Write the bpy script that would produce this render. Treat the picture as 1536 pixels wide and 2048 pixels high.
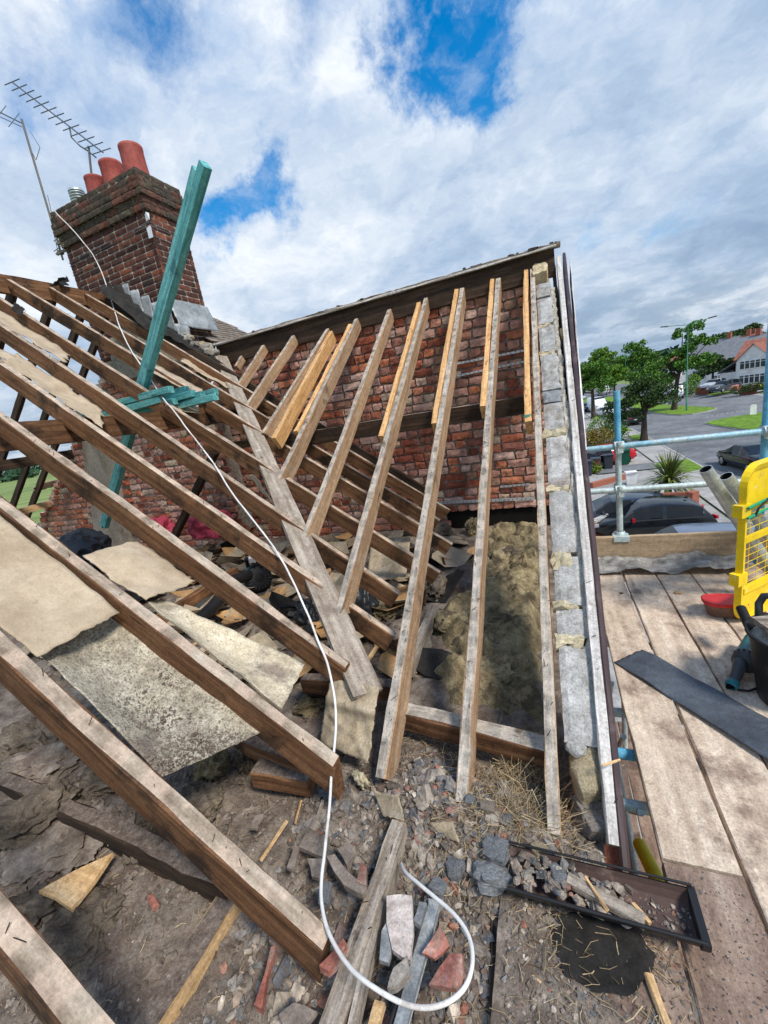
import bpy, math, random
from mathutils import Vector, Matrix, noise
V = Vector
sc = bpy.context.scene
for o in list(bpy.data.objects): bpy.data.objects.remove(o)
col = sc.collection
rnd = random.Random(11)
# ------------------------------------------------------------------ camera
# rows: the world axes (x to the street, y along the terrace, z up) seen in the lens frame (right, down, forward)
F = 815.0
AX = (V((0.92258158, -0.06114534, -0.38092581)), V((0.34895056, -0.28887127, 0.89150821)), V((-0.16455009, -0.95541333, -0.24517061)))
cd = bpy.data.cameras.new('camera'); cam = bpy.data.objects.new('camera', cd); col.objects.link(cam)
cd.sensor_fit = 'VERTICAL'; cd.sensor_height = 36; cd.lens = 36 * F / 2048
cd.clip_start = .03; cd.clip_end = 3000
rt = V([a[0] for a in AX]); dn = V([a[1] for a in AX]); fw = V([a[2] for a in AX])
cam.matrix_world = Matrix((( rt[0], -dn[0], -fw[0], 0), (rt[1], -dn[1], -fw[1], 0), (rt[2], -dn[2], -fw[2], 0), (0, 0, 0, 1)))
sc.camera = cam
def ray(px, py):
    c = V((px - 768, py - 1024, F)); return V([a.dot(c) for a in AX])
# ------------------------------------------------------------------ sky, sun, exposure
SUN_EL, SUN_AZ = math.radians(52), math.radians(-28)      # sun stands over the street, a little behind the viewer
sdir = V((math.cos(SUN_EL) * math.cos(SUN_AZ), math.cos(SUN_EL) * math.sin(SUN_AZ), math.sin(SUN_EL)))
wd = bpy.data.worlds.new('World'); sc.world = wd; wd.use_nodes = True
NT = wd.node_tree; NT.nodes.clear()
class G:
    """small node-graph writer"""
    def __init__(s, nt): s.nt = nt
    def n(s, t, ins=None, **kw):
        nd = s.nt.nodes.new(t)
        for k, v in kw.items(): setattr(nd, k, v)
        for k, v in (ins or {}).items():
            sk = nd.inputs[k]
            if isinstance(v, bpy.types.NodeSocket): s.nt.links.new(v, sk)
            elif isinstance(v, bpy.types.Node): s.nt.links.new(v.outputs[0], sk)
            else: sk.default_value = v
        return nd
    def m(s, op, a, b=0.0, c=None, clamp=False):
        d = {0: a, 1: b}
        if c is not None: d[2] = c
        nd = s.n('ShaderNodeMath', d, operation=op); nd.use_clamp = clamp; return nd.outputs[0]
    def vm(s, op, a, b=(0, 0, 0)):
        nd = s.n('ShaderNodeVectorMath', operation=op)
        for i, v in ((0, a), (1, b)):
            if op == 'SCALE' and i == 1:
                sk = nd.inputs[3]
            else: sk = nd.inputs[i]
            if isinstance(v, bpy.types.NodeSocket): s.nt.links.new(v, sk)
            elif isinstance(v, bpy.types.Node): s.nt.links.new(v.outputs[0], sk)
            else: sk.default_value = v
        return nd.outputs['Value'] if op in ('DOT_PRODUCT', 'LENGTH', 'DISTANCE') else nd.outputs[0]
    def mix(s, f, a, b, blend='MIX'):
        nd = s.n('ShaderNodeMix', data_type='RGBA', blend_type=blend)
        for k, v in ((0, f), (6, a), (7, b)):
            sk = nd.inputs[k]
            if isinstance(v, bpy.types.NodeSocket): s.nt.links.new(v, sk)
            elif isinstance(v, bpy.types.Node): s.nt.links.new(v.outputs[0], sk)
            elif k and len(v) == 3: sk.default_value = (*v, 1)
            else: sk.default_value = v
        return nd.outputs[2]
    def step(s, v, lo, hi):
        nd = s.n('ShaderNodeMapRange', {0: v, 1: lo, 2: hi, 3: 0.0, 4: 1.0}, interpolation_type='SMOOTHSTEP'); return nd.outputs[0]
    def noise(s, vec, scale, detail=4, rough=.55, dist=0.0):
        return s.n('ShaderNodeTexNoise', {'Vector': vec, 'Scale': scale, 'Detail': detail, 'Roughness': rough, 'Distortion': dist})
    def ramp(s, f, stops):
        nd = s.n('ShaderNodeValToRGB', {0: f}); cr = nd.color_ramp
        while len(cr.elements) < len(stops): cr.elements.new(.5)
        for e, (p, c) in zip(cr.elements, stops): e.position = p; e.color = (*c, 1)
        return nd.outputs[0]
g = G(NT)
tc = g.n('ShaderNodeTexCoord'); D = tc.outputs['Generated']
sky = g.n('ShaderNodeTexSky', sky_type='NISHITA'); sky.sun_disc = False; sky.sun_elevation = SUN_EL
sky.sun_rotation = math.atan2(sdir.x, sdir.y); sky.altitude = 50; sky.air_density = 1.3; sky.dust_density = .4; sky.ozone_density = 3
xyz = g.n('ShaderNodeSeparateXYZ', {0: D})
zz = g.m('ADD', g.m('MAXIMUM', xyz.outputs[2], 0.0), .30)
P2 = g.n('ShaderNodeCombineXYZ', {0: g.m('DIVIDE', xyz.outputs[0], zz), 1: g.m('DIVIDE', xyz.outputs[1], zz), 2: 3.7}).outputs[0]
wob = g.noise(P2, 2.6, 6, .62)
Pw = g.vm('ADD', P2, g.vm('SCALE', g.vm('SUBTRACT', wob.outputs[1], (.5, .5, .5)), .30))
n1 = g.noise(Pw, 1.25, 9, .60).outputs[0]
n2 = g.noise(g.vm('ADD', Pw, (7.3, 2.1, 0)), 1.25, 8, .56).outputs[0]
n3 = g.noise(g.vm('ADD', Pw, (1.3, 9.1, 4)), 4.2, 10, .63).outputs[0]
# openings of clear blue in the cloud deck, at their place in the sky
Dw = g.vm('ADD', D, g.vm('SCALE', g.vm('SUBTRACT', g.noise(D, 4.5, 10, .66).outputs[1], (.5, .5, .5)), .34))
gap = None
for (px, py, r0, r1) in ((850, 85, .045, .11), (915, 115, .05, .11), (975, 60, .025, .09), (520, 395, .035, .10), (450, 410, .03, .085), (275, 5, -.02, .09), (90, 185, -.06, .12), (600, 60, -.07, .08)):
    d = ray(px, py).normalized()
    s_ = g.m('SUBTRACT', 1.0, g.step(g.vm('DISTANCE', Dw, tuple(d)), r0, r1))
    gap = s_ if gap is None else g.m('MAXIMUM', gap, s_)
cover = g.step(n1, .20, .40)
cover = g.m('MAXIMUM', cover, g.m('SUBTRACT', 1.0, g.step(xyz.outputs[2], .10, .34)))
cover = g.m('MULTIPLY', cover, g.m('SUBTRACT', 1.0, gap), clamp=True)
cover = g.m('MAXIMUM', cover, g.m('MULTIPLY', g.step(n3, .46, .72), .35))
shade = g.m('ADD', g.m('MULTIPLY', n2, .60), g.m('MULTIPLY', n3, .40))
ccol = g.ramp(shade, ((.33, (.26, .37, .54)), (.45, (.40, .52, .69)), (.54, (.60, .69, .81)), (.65, (.90, .93, .97))))
# the deck thins overhead, so more blue comes through it
thin = g.mix(g.m('MULTIPLY', g.step(xyz.outputs[2], .40, .75), g.m('SUBTRACT', 1.0, g.step(shade, .46, .62))), ccol, (.22, .40, .72))
low = g.mix(g.m('MULTIPLY', g.m('SUBTRACT', 1.0, g.step(xyz.outputs[2], .02, .26)), g.m('SUBTRACT', .80, g.m('MULTIPLY', g.step(n3, .40, .62), .45))), thin, (.25, .35, .47))
blue = g.n('ShaderNodeHueSaturation', {'Saturation': 1.5, 'Value': 1.35, 'Color': sky.outputs[0]}).outputs[0]
bgA = g.n('ShaderNodeBackground', {0: blue, 1: .10})
bgB = g.n('ShaderNodeBackground', {0: low, 1: .86})
mx = g.n('ShaderNodeMixShader', {0: cover, 1: bgA.outputs[0], 2: bgB.outputs[0]})
g.n('ShaderNodeOutputWorld', {0: mx.outputs[0]})
sd = bpy.data.lights.new('sun', 'SUN'); sd.energy = 3.0; sd.angle = math.radians(12); sd.color = (1, .93, .82)
so = bpy.data.objects.new('sun', sd); col.objects.link(so); so.rotation_euler = sdir.to_track_quat('Z', 'Y').to_euler(); so.location = sdir * 30
vs = sc.view_settings; vs.view_transform = 'Standard'; vs.look = 'None'; vs.gamma = 1; vs.use_curve_mapping = False; vs.exposure = 0.40
sc.cycles.max_bounces = 6; sc.cycles.diffuse_bounces = 3; sc.cycles.glossy_bounces = 3; sc.cycles.transparent_max_bounces = 6
sc.cycles.use_denoising = True
# ------------------------------------------------------------------ planes of the place
GP = math.radians(35.25); NG = V((0, -math.sin(GP), math.cos(GP))); DG = -2.0          # slope of the front gable, over the rafters
MP = math.radians(37.0); NM = V((math.sin(MP), 0, math.cos(MP))); DM = -1.6145         # street slope of the main roof
RX, RZ = -5.42, 2.06                                                                    # main ridge
NR = V((-math.sin(MP), 0, math.cos(MP))); DR = NR.dot(V((RX, 0, RZ)))                   # rear slope
GZ = -6.8                                                                               # street level
DK = -1.65                                                                              # scaffold deck
def hit(px, py, n, d): r = ray(px, py); return r * (d / n.dot(r))
def PG(px, py, o=0): return hit(px, py, NG, DG + o)
def PM(px, py, o=0): return hit(px, py, NM, DM + o)
def PZ(px, py, z): return hit(px, py, V((0, 0, 1)), z)
def PY(px, py, y): return hit(px, py, V((0, 1, 0)), y)
def PX(px, py, x): return hit(px, py, V((1, 0, 0)), x)
def zM(x, o=0): return (DM + o - NM.x * x) / NM.z
# ------------------------------------------------------------------ materials
MAT = {}
def mat(name, stops, scale=6., stretch=(1, 1, 1), detail=6, rough=.85, bump=.3, bscale=None, spot=None, spot2=None, var=.12, hue=0., metal=0., island=False, bands=None, spec=.3, coat=0., bdist=.01, coord='Object', dist=0., alpha=1., trans=0., brick=None, grain=.34, gscale=120., knots=None, stain=None):
    m = bpy.data.materials.new(name); m.use_nodes = True; nt = m.node_tree; nt.nodes.clear(); g = G(nt)
    tc = g.n('ShaderNodeTexCoord'); oi = g.n('ShaderNodeObjectInfo')
    r = oi.outputs['Random']
    if island:
        gi = g.n('ShaderNodeNewGeometry'); r = g.m('FRACT', g.m('ADD', r, gi.outputs['Random Per Island']))
    base = tc.outputs[coord]
    off = g.n('ShaderNodeCombineXYZ', {0: g.m('MULTIPLY', r, 37.), 1: g.m('MULTIPLY', r, 91.), 2: g.m('MULTIPLY', r, 53.)}).outputs[0]
    vec = g.vm('ADD', g.vm('MULTIPLY', base, tuple(stretch)), off)
    nz = g.noise(vec, scale, detail, .6, dist).outputs[0]
    c = g.ramp(nz, stops)
    if brick:                                   # one colour for each piece
        pc = g.ramp(r, brick); c = g.mix(.35, pc, g.mix(1., pc, g.ramp(nz, ((.3, (.45, .45, .45)), (.7, (1.5, 1.45, 1.4)))), 'MULTIPLY'))
        c = g.mix(.65, c, g.mix(1., c, g.ramp(nz, ((.3, (.5, .5, .5)), (.7, (1.45, 1.4, 1.35)))), 'MULTIPLY'))
    for sp in (spot, spot2):
        if sp:
            scol, ssc, lo, hi, amt = sp
            v2 = g.vm('ADD', base, off)
            c = g.mix(g.m('MULTIPLY', g.step(g.noise(v2, ssc, 5, .65).outputs[0], lo, hi), amt), c, scol)
    if knots:
        vk = g.n('ShaderNodeTexVoronoi', {'Vector': g.vm('ADD', g.vm('MULTIPLY', base, (1.3, 7., 7.)), off), 'Scale': knots[0]}, feature='F1')
        wk = g.m('ADD', vk.outputs['Distance'], g.m('MULTIPLY', g.noise(g.vm('ADD', base, off), 30., 3).outputs[0], .06))
        c = g.mix(g.m('MULTIPLY', g.m('SUBTRACT', 1.0, g.step(wk, .07, .15)), knots[2]), c, knots[1])
    if stain:           # grime that runs over many pieces of one wall
        gp_ = g.n('ShaderNodeNewGeometry').outputs['Position']
        c = g.mix(g.m('MULTIPLY', g.step(g.noise(gp_, stain[1], 7, .65).outputs[0], stain[2], stain[3]), stain[4]), c, stain[0])
    if bands:                                   # marks that repeat along the piece (old battens)
        bcol, per, wid, amt = bands
        sx = g.n('ShaderNodeSeparateXYZ', {0: base}).outputs[0]
        wv = g.m('ADD', sx, g.m('MULTIPLY', g.noise(g.vm('ADD', base, off), 9., 3).outputs[0], .05))
        fr = g.m('FRACT', g.m('DIVIDE', wv, per))
        bm = g.m('MULTIPLY', g.step(g.m('ABSOLUTE', g.m('SUBTRACT', fr, .5)), wid, wid * .55), g.step(g.noise(g.vm('ADD', base, off), 11., 4).outputs[0], .32, .55))
        c = g.mix(g.m('MULTIPLY', bm, amt), c, bcol)
    if grain:
        gn = g.m('ADD', g.m('MULTIPLY', g.noise(g.vm('ADD', base, off), gscale, 4, .75).outputs[0], .6), g.m('MULTIPLY', g.noise(g.vm('ADD', base, off), gscale * .22, 4, .7).outputs[0], .4))
        k0, k1 = 1 - grain * 1.15, 1 + grain * 1.1
        c = g.mix(1., c, g.ramp(gn, ((.36, (k0, k0, k0)), (.64, (k1, k1, k1)))), 'MULTIPLY')
    if var or hue:
        c = g.n('ShaderNodeHueSaturation', {'Hue': g.m('ADD', .5 - hue / 2, g.m('MULTIPLY', r, hue)), 'Value': g.m('ADD', 1 - var, g.m('MULTIPLY', g.m('FRACT', g.m('MULTIPLY', r, 7.31)), 2 * var)), 'Color': c}).outputs[0]
    b = g.n('ShaderNodeBsdfPrincipled', {'Base Color': c, 'Roughness': rough, 'Metallic': metal, 'Specular IOR Level': spec, 'Coat Weight': coat})
    if trans: b.inputs['Transmission Weight'].default_value = trans
    if alpha < 1: b.inputs['Alpha'].default_value = alpha
    if bump:
        bn = g.noise(vec, (bscale or scale * 3), 6, .65).outputs[0]
        bp = g.n('ShaderNodeBump', {'Strength': bump, 'Distance': bdist, 'Height': bn}); nt.links.new(bp.outputs[0], b.inputs['Normal'])
    g.n('ShaderNodeOutputMaterial', {0: b.outputs[0]})
    MAT[name] = m; return m
def flat(name, c, rough=.6, metal=0., var=.05, **k):
    return mat(name, ((.3, tuple(x * .82 for x in c)), (.7, tuple(min(1, x * 1.15) for x in c))), scale=k.pop('scale', 5.), rough=rough, metal=metal, var=var, bump=k.pop('bump', .08), grain=k.pop('grain', .08), **k)
# timber
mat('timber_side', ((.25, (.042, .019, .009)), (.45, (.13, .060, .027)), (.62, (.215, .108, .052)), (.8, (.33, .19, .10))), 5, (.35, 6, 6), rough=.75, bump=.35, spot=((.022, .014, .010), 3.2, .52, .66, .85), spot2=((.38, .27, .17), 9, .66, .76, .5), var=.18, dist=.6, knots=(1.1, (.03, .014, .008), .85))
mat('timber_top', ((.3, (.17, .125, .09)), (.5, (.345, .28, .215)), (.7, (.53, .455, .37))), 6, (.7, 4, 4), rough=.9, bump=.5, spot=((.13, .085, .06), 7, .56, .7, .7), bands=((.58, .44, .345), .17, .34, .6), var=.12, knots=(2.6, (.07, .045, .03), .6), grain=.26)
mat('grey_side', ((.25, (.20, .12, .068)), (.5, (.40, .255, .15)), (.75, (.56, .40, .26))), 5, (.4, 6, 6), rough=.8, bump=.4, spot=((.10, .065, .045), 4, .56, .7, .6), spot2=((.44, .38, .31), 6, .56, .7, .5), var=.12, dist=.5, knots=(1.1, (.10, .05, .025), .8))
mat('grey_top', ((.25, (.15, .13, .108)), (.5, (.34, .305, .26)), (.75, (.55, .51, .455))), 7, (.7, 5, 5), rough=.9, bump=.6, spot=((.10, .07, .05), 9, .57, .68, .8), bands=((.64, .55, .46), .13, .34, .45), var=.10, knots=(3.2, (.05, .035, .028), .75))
mat('new_timber', ((.3, (.46, .24, .085)), (.5, (.64, .37, .155)), (.7, (.78, .51, .26))), 4, (.5, 9, 9), rough=.65, bump=.2, spot=((.36, .15, .045), 11, .70, .76, .5), var=.10, dist=1., knots=(1.3, (.24, .09, .03), .85))
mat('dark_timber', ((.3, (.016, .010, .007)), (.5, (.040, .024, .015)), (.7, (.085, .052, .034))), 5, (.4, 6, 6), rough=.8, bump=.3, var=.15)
mat('valley_board', ((.25, (.15, .118, .092)), (.5, (.30, .25, .20)), (.75, (.47, .41, .345))), 5, (.6, 5, 5), rough=.9, bump=.5, spot=((.15, .115, .09), 5, .55, .7, .6), spot2=((.60, .56, .50), 8, .62, .72, .6), var=.05)
mat('dusty_top', ((.3, (.095, .070, .055)), (.5, (.175, .135, .11)), (.7, (.27, .22, .18))), 30, rough=.98, bump=.8, spot=((.33, .28, .23), 60, .6, .7, .6), var=.1)
mat('teal_timber', ((.3, (.045, .21, .22)), (.5, (.11, .39, .39)), (.72, (.30, .60, .58))), 4, (.5, 8, 8), rough=.6, bump=.2, spot=((.02, .09, .10), 5, .55, .7, .6), spot2=((.42, .60, .55), 9, .60, .72, .5), var=.2, dist=.8, knots=(1.2, (.02, .06, .06), .8))
mat('weathered_paint', ((.3, (.33, .30, .27)), (.5, (.56, .53, .50)), (.7, (.72, .70, .67))), 8, (.25, 5, 5), rough=.8, bump=.4, spot=((.20, .16, .13), 6, .58, .7, .6), var=.03)
mat('old_plank', ((.25, (.11, .085, .065)), (.5, (.30, .25, .20)), (.75, (.52, .46, .39))), 6, (.5, 7, 7), rough=.9, bump=.7, spot=((.35, .20, .08), 6, .58, .7, .6), spot2=((.07, .05, .04), 8, .6, .7, .8), var=.05)
mat('deck_board', ((.25, (.37, .28, .205)), (.5, (.57, .455, .35)), (.75, (.70, .595, .48))), 3, (.6, 6, 6), rough=.9, bump=.3, spot=((.19, .125, .095), 5, .50, .68, .75), spot2=((.60, .52, .44), 7, .6, .74, .6), var=.07)
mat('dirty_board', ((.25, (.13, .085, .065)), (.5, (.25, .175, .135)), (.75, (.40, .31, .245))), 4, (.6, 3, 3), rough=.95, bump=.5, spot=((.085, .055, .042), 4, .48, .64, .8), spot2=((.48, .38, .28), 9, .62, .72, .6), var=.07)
mat('toe_timber', ((.25, (.30, .215, .135)), (.5, (.44, .325, .21)), (.75, (.55, .42, .29))), 4, (.4, 9, 9), rough=.85, bump=.2, var=.04)
# masonry
BR = ((0, (.20, .065, .042)), (.14, (.31, .088, .052)), (.27, (.40, .125, .068)), (.38, (.48, .18, .098)), (.50, (.47, .245, .19)), (.66, (.56, .34, .28)), (.76, (.27, .080, .054)), (.87, (.60, .41, .36)), (.94, (.45, .36, .26)), (1, (.30, .085, .05)))
mat('brick', ((.3, (.2, .1, .1)), (.7, (.3, .2, .2))), 14, rough=.9, bump=.7, island=True, brick=BR, spot=((.52, .40, .36), 16, .64, .74, .55), spot2=((.09, .045, .04), 10, .60, .72, .7), var=.12, bdist=.006, stain=((.26, .215, .18), 2.2, .48, .68, .5))
CB = ((0, (.055, .026, .022)), (.25, (.072, .031, .026)), (.45, (.098, .038, .030)), (.62, (.044, .026, .024)), (.78, (.115, .044, .033)), (.92, (.22, .075, .042)), (1, (.065, .031, .026)))
mat('stock_brick', ((.3, (.2, .1, .1)), (.7, (.3, .2, .2))), 16, rough=.9, bump=.6, island=True, brick=CB, spot=((.36, .12, .055), 13, .68, .76, .8), spot2=((.035, .026, .023), 6, .56, .7, .8), var=.12, bdist=.006)
mat('cap_brick', ((.3, (.2, .1, .1)), (.7, (.3, .2, .2))), 16, rough=.95, bump=.7, island=True, brick=((0, (.06, .05, .042)), (.6, (.085, .065, .05)), (.85, (.14, .055, .04)), (1, (.06, .055, .045))), spot=((.55, .40, .03), 6, .66, .72, .8), spot2=((.15, .15, .10), 12, .55, .68, .7), var=.12, bdist=.006)
mat('mortar', ((.3, (.19, .165, .14)), (.5, (.32, .285, .25)), (.7, (.45, .41, .365))), 22, rough=.98, bump=1., spot=((.09, .065, .05), 8, .55, .7, .7), var=0, bdist=.01)
mat('pale_mortar', ((.3, (.30, .27, .22)), (.5, (.42, .38, .32)), (.7, (.55, .51, .44))), 20, rough=.98, bump=1., var=0)
mat('concrete_block', ((.3, (.27, .265, .25)), (.5, (.40, .395, .38)), (.7, (.53, .525, .51))), 9, rough=.95, bump=.5, bscale=60, spot=((.22, .175, .145), 4, .53, .68, .7), spot2=((.62, .61, .59), 7, .6, .7, .5), var=.16, hue=.02, grain=.42)
mat('foam', ((.3, (.36, .30, .19)), (.5, (.50, .435, .295)), (.7, (.63, .565, .42))), 25, rough=.95, bump=.8, spot=((.30, .23, .14), 9, .6, .7, .6), var=.06)
mat('render_coat', ((.3, (.22, .19, .15)), (.5, (.32, .28, .23)), (.7, (.41, .37, .31))), 5, (1, 1, .4), rough=.95, bump=.6, spot=((.13, .11, .09), 3, .55, .7, .6), var=0)
mat('pot_clay', ((.3, (.25, .05, .042)), (.5, (.35, .080, .066)), (.7, (.42, .13, .11))), 5, (1, 1, .5), rough=.8, bump=.25, spot=((.40, .27, .23), 7, .6, .75, .5), var=.1)
mat('lead', ((.3, (.20, .22, .235)), (.5, (.32, .345, .36)), (.7, (.46, .48, .49))), 5, rough=.55, metal=.25, bump=.4, spot=((.60, .62, .62), 9, .6, .72, .6), var=.05)
mat('roof_tile', ((.3, (.105, .082, .068)), (.5, (.19, .155, .13)), (.7, (.29, .245, .21))), 8, rough=.95, bump=.6, island=True, var=.2)
mat('red_tile', ((.3, (.20, .075, .055)), (.5, (.28, .11, .080)), (.7, (.36, .16, .12))), 2, rough=.9, bump=.4, var=.1, spot=((.20, .07, .05), 1.2, .5, .7, .5))
mat('slate_roof', ((.3, (.13, .14, .155)), (.7, (.22, .23, .25))), 2, rough=.8, bump=.3, var=.1)
mat('brick_far', ((.3, (.26, .085, .055)), (.7, (.40, .15, .10))), 12, (1, 1, 3), rough=.95, bump=.5, var=.1)
# debris
mat('dirt', ((.26, (.062, .047, .036)), (.43, (.15, .119, .095)), (.57, (.24, .198, .163)), (.75, (.38, .33, .28))), 9, rough=1., bump=.9, bscale=55, spot=((.33, .28, .25), 75, .60, .68, .65), spot2=((.13, .085, .068), 4, .5, .65, .6), var=0, bdist=.012)
mat('wool', ((.28, (.085, .066, .034)), (.45, (.235, .185, .105)), (.6, (.38, .31, .18)), (.78, (.54, .455, .285))), 7, rough=1., bump=1., bscale=28, spot=((.05, .040, .030), 5, .50, .64, .75), spot2=((.45, .38, .20), 8, .60, .72, .7), var=.1, bdist=.03)
mat('grey_wool', ((.28, (.065, .050, .038)), (.5, (.165, .132, .10)), (.75, (.29, .24, .185))), 8, rough=1., bump=1., bscale=30, spot=((.28, .25, .13), 7, .6, .72, .6), spot2=((.045, .035, .03), 5, .52, .66, .7), var=.15, bdist=.03)
mat('felt', ((.28, (.36, .27, .18)), (.5, (.46, .365, .255)), (.72, (.54, .445, .325))), 4, rough=.9, bump=.25, bscale=40, spot=((.24, .185, .135), 38, .63, .72, .5), spot2=((.30, .225, .155), 2.5, .53, .7, .5), var=.08, grain=.15)
mat('dusty_felt', ((.28, (.30, .265, .20)), (.5, (.44, .40, .31)), (.72, (.57, .53, .43))), 9, rough=.98, bump=.6, bscale=70, spot=((.14, .105, .085), 95, .52, .62, .75), spot2=((.155, .12, .10), 2.4, .48, .66, .75), var=.05, grain=.5)
mat('orange_felt', ((.3, (.40, .215, .085)), (.5, (.56, .33, .145)), (.7, (.64, .42, .22))), 5, rough=.85, bump=.3, spot=((.25, .15, .08), 6, .56, .7, .5), var=.12)
mat('cream_board', ((.3, (.50, .42, .29)), (.5, (.62, .54, .395)), (.7, (.70, .63, .49))), 6, rough=.95, bump=.4, bscale=60, spot=((.17, .13, .11), 3.2, .54, .66, .75), spot2=((.24, .19, .15), 55, .58, .66, .7), var=.05)
mat('paper', ((.3, (.29, .225, .15)), (.5, (.40, .325, .225)), (.7, (.50, .425, .31))), 5, (3, 1, 1), rough=.95, bump=.5, spot=((.22, .17, .12), 8, .56, .7, .6), var=.1)
mat('black_plastic', ((.3, (.010, .012, .014)), (.6, (.022, .026, .032)), (.8, (.04, .046, .055))), 6, rough=.35, bump=.5, bscale=18, spec=.5, var=.1, bdist=.02)
mat('black_felt', ((.3, (.012, .011, .010)), (.6, (.030, .028, .026)), (.8, (.06, .056, .05))), 9, rough=.95, bump=.5, var=.1)
mat('bag_cloth', ((.3, (.008, .012, .020)), (.6, (.017, .023, .034)), (.8, (.035, .044, .060))), 6, rough=.65, bump=.3, var=.1)
mat('red_plastic', ((.3, (.24, .02, .045)), (.6, (.42, .05, .09)), (.8, (.55, .16, .20))), 6, rough=.6, bump=.5, var=.1, bdist=.02)
mat('slate_stone', ((.3, (.115, .122, .13)), (.5, (.21, .22, .232)), (.7, (.35, .36, .37))), 14, rough=.9, bump=.8, spot=((.32, .30, .27), 20, .62, .74, .5), var=.15)
mat('stone_mix', ((.3, (.2, .1, .1)), (.7, (.3, .2, .2))), 22, rough=.95, bump=.7, island=True, brick=((0, (.12, .13, .15)), (.2, (.21, .205, .20)), (.38, (.155, .12, .095)), (.50, (.32, .285, .24)), (.66, (.14, .11, .09)), (.82, (.46, .41, .35)), (.92, (.22, .17, .135)), (.965, (.36, .15, .105)), (1, (.19, .19, .195))), var=.15)
mat('yellow_stone', ((.3, (.42, .33, .19)), (.5, (.58, .48, .31)), (.7, (.70, .61, .44))), 12, rough=.98, bump=1., spot=((.30, .23, .15), 9, .56, .7, .6), var=0, bdist=.02)
mat('red_shard', ((.3, (.25, .085, .062)), (.5, (.34, .13, .098)), (.7, (.42, .21, .165))), 14, rough=.95, bump=.8, spot=((.44, .37, .32), 7, .50, .62, .6), spot2=((.20, .155, .125), 17, .50, .64, .7), var=.15)
mat('pale_shard', ((.3, (.42, .35, .32)), (.5, (.55, .48, .44)), (.7, (.66, .60, .56))), 12, rough=.95, bump=.8, spot2=((.26, .21, .18), 15, .54, .66, .6), spot=((.50, .23, .15), 6, .55, .68, .5), var=.05)
mat('straw', ((.3, (.26, .19, .10)), (.7, (.50, .40, .25))), 3, rough=.9, bump=0, island=True, brick=((0, (.16, .11, .06)), (.4, (.34, .26, .15)), (.75, (.50, .41, .26)), (1, (.22, .15, .08))), var=.2)
mat('splinter', ((.3, (.42, .25, .11)), (.5, (.58, .38, .19)), (.7, (.68, .50, .30))), 7, (.5, 6, 6), rough=.85, bump=.3, var=.15)
# plastic, metal, paint
flat('white_cable', (.76, .75, .73), .5, spot=((.36, .30, .25), 9, .52, .68, .6), spot2=((.55, .50, .45), 3, .5, .7, .5), grain=.12)
flat('brown_plastic', (.060, .038, .040), .45, spot=((.20, .15, .14), 5, .56, .7, .5))
flat('black_gutter', (.018, .018, .020), .4, spot=((.07, .055, .045), 6, .56, .72, .5))
flat('gutter_inside', (.095, .060, .052), .8, bump=.3, spot=((.24, .17, .14), 14, .55, .68, .7))
mat('galvanised', ((.3, (.36, .41, .43)), (.5, (.50, .56, .58)), (.7, (.64, .70, .71))), 6, rough=.45, metal=.55, bump=.15, spot=((.25, .27, .28), 9, .6, .72, .5), var=.06)
mat('pale_tube', ((.3, (.44, .53, .54)), (.5, (.55, .65, .66)), (.7, (.66, .75, .75))), 6, rough=.5, metal=.25, bump=.15, spot=((.33, .39, .41), 7, .6, .72, .5), var=.05)
mat('blue_paint', ((.3, (.06, .27, .44)), (.5, (.12, .40, .60)), (.7, (.25, .52, .68))), 5, rough=.5, bump=.15, spot=((.42, .52, .56), 8, .60, .70, .7), var=.03)
mat('blue_band', ((.3, (.20, .44, .56)), (.5, (.30, .53, .65)), (.7, (.46, .62, .68))), 3, (.7, 1, 1), rough=.5, metal=.15, bump=.2, spot=((.50, .58, .60), 6, .50, .62, .8), spot2=((.20, .25, .28), 11, .64, .72, .5), var=.03)
flat('yellow_paint', (.86, .60, .012), .45, spot=((.55, .42, .10), 9, .58, .72, .5), spot2=((.75, .68, .45), 16, .62, .70, .5), grain=.12)
flat('yellow_tube', (.85, .80, .02), .5)
flat('green_rope', (.01, .33, .17), .7)
flat('green_paint', (.045, .20, .13), .6)
flat('red_lid', (.62, .03, .03), .4)
mat('clear_tub', ((.3, (.13, .07, .05)), (.6, (.20, .115, .085)), (.8, (.32, .22, .18))), 20, rough=.3, bump=.3, var=0)
flat('rubber_black', (.014, .014, .015), .55, bump=.25, scale=20, spot=((.13, .12, .11), 7, .55, .72, .45))
flat('tool_teal', (.018, .15, .17), .4)
flat('tool_grey', (.06, .065, .07), .45)
mat('dpc_blue', ((.3, (.050, .060, .075)), (.5, (.085, .10, .125)), (.7, (.135, .155, .185))), 3, rough=.6, bump=.3, spot=((.21, .23, .26), 3, .56, .7, .5), var=0)
mat('lead_sheet', ((.3, (.12, .115, .11)), (.5, (.24, .235, .225)), (.7, (.40, .39, .38))), 6, (1, 3, 3), rough=.6, metal=.1, bump=.6, spot=((.48, .44, .38), 8, .58, .7, .5), var=0)
flat('strap_metal', (.62, .64, .65), .4, .5)
flat('aerial_metal', (.13, .15, .18), .5, .5)
flat('mast_metal', (.22, .20, .19), .6, .4)
flat('tape_white', (.75, .77, .82), .5)
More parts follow.
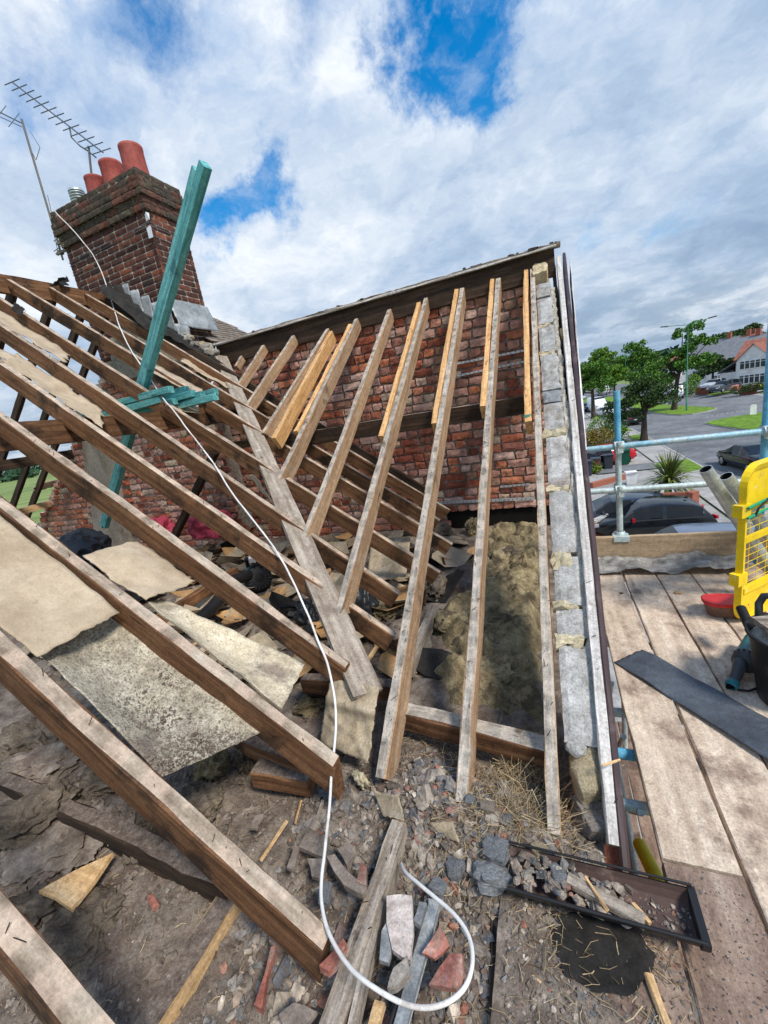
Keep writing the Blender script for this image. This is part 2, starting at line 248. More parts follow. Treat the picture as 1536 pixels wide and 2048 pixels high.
# street
mat('asphalt', ((.3, (.125, .13, .14)), (.5, (.17, .178, .19)), (.7, (.215, .223, .235))), .5, rough=.95, bump=.3, bscale=30, spot=((.10, .105, .115), .22, .54, .62, .6), spot2=((.26, .265, .27), 2.5, .6, .72, .3), var=0, grain=.25, gscale=9.)
mat('paving', ((.3, (.29, .28, .27)), (.5, (.36, .35, .335)), (.7, (.43, .42, .40))), .7, rough=.95, bump=.3, bscale=30, spot=((.22, .215, .21), .4, .52, .62, .5), var=.06, grain=.25, gscale=9.)
mat('kerb', ((.3, (.30, .29, .28)), (.7, (.46, .45, .43))), 2, rough=.95, bump=.3, var=.05, grain=.25, gscale=9.)
mat('grass', ((.3, (.075, .155, .012)), (.5, (.135, .25, .02)), (.7, (.21, .33, .04))), 2.5, rough=.95, bump=.8, bscale=25, spot=((.05, .11, .012), 1.1, .52, .68, .6), var=0, bdist=.05, grain=.25, gscale=9.)
mat('field_grass', ((.3, (.12, .17, .045)), (.5, (.19, .25, .075)), (.7, (.27, .32, .12))), .12, rough=1., bump=.3, bscale=3, spot=((.10, .15, .04), .05, .5, .62, .5), var=0, grain=.25, gscale=9.)
mat('leaf', ((.3, (.040, .11, .016)), (.5, (.085, .195, .027)), (.7, (.15, .285, .045))), .8, rough=.7, bump=0, island=True, var=.35, hue=.04, spec=.25, grain=0)
mat('light_leaf', ((.3, (.065, .15, .015)), (.5, (.13, .255, .026)), (.7, (.21, .35, .045))), .8, rough=.7, bump=0, island=True, var=.35, hue=.04, spec=.25, grain=0)
mat('dark_leaf', ((.3, (.018, .040, .012)), (.5, (.042, .085, .020)), (.7, (.095, .15, .040))), .8, rough=.7, bump=0, island=True, var=.4, hue=.04, spec=.25, grain=0)
mat('rust_leaf', ((.3, (.075, .065, .012)), (.5, (.17, .13, .02)), (.7, (.26, .17, .035))), .8, rough=.7, bump=0, island=True, var=.4, hue=.06, spec=.25, grain=0)
mat('palm_leaf', ((.3, (.045, .085, .014)), (.5, (.10, .15, .028)), (.7, (.24, .25, .075))), 2., rough=.6, bump=0, island=True, var=.4, hue=.05, grain=0)
mat('bark', ((.3, (.030, .022, .017)), (.5, (.065, .05, .04)), (.7, (.115, .09, .072))), 6, (1, 1, .3), rough=.95, bump=.8, var=.1)
mat('far_green', ((.3, (.018, .052, .030)), (.5, (.032, .078, .042)), (.7, (.055, .105, .055))), .05, rough=1., bump=0, var=0, grain=0)
for nm, c in (('car_black', (.010, .012, .014)), ('car_navy', (.030, .042, .065)), ('car_blue', (.115, .15, .22)), ('car_red', (.50, .012, .022)), ('car_white', (.80, .81, .82)), ('car_silver', (.42, .44, .47)), ('car_grey', (.05, .06, .075))):
    mat(nm, ((.3, c), (.7, tuple(x * 1.08 for x in c))), 2, rough=.16, bump=0, coat=.25, spec=.45, var=0, grain=0)
flat('car_glass', (.008, .011, .016), .05, var=0, bump=0, spec=.35, grain=0)
flat('tyre', (.012, .012, .012), .85)
flat('alloy', (.45, .46, .48), .35, .6)
flat('tail_red', (.45, .01, .012), .3)
flat('lamp_clear', (.65, .68, .72), .15)
flat('plate_white', (.75, .74, .55), .5)
flat('white_render', (.74, .745, .76), .9, scale=1.5, spot=((.60, .60, .62), .8, .56, .7, .4))
flat('white_frame', (.80, .80, .80), .5)
flat('window_glass', (.045, .060, .075), .08, var=0, bump=0)
flat('bin_brown', (.16, .075, .045), .6); flat('bin_grey', (.045, .052, .068), .55); flat('bin_green', (.010, .085, .052), .55)
flat('pink_bag', (.55, .20, .16), .7); flat('yellow_bag', (.62, .62, .03), .6)
flat('white_line', (.62, .62, .60), .8); flat('void_shade', (.008, .007, .006), 1.)  # near-black colour standing in for the shade inside holes and pipe ends
# ------------------------------------------------------------------ mesh helpers
def nz(p, s=1., seed=0.): return noise.noise(V((p[0] * s + seed, p[1] * s + seed * .7, p[2] * s - seed * .3)))
class MB:
    """collects faces of one piece, then links them as one mesh object"""
    def __init__(s): s.v = []; s.f = []; s.mi = []; s.sm = []
    def add(s, vs, fs, mi=0, sm=False):
        b = len(s.v); s.v += [tuple(v) for v in vs]
        for f in fs: s.f.append(tuple(b + i for i in f)); s.mi.append(mi); s.sm.append(sm)
        return b
    def box(s, c, d, rot=None, mi=0, jit=0.):
        vs = []
        for z in (-.5, .5):
            for y in (-.5, .5):
                for x in (-.5, .5):
                    p = V((x * d[0], y * d[1], z * d[2]))
                    if jit: p += V([rnd.uniform(-jit, jit) for _ in range(3)])
                    vs.append((rot @ p if rot else p) + V(c))
        s.add(vs, ((0, 2, 3, 1), (4, 5, 7, 6), (0, 1, 5, 4), (2, 6, 7, 3), (0, 4, 6, 2), (1, 3, 7, 5)), mi)
    def prism(s, pts, ext, mi=0):
        """closed outline (list of points) pushed along ext"""
        n = len(pts); e = V(ext); a = [V(p) for p in pts]
        s.add(a + [p + e for p in a], [tuple(range(n))[::-1], tuple(range(n, 2 * n))] + [(i, (i + 1) % n, n + (i + 1) % n, n + i) for i in range(n)], mi)
    def tube(s, pts, r, n=8, mi=0, cap=True, sm=True):
        pts = [V(p) for p in pts]; rs = r if isinstance(r, (list, tuple)) else [r] * len(pts)
        vs = []; t0 = (pts[1] - pts[0]).normalized(); u = t0.orthogonal().normalized()
        for i, p in enumerate(pts):
            t = (pts[min(i + 1, len(pts) - 1)] - pts[max(i - 1, 0)])
            t = t.normalized() if t.length > 1e-9 else t0
            u = (u - t * u.dot(t)); u = u.normalized() if u.length > 1e-6 else t.orthogonal().normalized()
            w = t.cross(u)
            for k in range(n):
                a = 2 * math.pi * k / n; vs.append(p + (u * math.cos(a) + w * math.sin(a)) * rs[i])
        fs = []
        for i in range(len(pts) - 1):
            for k in range(n):
                k2 = (k + 1) % n; fs.append((i * n + k, i * n + k2, (i + 1) * n + k2, (i + 1) * n + k))
        s.add(vs, fs, mi, sm)
        if cap:
            s.add(vs[:n], [tuple(range(n))[::-1]], mi); s.add(vs[-n:], [tuple(range(n))], mi)
    def lathe(s, prof, c=(0, 0, 0), n=24, mi=0, axis=None, sm=True):
        c = V(c); q = axis.to_track_quat('Z', 'Y') if axis is not None else None; vs = []
        for (r, z) in prof:
            for k in range(n):
                a = 2 * math.pi * k / n; p = V((r * math.cos(a), r * math.sin(a), z)); vs.append((q @ p if q else p) + c)
        m = len(prof)
        s.add(vs, [(i * n + k, i * n + (k + 1) % n, (i + 1) * n + (k + 1) % n, (i + 1) * n + k) for i in range(m - 1) for k in range(n)], mi, sm)
    def grid(s, fn, nu, nv, mi=0, sm=True):
        vs = [fn(i / nu, j / nv) for j in range(nv + 1) for i in range(nu + 1)]
        s.add(vs, [(j * (nu + 1) + i, j * (nu + 1) + i + 1, (j + 1) * (nu + 1) + i + 1, (j + 1) * (nu + 1) + i) for j in range(nv) for i in range(nu)], mi, sm)
    def mesh(s, name, mats):
        me = bpy.data.meshes.new(name); me.from_pydata(s.v, [], s.f)
        for m in (mats if isinstance(mats, (list, tuple)) else [mats]): me.materials.append(MAT[m])
        me.polygons.foreach_set('material_index', s.mi); me.polygons.foreach_set('use_smooth', s.sm); me.update(); return me
    def build(s, name, mats, parent=None, M=None): return put(name, s.mesh(name, mats), parent, M)
def put(name, me, parent=None, M=None):
    o = bpy.data.objects.new(name, me); col.objects.link(o)
    W = M if M is not None else Matrix.Identity(4)
    if parent is not None:
        o.parent = parent
        # ancestors sit at plain matrices, so the local matrix is exact without an update
        o.matrix_local = wm(parent).inverted() @ W
        WM[o.name] = W
    else:
        o.matrix_local = W; WM[o.name] = W
    return o
WM = {}
def wm(o): return WM[o.name]
def tag(o, label, cat, group=None, kind=None):
    o['label'] = label
    if cat: o['category'] = cat
    if group: o['group'] = group
    if kind: o['kind'] = kind
    return o
def thing(name, label, cat, loc=(0, 0, 0), group=None, rz=0.):
    o = bpy.data.objects.new(name, None); col.objects.link(o); o.empty_display_size = .1
    W = Matrix.Translation(V(loc)) @ Matrix.Rotation(rz, 4, 'Z'); o.matrix_local = W; WM[o.name] = W
    return tag(o, label, cat, group)
def struct(name, mb, m): o = mb.build(name, m); o['kind'] = 'structure'; return o
def centre(mb):
    """shift the points so the object's origin lies at its own base"""
    xs = list(zip(*mb.v)); c = V(((min(xs[0]) + max(xs[0])) / 2, (min(xs[1]) + max(xs[1])) / 2, min(xs[2])))
    mb.v = [tuple(V(p) - c) for p in mb.v]; return Matrix.Translation(c)
def single(name, mb, m, label, cat, group=None, kind=None):
    M = centre(mb); return tag(mb.build(name, m, None, M), label, cat, group, kind)
def dup(root, M, label=None):
    r = root.copy(); col.objects.link(r); r.matrix_local = M; WM[r.name] = M
    if label: r['label'] = label
    def kids(a, b):
        for ch in list(a.children):
            c = ch.copy(); col.objects.link(c); c.parent = b; c.matrix_local = ch.matrix_local.copy(); WM[c.name] = wm(b) @ ch.matrix_local; kids(ch, c)
    kids(root, r); return r
def frame(p0, p1, up=(0, 0, 1)):
    x = (V(p1) - V(p0)).normalized(); y = V(up).cross(x).normalized(); z = x.cross(y)
    return Matrix(((x[0], y[0], z[0], p0[0]), (x[1], y[1], z[1], p0[1]), (x[2], y[2], z[2], p0[2]), (0, 0, 0, 1)))
def beam(name, p0, p1, w, h, mats, parent=None, up=(0, 0, 1), jit=.0026, ch=.004, seg=.09, top=0., nails=0, cut0=0., cut1=0., bend=0., label=None):
    """a sawn length of timber: p0-p1 is the middle of its upper face; upper face takes the second material"""
    p0 = V(p0); p1 = V(p1); L = (p1 - p0).length; n = max(2, min(80, int(L / seg))); M = frame(p0, p1, up); b = MB()
    a = w / 2; prof = [(-a, -h + ch), (-a, -ch), (-a + ch, 0), (a - ch, 0), (a, -ch), (a, -h + ch), (a - ch, -h), (-a + ch, -h)]
    sd = rnd.uniform(0, 99); vs = []
    for i in range(n + 1):
        x = L * i / n
        for k, (y, z) in enumerate(prof):
            e = cut0 * z / h * (i == 0) + cut1 * z / h * (i == n)
            j = V((0, noise.noise(V((x * 3.1, k * 5.3, sd))), noise.noise(V((x * 3.1, k * 5.3 + 40, sd))))) * jit * 2.2
            if k in (2, 3, 1, 4): j += V((0, noise.noise(V((x * 17, k * 3.3, sd))), noise.noise(V((x * 17, k * 3.7 + 9, sd))))) * jit * 1.3
            vs.append(V((x - e, y, z)) + j + V((0, bend * .8 * math.sin(math.pi * i / n + sd * .02), bend * math.sin(math.pi * i / n))))
    fs = []; mi = []
    for i in range(n):
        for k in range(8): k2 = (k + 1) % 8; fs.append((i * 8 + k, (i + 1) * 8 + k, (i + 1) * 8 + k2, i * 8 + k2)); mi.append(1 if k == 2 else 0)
    bs = len(b.v); b.v += [tuple(v) for v in vs]; b.f += fs; b.mi += mi; b.sm += [False] * len(fs)
    b.add(vs[:8], [tuple(range(8))], 0); b.add(vs[-8:], [tuple(range(8))[::-1]], 0)
    for _ in range(nails):
        x = rnd.uniform(.1, L - .1); y = rnd.uniform(-a * .7, a * .7); q = V((x, y, 0)); t = V((rnd.uniform(-1, 1), rnd.uniform(-1, 1), rnd.uniform(.15, 1))).normalized() * rnd.uniform(.012, .035)
        b.tube((q - t * .2, q + t), .0014, 4, 2 if len(mats) > 2 else 0, sm=False)
    o = b.build(name, list(mats), parent, M)
    if label: o['label'] = label
    return o
# stones and shards: a few shared shapes
def lump_mesh(name, m, seed, flatz=1., jag=.35, n=2):
    """irregular broken lump, about 1 across"""
    import bmesh
    bm = bmesh.new(); bmesh.ops.create_icosphere(bm, subdivisions=n, radius=.5)
    for v in bm.verts:
        p = v.co.copy(); q = V((round(p.x * 2.2 + seed % 3 * .3) / 2.2, round(p.y * 2.2) / 2.2, round(p.z * 2.2) / 2.2))
        p = p * .55 + q * .45; p *= 1 + jag * nz(p, 2.3, seed); p.z *= flatz; v.co = p
    me = bpy.data.meshes.new(name); bm.to_mesh(me); bm.free(); me.materials.append(MAT[m]); return me
def shard_pts(nv, seed, el=1.):
    r = random.Random(seed); return [(math.cos(a) * el * r.uniform(.35, .55), math.sin(a) * r.uniform(.35, .55)) for a in sorted((i + r.uniform(-.3, .3)) * 2 * math.pi / nv for i in range(nv))]
def shard(name, m, pos, size, th, label, cat, group=None, seed=0, el=1., rot=None, nv=6, curl=0., outline=None):
    pts = outline or shard_pts(nv, seed, el); b = MB(); n = len(pts); r = random.Random(seed)
    dz = [r.uniform(-.1, .1) * th for _ in pts]
    if curl:            # a curled piece: fan of rings
        rings = 4; vs = [(0, 0, 0)]
        for k in range(1, rings + 1):
            for (x, y) in pts: q = k / rings; vs.append((x * q * size, y * q * size, curl * size * (q ** 2) * (abs(x) ** 1.5 * 2)))
        fs = [(0, 1 + i, 1 + (i + 1) % n) for i in range(n)] + [(1 + (k - 1) * n + i, 1 + k * n + i, 1 + k * n + (i + 1) % n, 1 + (k - 1) * n + (i + 1) % n) for k in range(1, rings) for i in range(n)]
        top = [(v[0], v[1], v[2] + th) for v in vs]; nv_ = len(vs)
        b.add(top, fs, 0, True); b.add(vs, [tuple(reversed(f)) for f in fs], 0, True)
        k0 = 1 + (rings - 1) * n
        b.add([top[k0 + i] for i in range(n)] + [vs[k0 + i] for i in range(n)], [(n + i, n + (i + 1) % n, (i + 1) % n, i) for i in range(n)], 0)
    else:
        b.add([(x * size, y * size, th + dz[i]) for i, (x, y) in enumerate(pts)] + [(x * size * 1.03, y * size * 1.03, 0) for x, y in pts], [tuple(range(n)), tuple(range(n, 2 * n))[::-1]] + [(n + i, n + (i + 1) % n, (i + 1) % n, i) for i in range(n)])
    R = (rot or Matrix.Rotation(r.uniform(0, 6.28), 4, 'Z')) 
    o = b.build(name, m, None, Matrix.Translation(V(pos)) @ R)
    return tag(o, label, cat, group)
def rotm(x=0, y=0, z=0): return Matrix.Rotation(z, 4, 'Z') @ Matrix.Rotation(y, 4, 'Y') @ Matrix.Rotation(x, 4, 'X')
def bilerp(q, u, v): return (q[0] * (1 - u) + q[1] * u) * (1 - v) + (q[3] * (1 - u) + q[2] * u) * v
def sheet(name, q, m, label, cat, sag=0., th=.004, nu=16, nv=12, wave=.01, rag=.02, nrm=None, seed=0, curl=None, parent=None, group=None, wf=5., crease=.010):
    """a limp sheet between four corners (order: around), sagging along -nrm, with ragged edges"""
    nu = int(nu * 1.6); nv = int(nv * 1.6); q = [V(p) for p in q]; nrm = V(nrm) if nrm is not None else (q[1] - q[0]).cross(q[3] - q[0]).normalized()
    if nrm.z < 0: nrm = -nrm
    c = sum(q, V()) / 4; eu = (q[1] - q[0]).normalized(); ev = (q[3] - q[0]).normalized()
    def fn(k):
        def f(u, v):
            e = rag; uu = u + (e * (noise.noise(V((v * 7, seed, u * 2))) + .6 * noise.noise(V((v * 23, seed, u * 2)))) if u in (0, 1) else 0); vv = v + (e * (noise.noise(V((u * 7, seed + 5, v * 2))) + .6 * noise.noise(V((u * 23, seed + 5, v * 2)))) if v in (0, 1) else 0)
            p = bilerp(q, uu, vv); p -= nrm * sag * 16 * u * (1 - u) * v * (1 - v) * (1 + .3 * nz((u, v, 0), 3, seed))
            p += nrm * wave * nz(p, wf, seed) + nrm * wave * .4 * nz(p, wf * 3, seed)
            p += nrm * crease * max(0., 1 - 7 * abs(nz(p, 1.7, seed + 7))) - nrm * crease * .7 * max(0., 1 - 8 * abs(nz(p, 2.9, seed + 17)))
            if curl: p += nrm * curl(u, v)
            return p + nrm * th * k - c
        return f
    b = MB(); b.grid(fn(1), nu, nv); b.grid(fn(0), nu, nv)
    N = (nu + 1) * (nv + 1); nf = nu * nv
    for i in range(nf, 2 * nf): b.f[i] = tuple(reversed(b.f[i]))
    rim = [i for i in range(nu + 1)] + [(j + 1) * (nu + 1) + nu for j in range(nv)] + [nv * (nu + 1) + i for i in range(nu - 1, -1, -1)] + [j * (nu + 1) for j in range(nv - 1, 0, -1)]
    for a, d in zip(rim, rim[1:] + rim[:1]): b.f.append((a, N + a, N + d, d)); b.mi.append(0); b.sm.append(False)
    o = b.build(name, m, parent, Matrix.Translation(c))
    if parent is None: tag(o, label, cat, group)
    return o
def crumple(name, pos, size, m, label, cat, seed=0, amp=.35, group=None, sub=4, freq=3., rz=0.):
    """a lump of crumpled stuff (bag, wool, cloth) lying on its base"""
    import bmesh
    bm = bmesh.new(); bmesh.ops.create_icosphere(bm, subdivisions=sub, radius=.5)
    for v in bm.verts:
        p = v.co.copy(); r1 = 1 - abs(nz(p, freq, seed)) * 2; r2 = 1 - abs(nz(p, freq * 2.3, seed + 3)) * 2
        p *= 1 + amp * (.6 * r1 + .3 * r2 - .45) + amp * .5 * nz(p, freq * .6, seed + 8)
        p = V((p.x * size[0], p.y * size[1], (max(p.z, -.22) + .22) * size[2] * 1.35)); v.co = p
    me = bpy.data.meshes.new(name); bm.to_mesh(me); bm.free(); me.materials.append(MAT[m])
    for p in me.polygons: p.use_smooth = True
    o = put(name, me, None, Matrix.Translation(V(pos)) @ Matrix.Rotation(rz, 4, 'Z')); return tag(o, label, cat, group)

ICO = None
def rock(b, c, s, fl=.6):
    """small irregular stone of 20 faces added to a pile"""
    global ICO
    if ICO is None:
        import bmesh
        bm = bmesh.new(); bmesh.ops.create_icosphere(bm, subdivisions=1, radius=.5); ICO = ([v.co.copy() for v in bm.verts], [tuple(v.index for v in f.verts) for f in bm.faces]); bm.free()
    R_ = rotm(rnd.uniform(-.6, .6), rnd.uniform(-.6, .6), rnd.uniform(0, 6)).to_3x3(); k = (s, s * rnd.uniform(.55, 1), s * rnd.uniform(.35, 1) * fl)
    b.add([R_ @ V((p.x * k[0], p.y * k[1], p.z * k[2])) * rnd.uniform(.75, 1.2) + V(c) for p in ICO[0]], ICO[1])
# ------------------------------------------------------------------ bricks
def brick_me(l, m, seed, h=.065, d=.06, rough=.006):
    """one brick: its face looks to -y, about 40 triangles"""
    b = MB(); r = random.Random(seed); nu, nv = 4, 3; vs = []
    for j in range(nv + 1):
        for i in range(nu + 1):
            x = (i / nu - .5) * l; z = (j / nv - .5) * h; e = (i in (0, nu)) + (j in (0, nv))
            vs.append(V((x, e * .0035, z)) + V((r.uniform(-1, 1), r.uniform(-1, 1) * .7, r.uniform(-1, 1))) * rough * (1. if e == 2 else .55))
    b.add(vs, [(j * (nu + 1) + i, j * (nu + 1) + i + 1, (j + 1) * (nu + 1) + i + 1, (j + 1) * (nu + 1) + i) for j in range(nv) for i in range(nu)])
    W = nu + 1; rim = list(range(W)) + [(j + 1) * W + nu for j in range(nv)] + [nv * W + i for i in range(nu - 1, -1, -1)] + [j * W for j in range(nv - 1, 0, -1)]
    n = len(rim); b.add([vs[i] for i in rim] + [V((vs[i].x, d, vs[i].z)) for i in rim], [(i, n + i, n + (i + 1) % n, (i + 1) % n) for i in range(n)])
    return b
def brick_set(m, lens, tag_, rough=.006, d=.06, h=.065):
    out = {}
    for L in lens:
        out[L] = []
        for k in range(5):
            b = brick_me(L, m, k * 17 + int(L * 1000), h, d, rough); out[L].append((b, b.mesh('brick', m)))
    return out
def lay(parent, spots, bset, most=300, nm='brick', rest='brickwork'):
    """spots: (centre of face, length key, matrix). The ones that show largest are objects, the rest one mesh"""
    spots = sorted(spots, key=lambda s: -(s[1] / max(.3, V(s[0]).length_squared)))
    rb = MB()
    for i, (c, L, R) in enumerate(spots):
        b, me = rnd.choice(bset[L])
        M = Matrix.Translation(V(c)) @ R
        if i < most: put(nm, me, parent, M)
        else: rb.add([M @ V(p) for p in b.v], b.f)
    if rb.v: o = rb.build(rest, me.materials[0].name, parent); o['kind'] = 'stuff'
def courses(x0, x1, z0, z1, keep, seed, lens=(.242, .118), pitch=.103, mixp=.68, joint=.026):
    r = random.Random(seed); z = z0 + pitch / 2; out = []; k = 0
    while z < z1:
        x = x0 - r.uniform(0, .2)
        while x < x1:
            L = lens[0] if r.random() > mixp else lens[1]
            if keep(x + L / 2, z): out.append((x + L / 2, z, L))
            x += L + joint
        z += pitch; k += 1
    return out
YW, YL = 5.12, 4.76
wall = thing('party_wall', 'rough red brick party wall standing behind the bare rafters', 'wall', (-2, YW, -1.75))
BS = brick_set('brick', (.242, .118), 'w', .011, h=.083)
def jm(dx=.010, dr=.02): return Matrix.Translation(V((0, rnd.uniform(-dx, dx * .3), 0))) @ rotm(rnd.uniform(-dr, dr), rnd.uniform(-dr, dr) * .6, rnd.uniform(-dr, dr))
sp = []
for x, z, L in courses(-4.55, .02, -1.78, 1.05, lambda x, z: not (x > -1.3 and z < -1.42), 3): sp.append(((x, YW - .016, z), L, jm(.012, .025)))
flue = lambda x, z: -7.75 + (z + 1.0) * .36 < x < -6.75 + (z + 1.0) * .20
zroof = lambda x: min(zM(x), (DR - NR.x * x) / NR.z) - .16
for x, z, L in courses(-9.6, -4.5, -1.78, 1.9, lambda x, z: z < zroof(x) and not flue(x, z), 9): sp.append(((x, YL - .012, z), L, jm()))
lay(wall, sp, BS, 300)
def mortar_face(x0, x1, z0, z1, y, keep, name, n=.05, amp=.007):
    b = MB(); nx = int((x1 - x0) / n); nzc = int((z1 - z0) / n)
    idx = {}
    for j in range(nzc):
        for i in range(nx):
            xc = x0 + (i + .5) * n; zc = z0 + (j + .5) * n
            if not keep(xc, zc): continue
            f = []
            for (a, c) in ((0, 0), (1, 0), (1, 1), (0, 1)):
                k = (i + a, j + c)
                if k not in idx:
                    x = x0 + k[0] * n; z = z0 + k[1] * n; idx[k] = len(b.v); b.v.append((x, y + amp * nz((x, y, z), 9) + amp * .6 * nz((x, y, z), 31), z))
                f.append(idx[k])
            b.f.append(tuple(f)); b.mi.append(0); b.sm.append(True)
    return b.build(name, 'mortar', wall)
mortar_face(-4.55, .05, -1.8, 1.10, YW + .010, lambda x, z: not (x > -1.32 and z < -1.43), 'mortar_bed')
mortar_face(-9.6, -4.5, -1.8, 2.1, YL + .004, lambda x, z: z < zroof(x) + .05, 'mortar_bed')
b = MB(); b.box((-2.25, YW + .13, -.35), (4.6, .2, 2.85)); b.box((-6.3, YL + .22, -1.2), (3.4, .38, 1.1)); b.box((-4.5, YL + .2, -.4), (.06, .36, 2.2)); b.build('wall_core', 'mortar', wall)
b = MB(); b.box((-.65, YW + .03, -1.62), (1.4, .02, .42)); b.build('opening_shade', 'void_shade', wall)  # near-black panel, paints the shade of the recess under the wall
# rendered flue, with the toothed brick edge beside it
b = MB()
def fl(u, v):
    z = -1.7 + v * 2.55; x = (-7.75 + (z + 1.0) * .36) * (1 - u) + (-6.75 + (z + 1.0) * .20) * u
    return V((x, YL - .07 + .03 * nz((x, 0, z), 2) + .012 * nz((x, 0, z), 8) + (.08 if u in (0, 1) else 0), z))
b.grid(fl, 14, 26); b.build('render_coat', 'render_coat', wall)
for k in range(9):
    z = -1.25 + k * .15; x = -6.68 + (z + 1.0) * .20
    put('brick', rnd.choice(BS[.118])[1], wall, Matrix.Translation(V((x, YL - .07, z))) @ jm(.02, .05))
for (a, c, w_) in (((872, 1003), (1070, 998), .022), ((905, 727), (1050, 699), .014), ((905, 752), (1050, 718), .014), ((1000, 972), (1060, 966), .014)):
    p0, p1 = PY(*a, YW - .03), PY(*c, YW - .03); p1.z = p0.z + (p1.z - p0.z) * .6
    o = beam('strap', p0, p1, .003, w_ * 1.6, ('strap_metal', 'strap_metal'), wall, jit=.0006, ch=.0004)
    d = (p1 - p0); n_ = int(d.length / .05); hb = MB()
    for k in range(1, n_): q = p0 + d * (k / n_) - V((0, .004, w_ * (.5 + .35 * (k % 2)))); hb.tube((q, q - V((0, .0015, 0))), .006, 8)
    hb.build('hole_row', 'void_shade', o)
# ------------------------------------------------------------------ chimney
CX0, CX1, CY0, CY1 = -6.21, -4.56, 4.70, 5.34
chim = thing('chimney_stack', 'tall dark brick chimney stack with corbelled mossy top on the ridge', 'chimney', ((CX0 + CX1) / 2, 5.0, 1.2))
CSET = brick_set('stock_brick', (.215, .1025), 'c', .0025); KSET = brick_set('cap_brick', (.215, .1025), 'k', .004)
QF = Matrix.Identity(4); QR = Matrix.Rotation(math.pi / 2, 4, 'Z'); QL = Matrix.Rotation(-math.pi / 2, 4, 'Z'); QB = Matrix.Rotation(math.pi, 4, 'Z')
def ring(z, off, odd):
    """bricks of one course; face to the viewer, to the street, then the two hidden sides"""
    out = []
    def run(a, bb, mk, o_):
        x = a; k = 0; first = True
        while x < bb - .03:
            L = .1025 if (first and o_) or rnd.random() < .12 else .215
            if bb - x - L < .05: mk((x + bb) / 2, L, (bb - x) / L); break
            mk(x + L / 2, L, 1.); x += L + .010; first = False
    run(CX0 - off, CX1 + off, lambda x, L, s: out.append(((x, CY0 - off, z), L, QF @ Matrix.Diagonal((s, 1, 1, 1)), 0)), odd)
    run(CY0 - off, CY1 + off, lambda y, L, s: out.append(((CX1 + off, y, z), L, QR @ Matrix.Diagonal((s, 1, 1, 1)), 0)), not odd)
    run(CY0 - off, CY1 + off, lambda y, L, s: out.append(((CX0 - off, y, z), L, QL @ Matrix.Diagonal((s, 1, 1, 1)), 1)), not odd)
    run(CX0 - off, CX1 + off, lambda x, L, s: out.append(((x, CY1 + off, z), L, QB @ Matrix.Diagonal((s, 1, 1, 1)), 1)), odd)
    return out
S1, S2, K1, K2 = [], [], [], []; k = 0; z = 1.20
while z < 2.86:
    for c, L, R, h in ring(z + .0375, 0, k % 2):
        if h == 0 and c[1] < CY0 + .01 and z < zroof(c[0]) - .05: continue
        (S2 if h else S1).append((c, L, Matrix.Translation(V((0, 0, 0))) @ R))
    z += .075; k += 1
for j, off in enumerate((.028, .028, .06, .06, .045, .035)):
    for c, L, R, h in ring(z + .0375, off, j % 2): (K2 if h else K1).append((c, L, R @ rotm(rnd.uniform(-.02, .02), 0, rnd.uniform(-.02, .02))))
    z += .075
CT = z
lay(chim, S1, CSET, 300); lay(chim, S2, CSET, 0); lay(chim, K1, KSET, 120, 'cap_brick', 'cap_brickwork'); lay(chim, K2, KSET, 0, 'cap_brick', 'cap_brickwork')
b = MB(); b.box(((CX0 + CX1) / 2, (CY0 + CY1) / 2, 1.97), (CX1 - CX0 - .014, CY1 - CY0 - .014, 1.85)); b.build('mortar_core', 'pale_mortar', chim); b = MB(); b.box(((CX0 + CX1) / 2, (CY0 + CY1) / 2, (z - .45 + z - .04) / 2), (CX1 - CX0 + .03, CY1 - CY0 + .03, .40)); b.box(((CX0 + CX1) / 2, (CY0 + CY1) / 2, z - .165), (CX1 - CX0 + .06, CY1 - CY0 + .06, .26)); b.build('mortar_core', 'mortar', chim)
b = MB(); b.grid(lambda u, v: V((CX0 - .03 + u * (CX1 - CX0 + .06), CY0 - .03 + v * (CY1 - CY0 + .06), CT - .03 + .09 * min(1, 6 * min(u, 1 - u), 4 * min(v, 1 - v)) + .02 * nz((u * 9, v * 4, 0), 2))), 30, 14); b.build('flaunching', 'cap_brick', chim)
for (px, hh, r0) in ((184, .36, .135), (225, .42, .145), (273, .47, .150)):
    p = PY(px, 345, 5.03); c = V((p.x, 5.03, CT)); b = MB(); ax = V((rnd.uniform(-.03, .03), rnd.uniform(-.02, .02), 1))
    b.lathe(((r0 * 1.08, -.02), (r0 * 1.06, .1), (r0 * .99, hh * .6), (r0 * .97, hh * .9), (r0 * 1.0, hh * .93), (r0 * 1.0, hh), (r0 * .86, hh), (r0 * .84, hh * .4)), (0, 0, 0), 28)
    b.build('chimney_pot', 'pot_clay', chim, Matrix.Translation(c) @ rotm(rnd.uniform(-.03, .03), rnd.uniform(-.03, .03)))
p = PY(150, 375, 5.03); b = MB()
b.lathe(((.13, -.02), (.12, .06), (.085, .09), (.085, .11)), (0, 0, 0), 20)
for k in range(6): b.lathe(((.095, .11 + k * .035), (.105, .12 + k * .035), (.105, .127 + k * .035), (.075, .135 + k * .035)), (0, 0, 0), 20)
b.lathe(((.105, .32), (.10, .35), (.0, .37)), (0, 0, 0), 20); b.build('louvred_cowl', 'galvanised', chim, Matrix.Translation(V((p.x, 5.03, CT))))
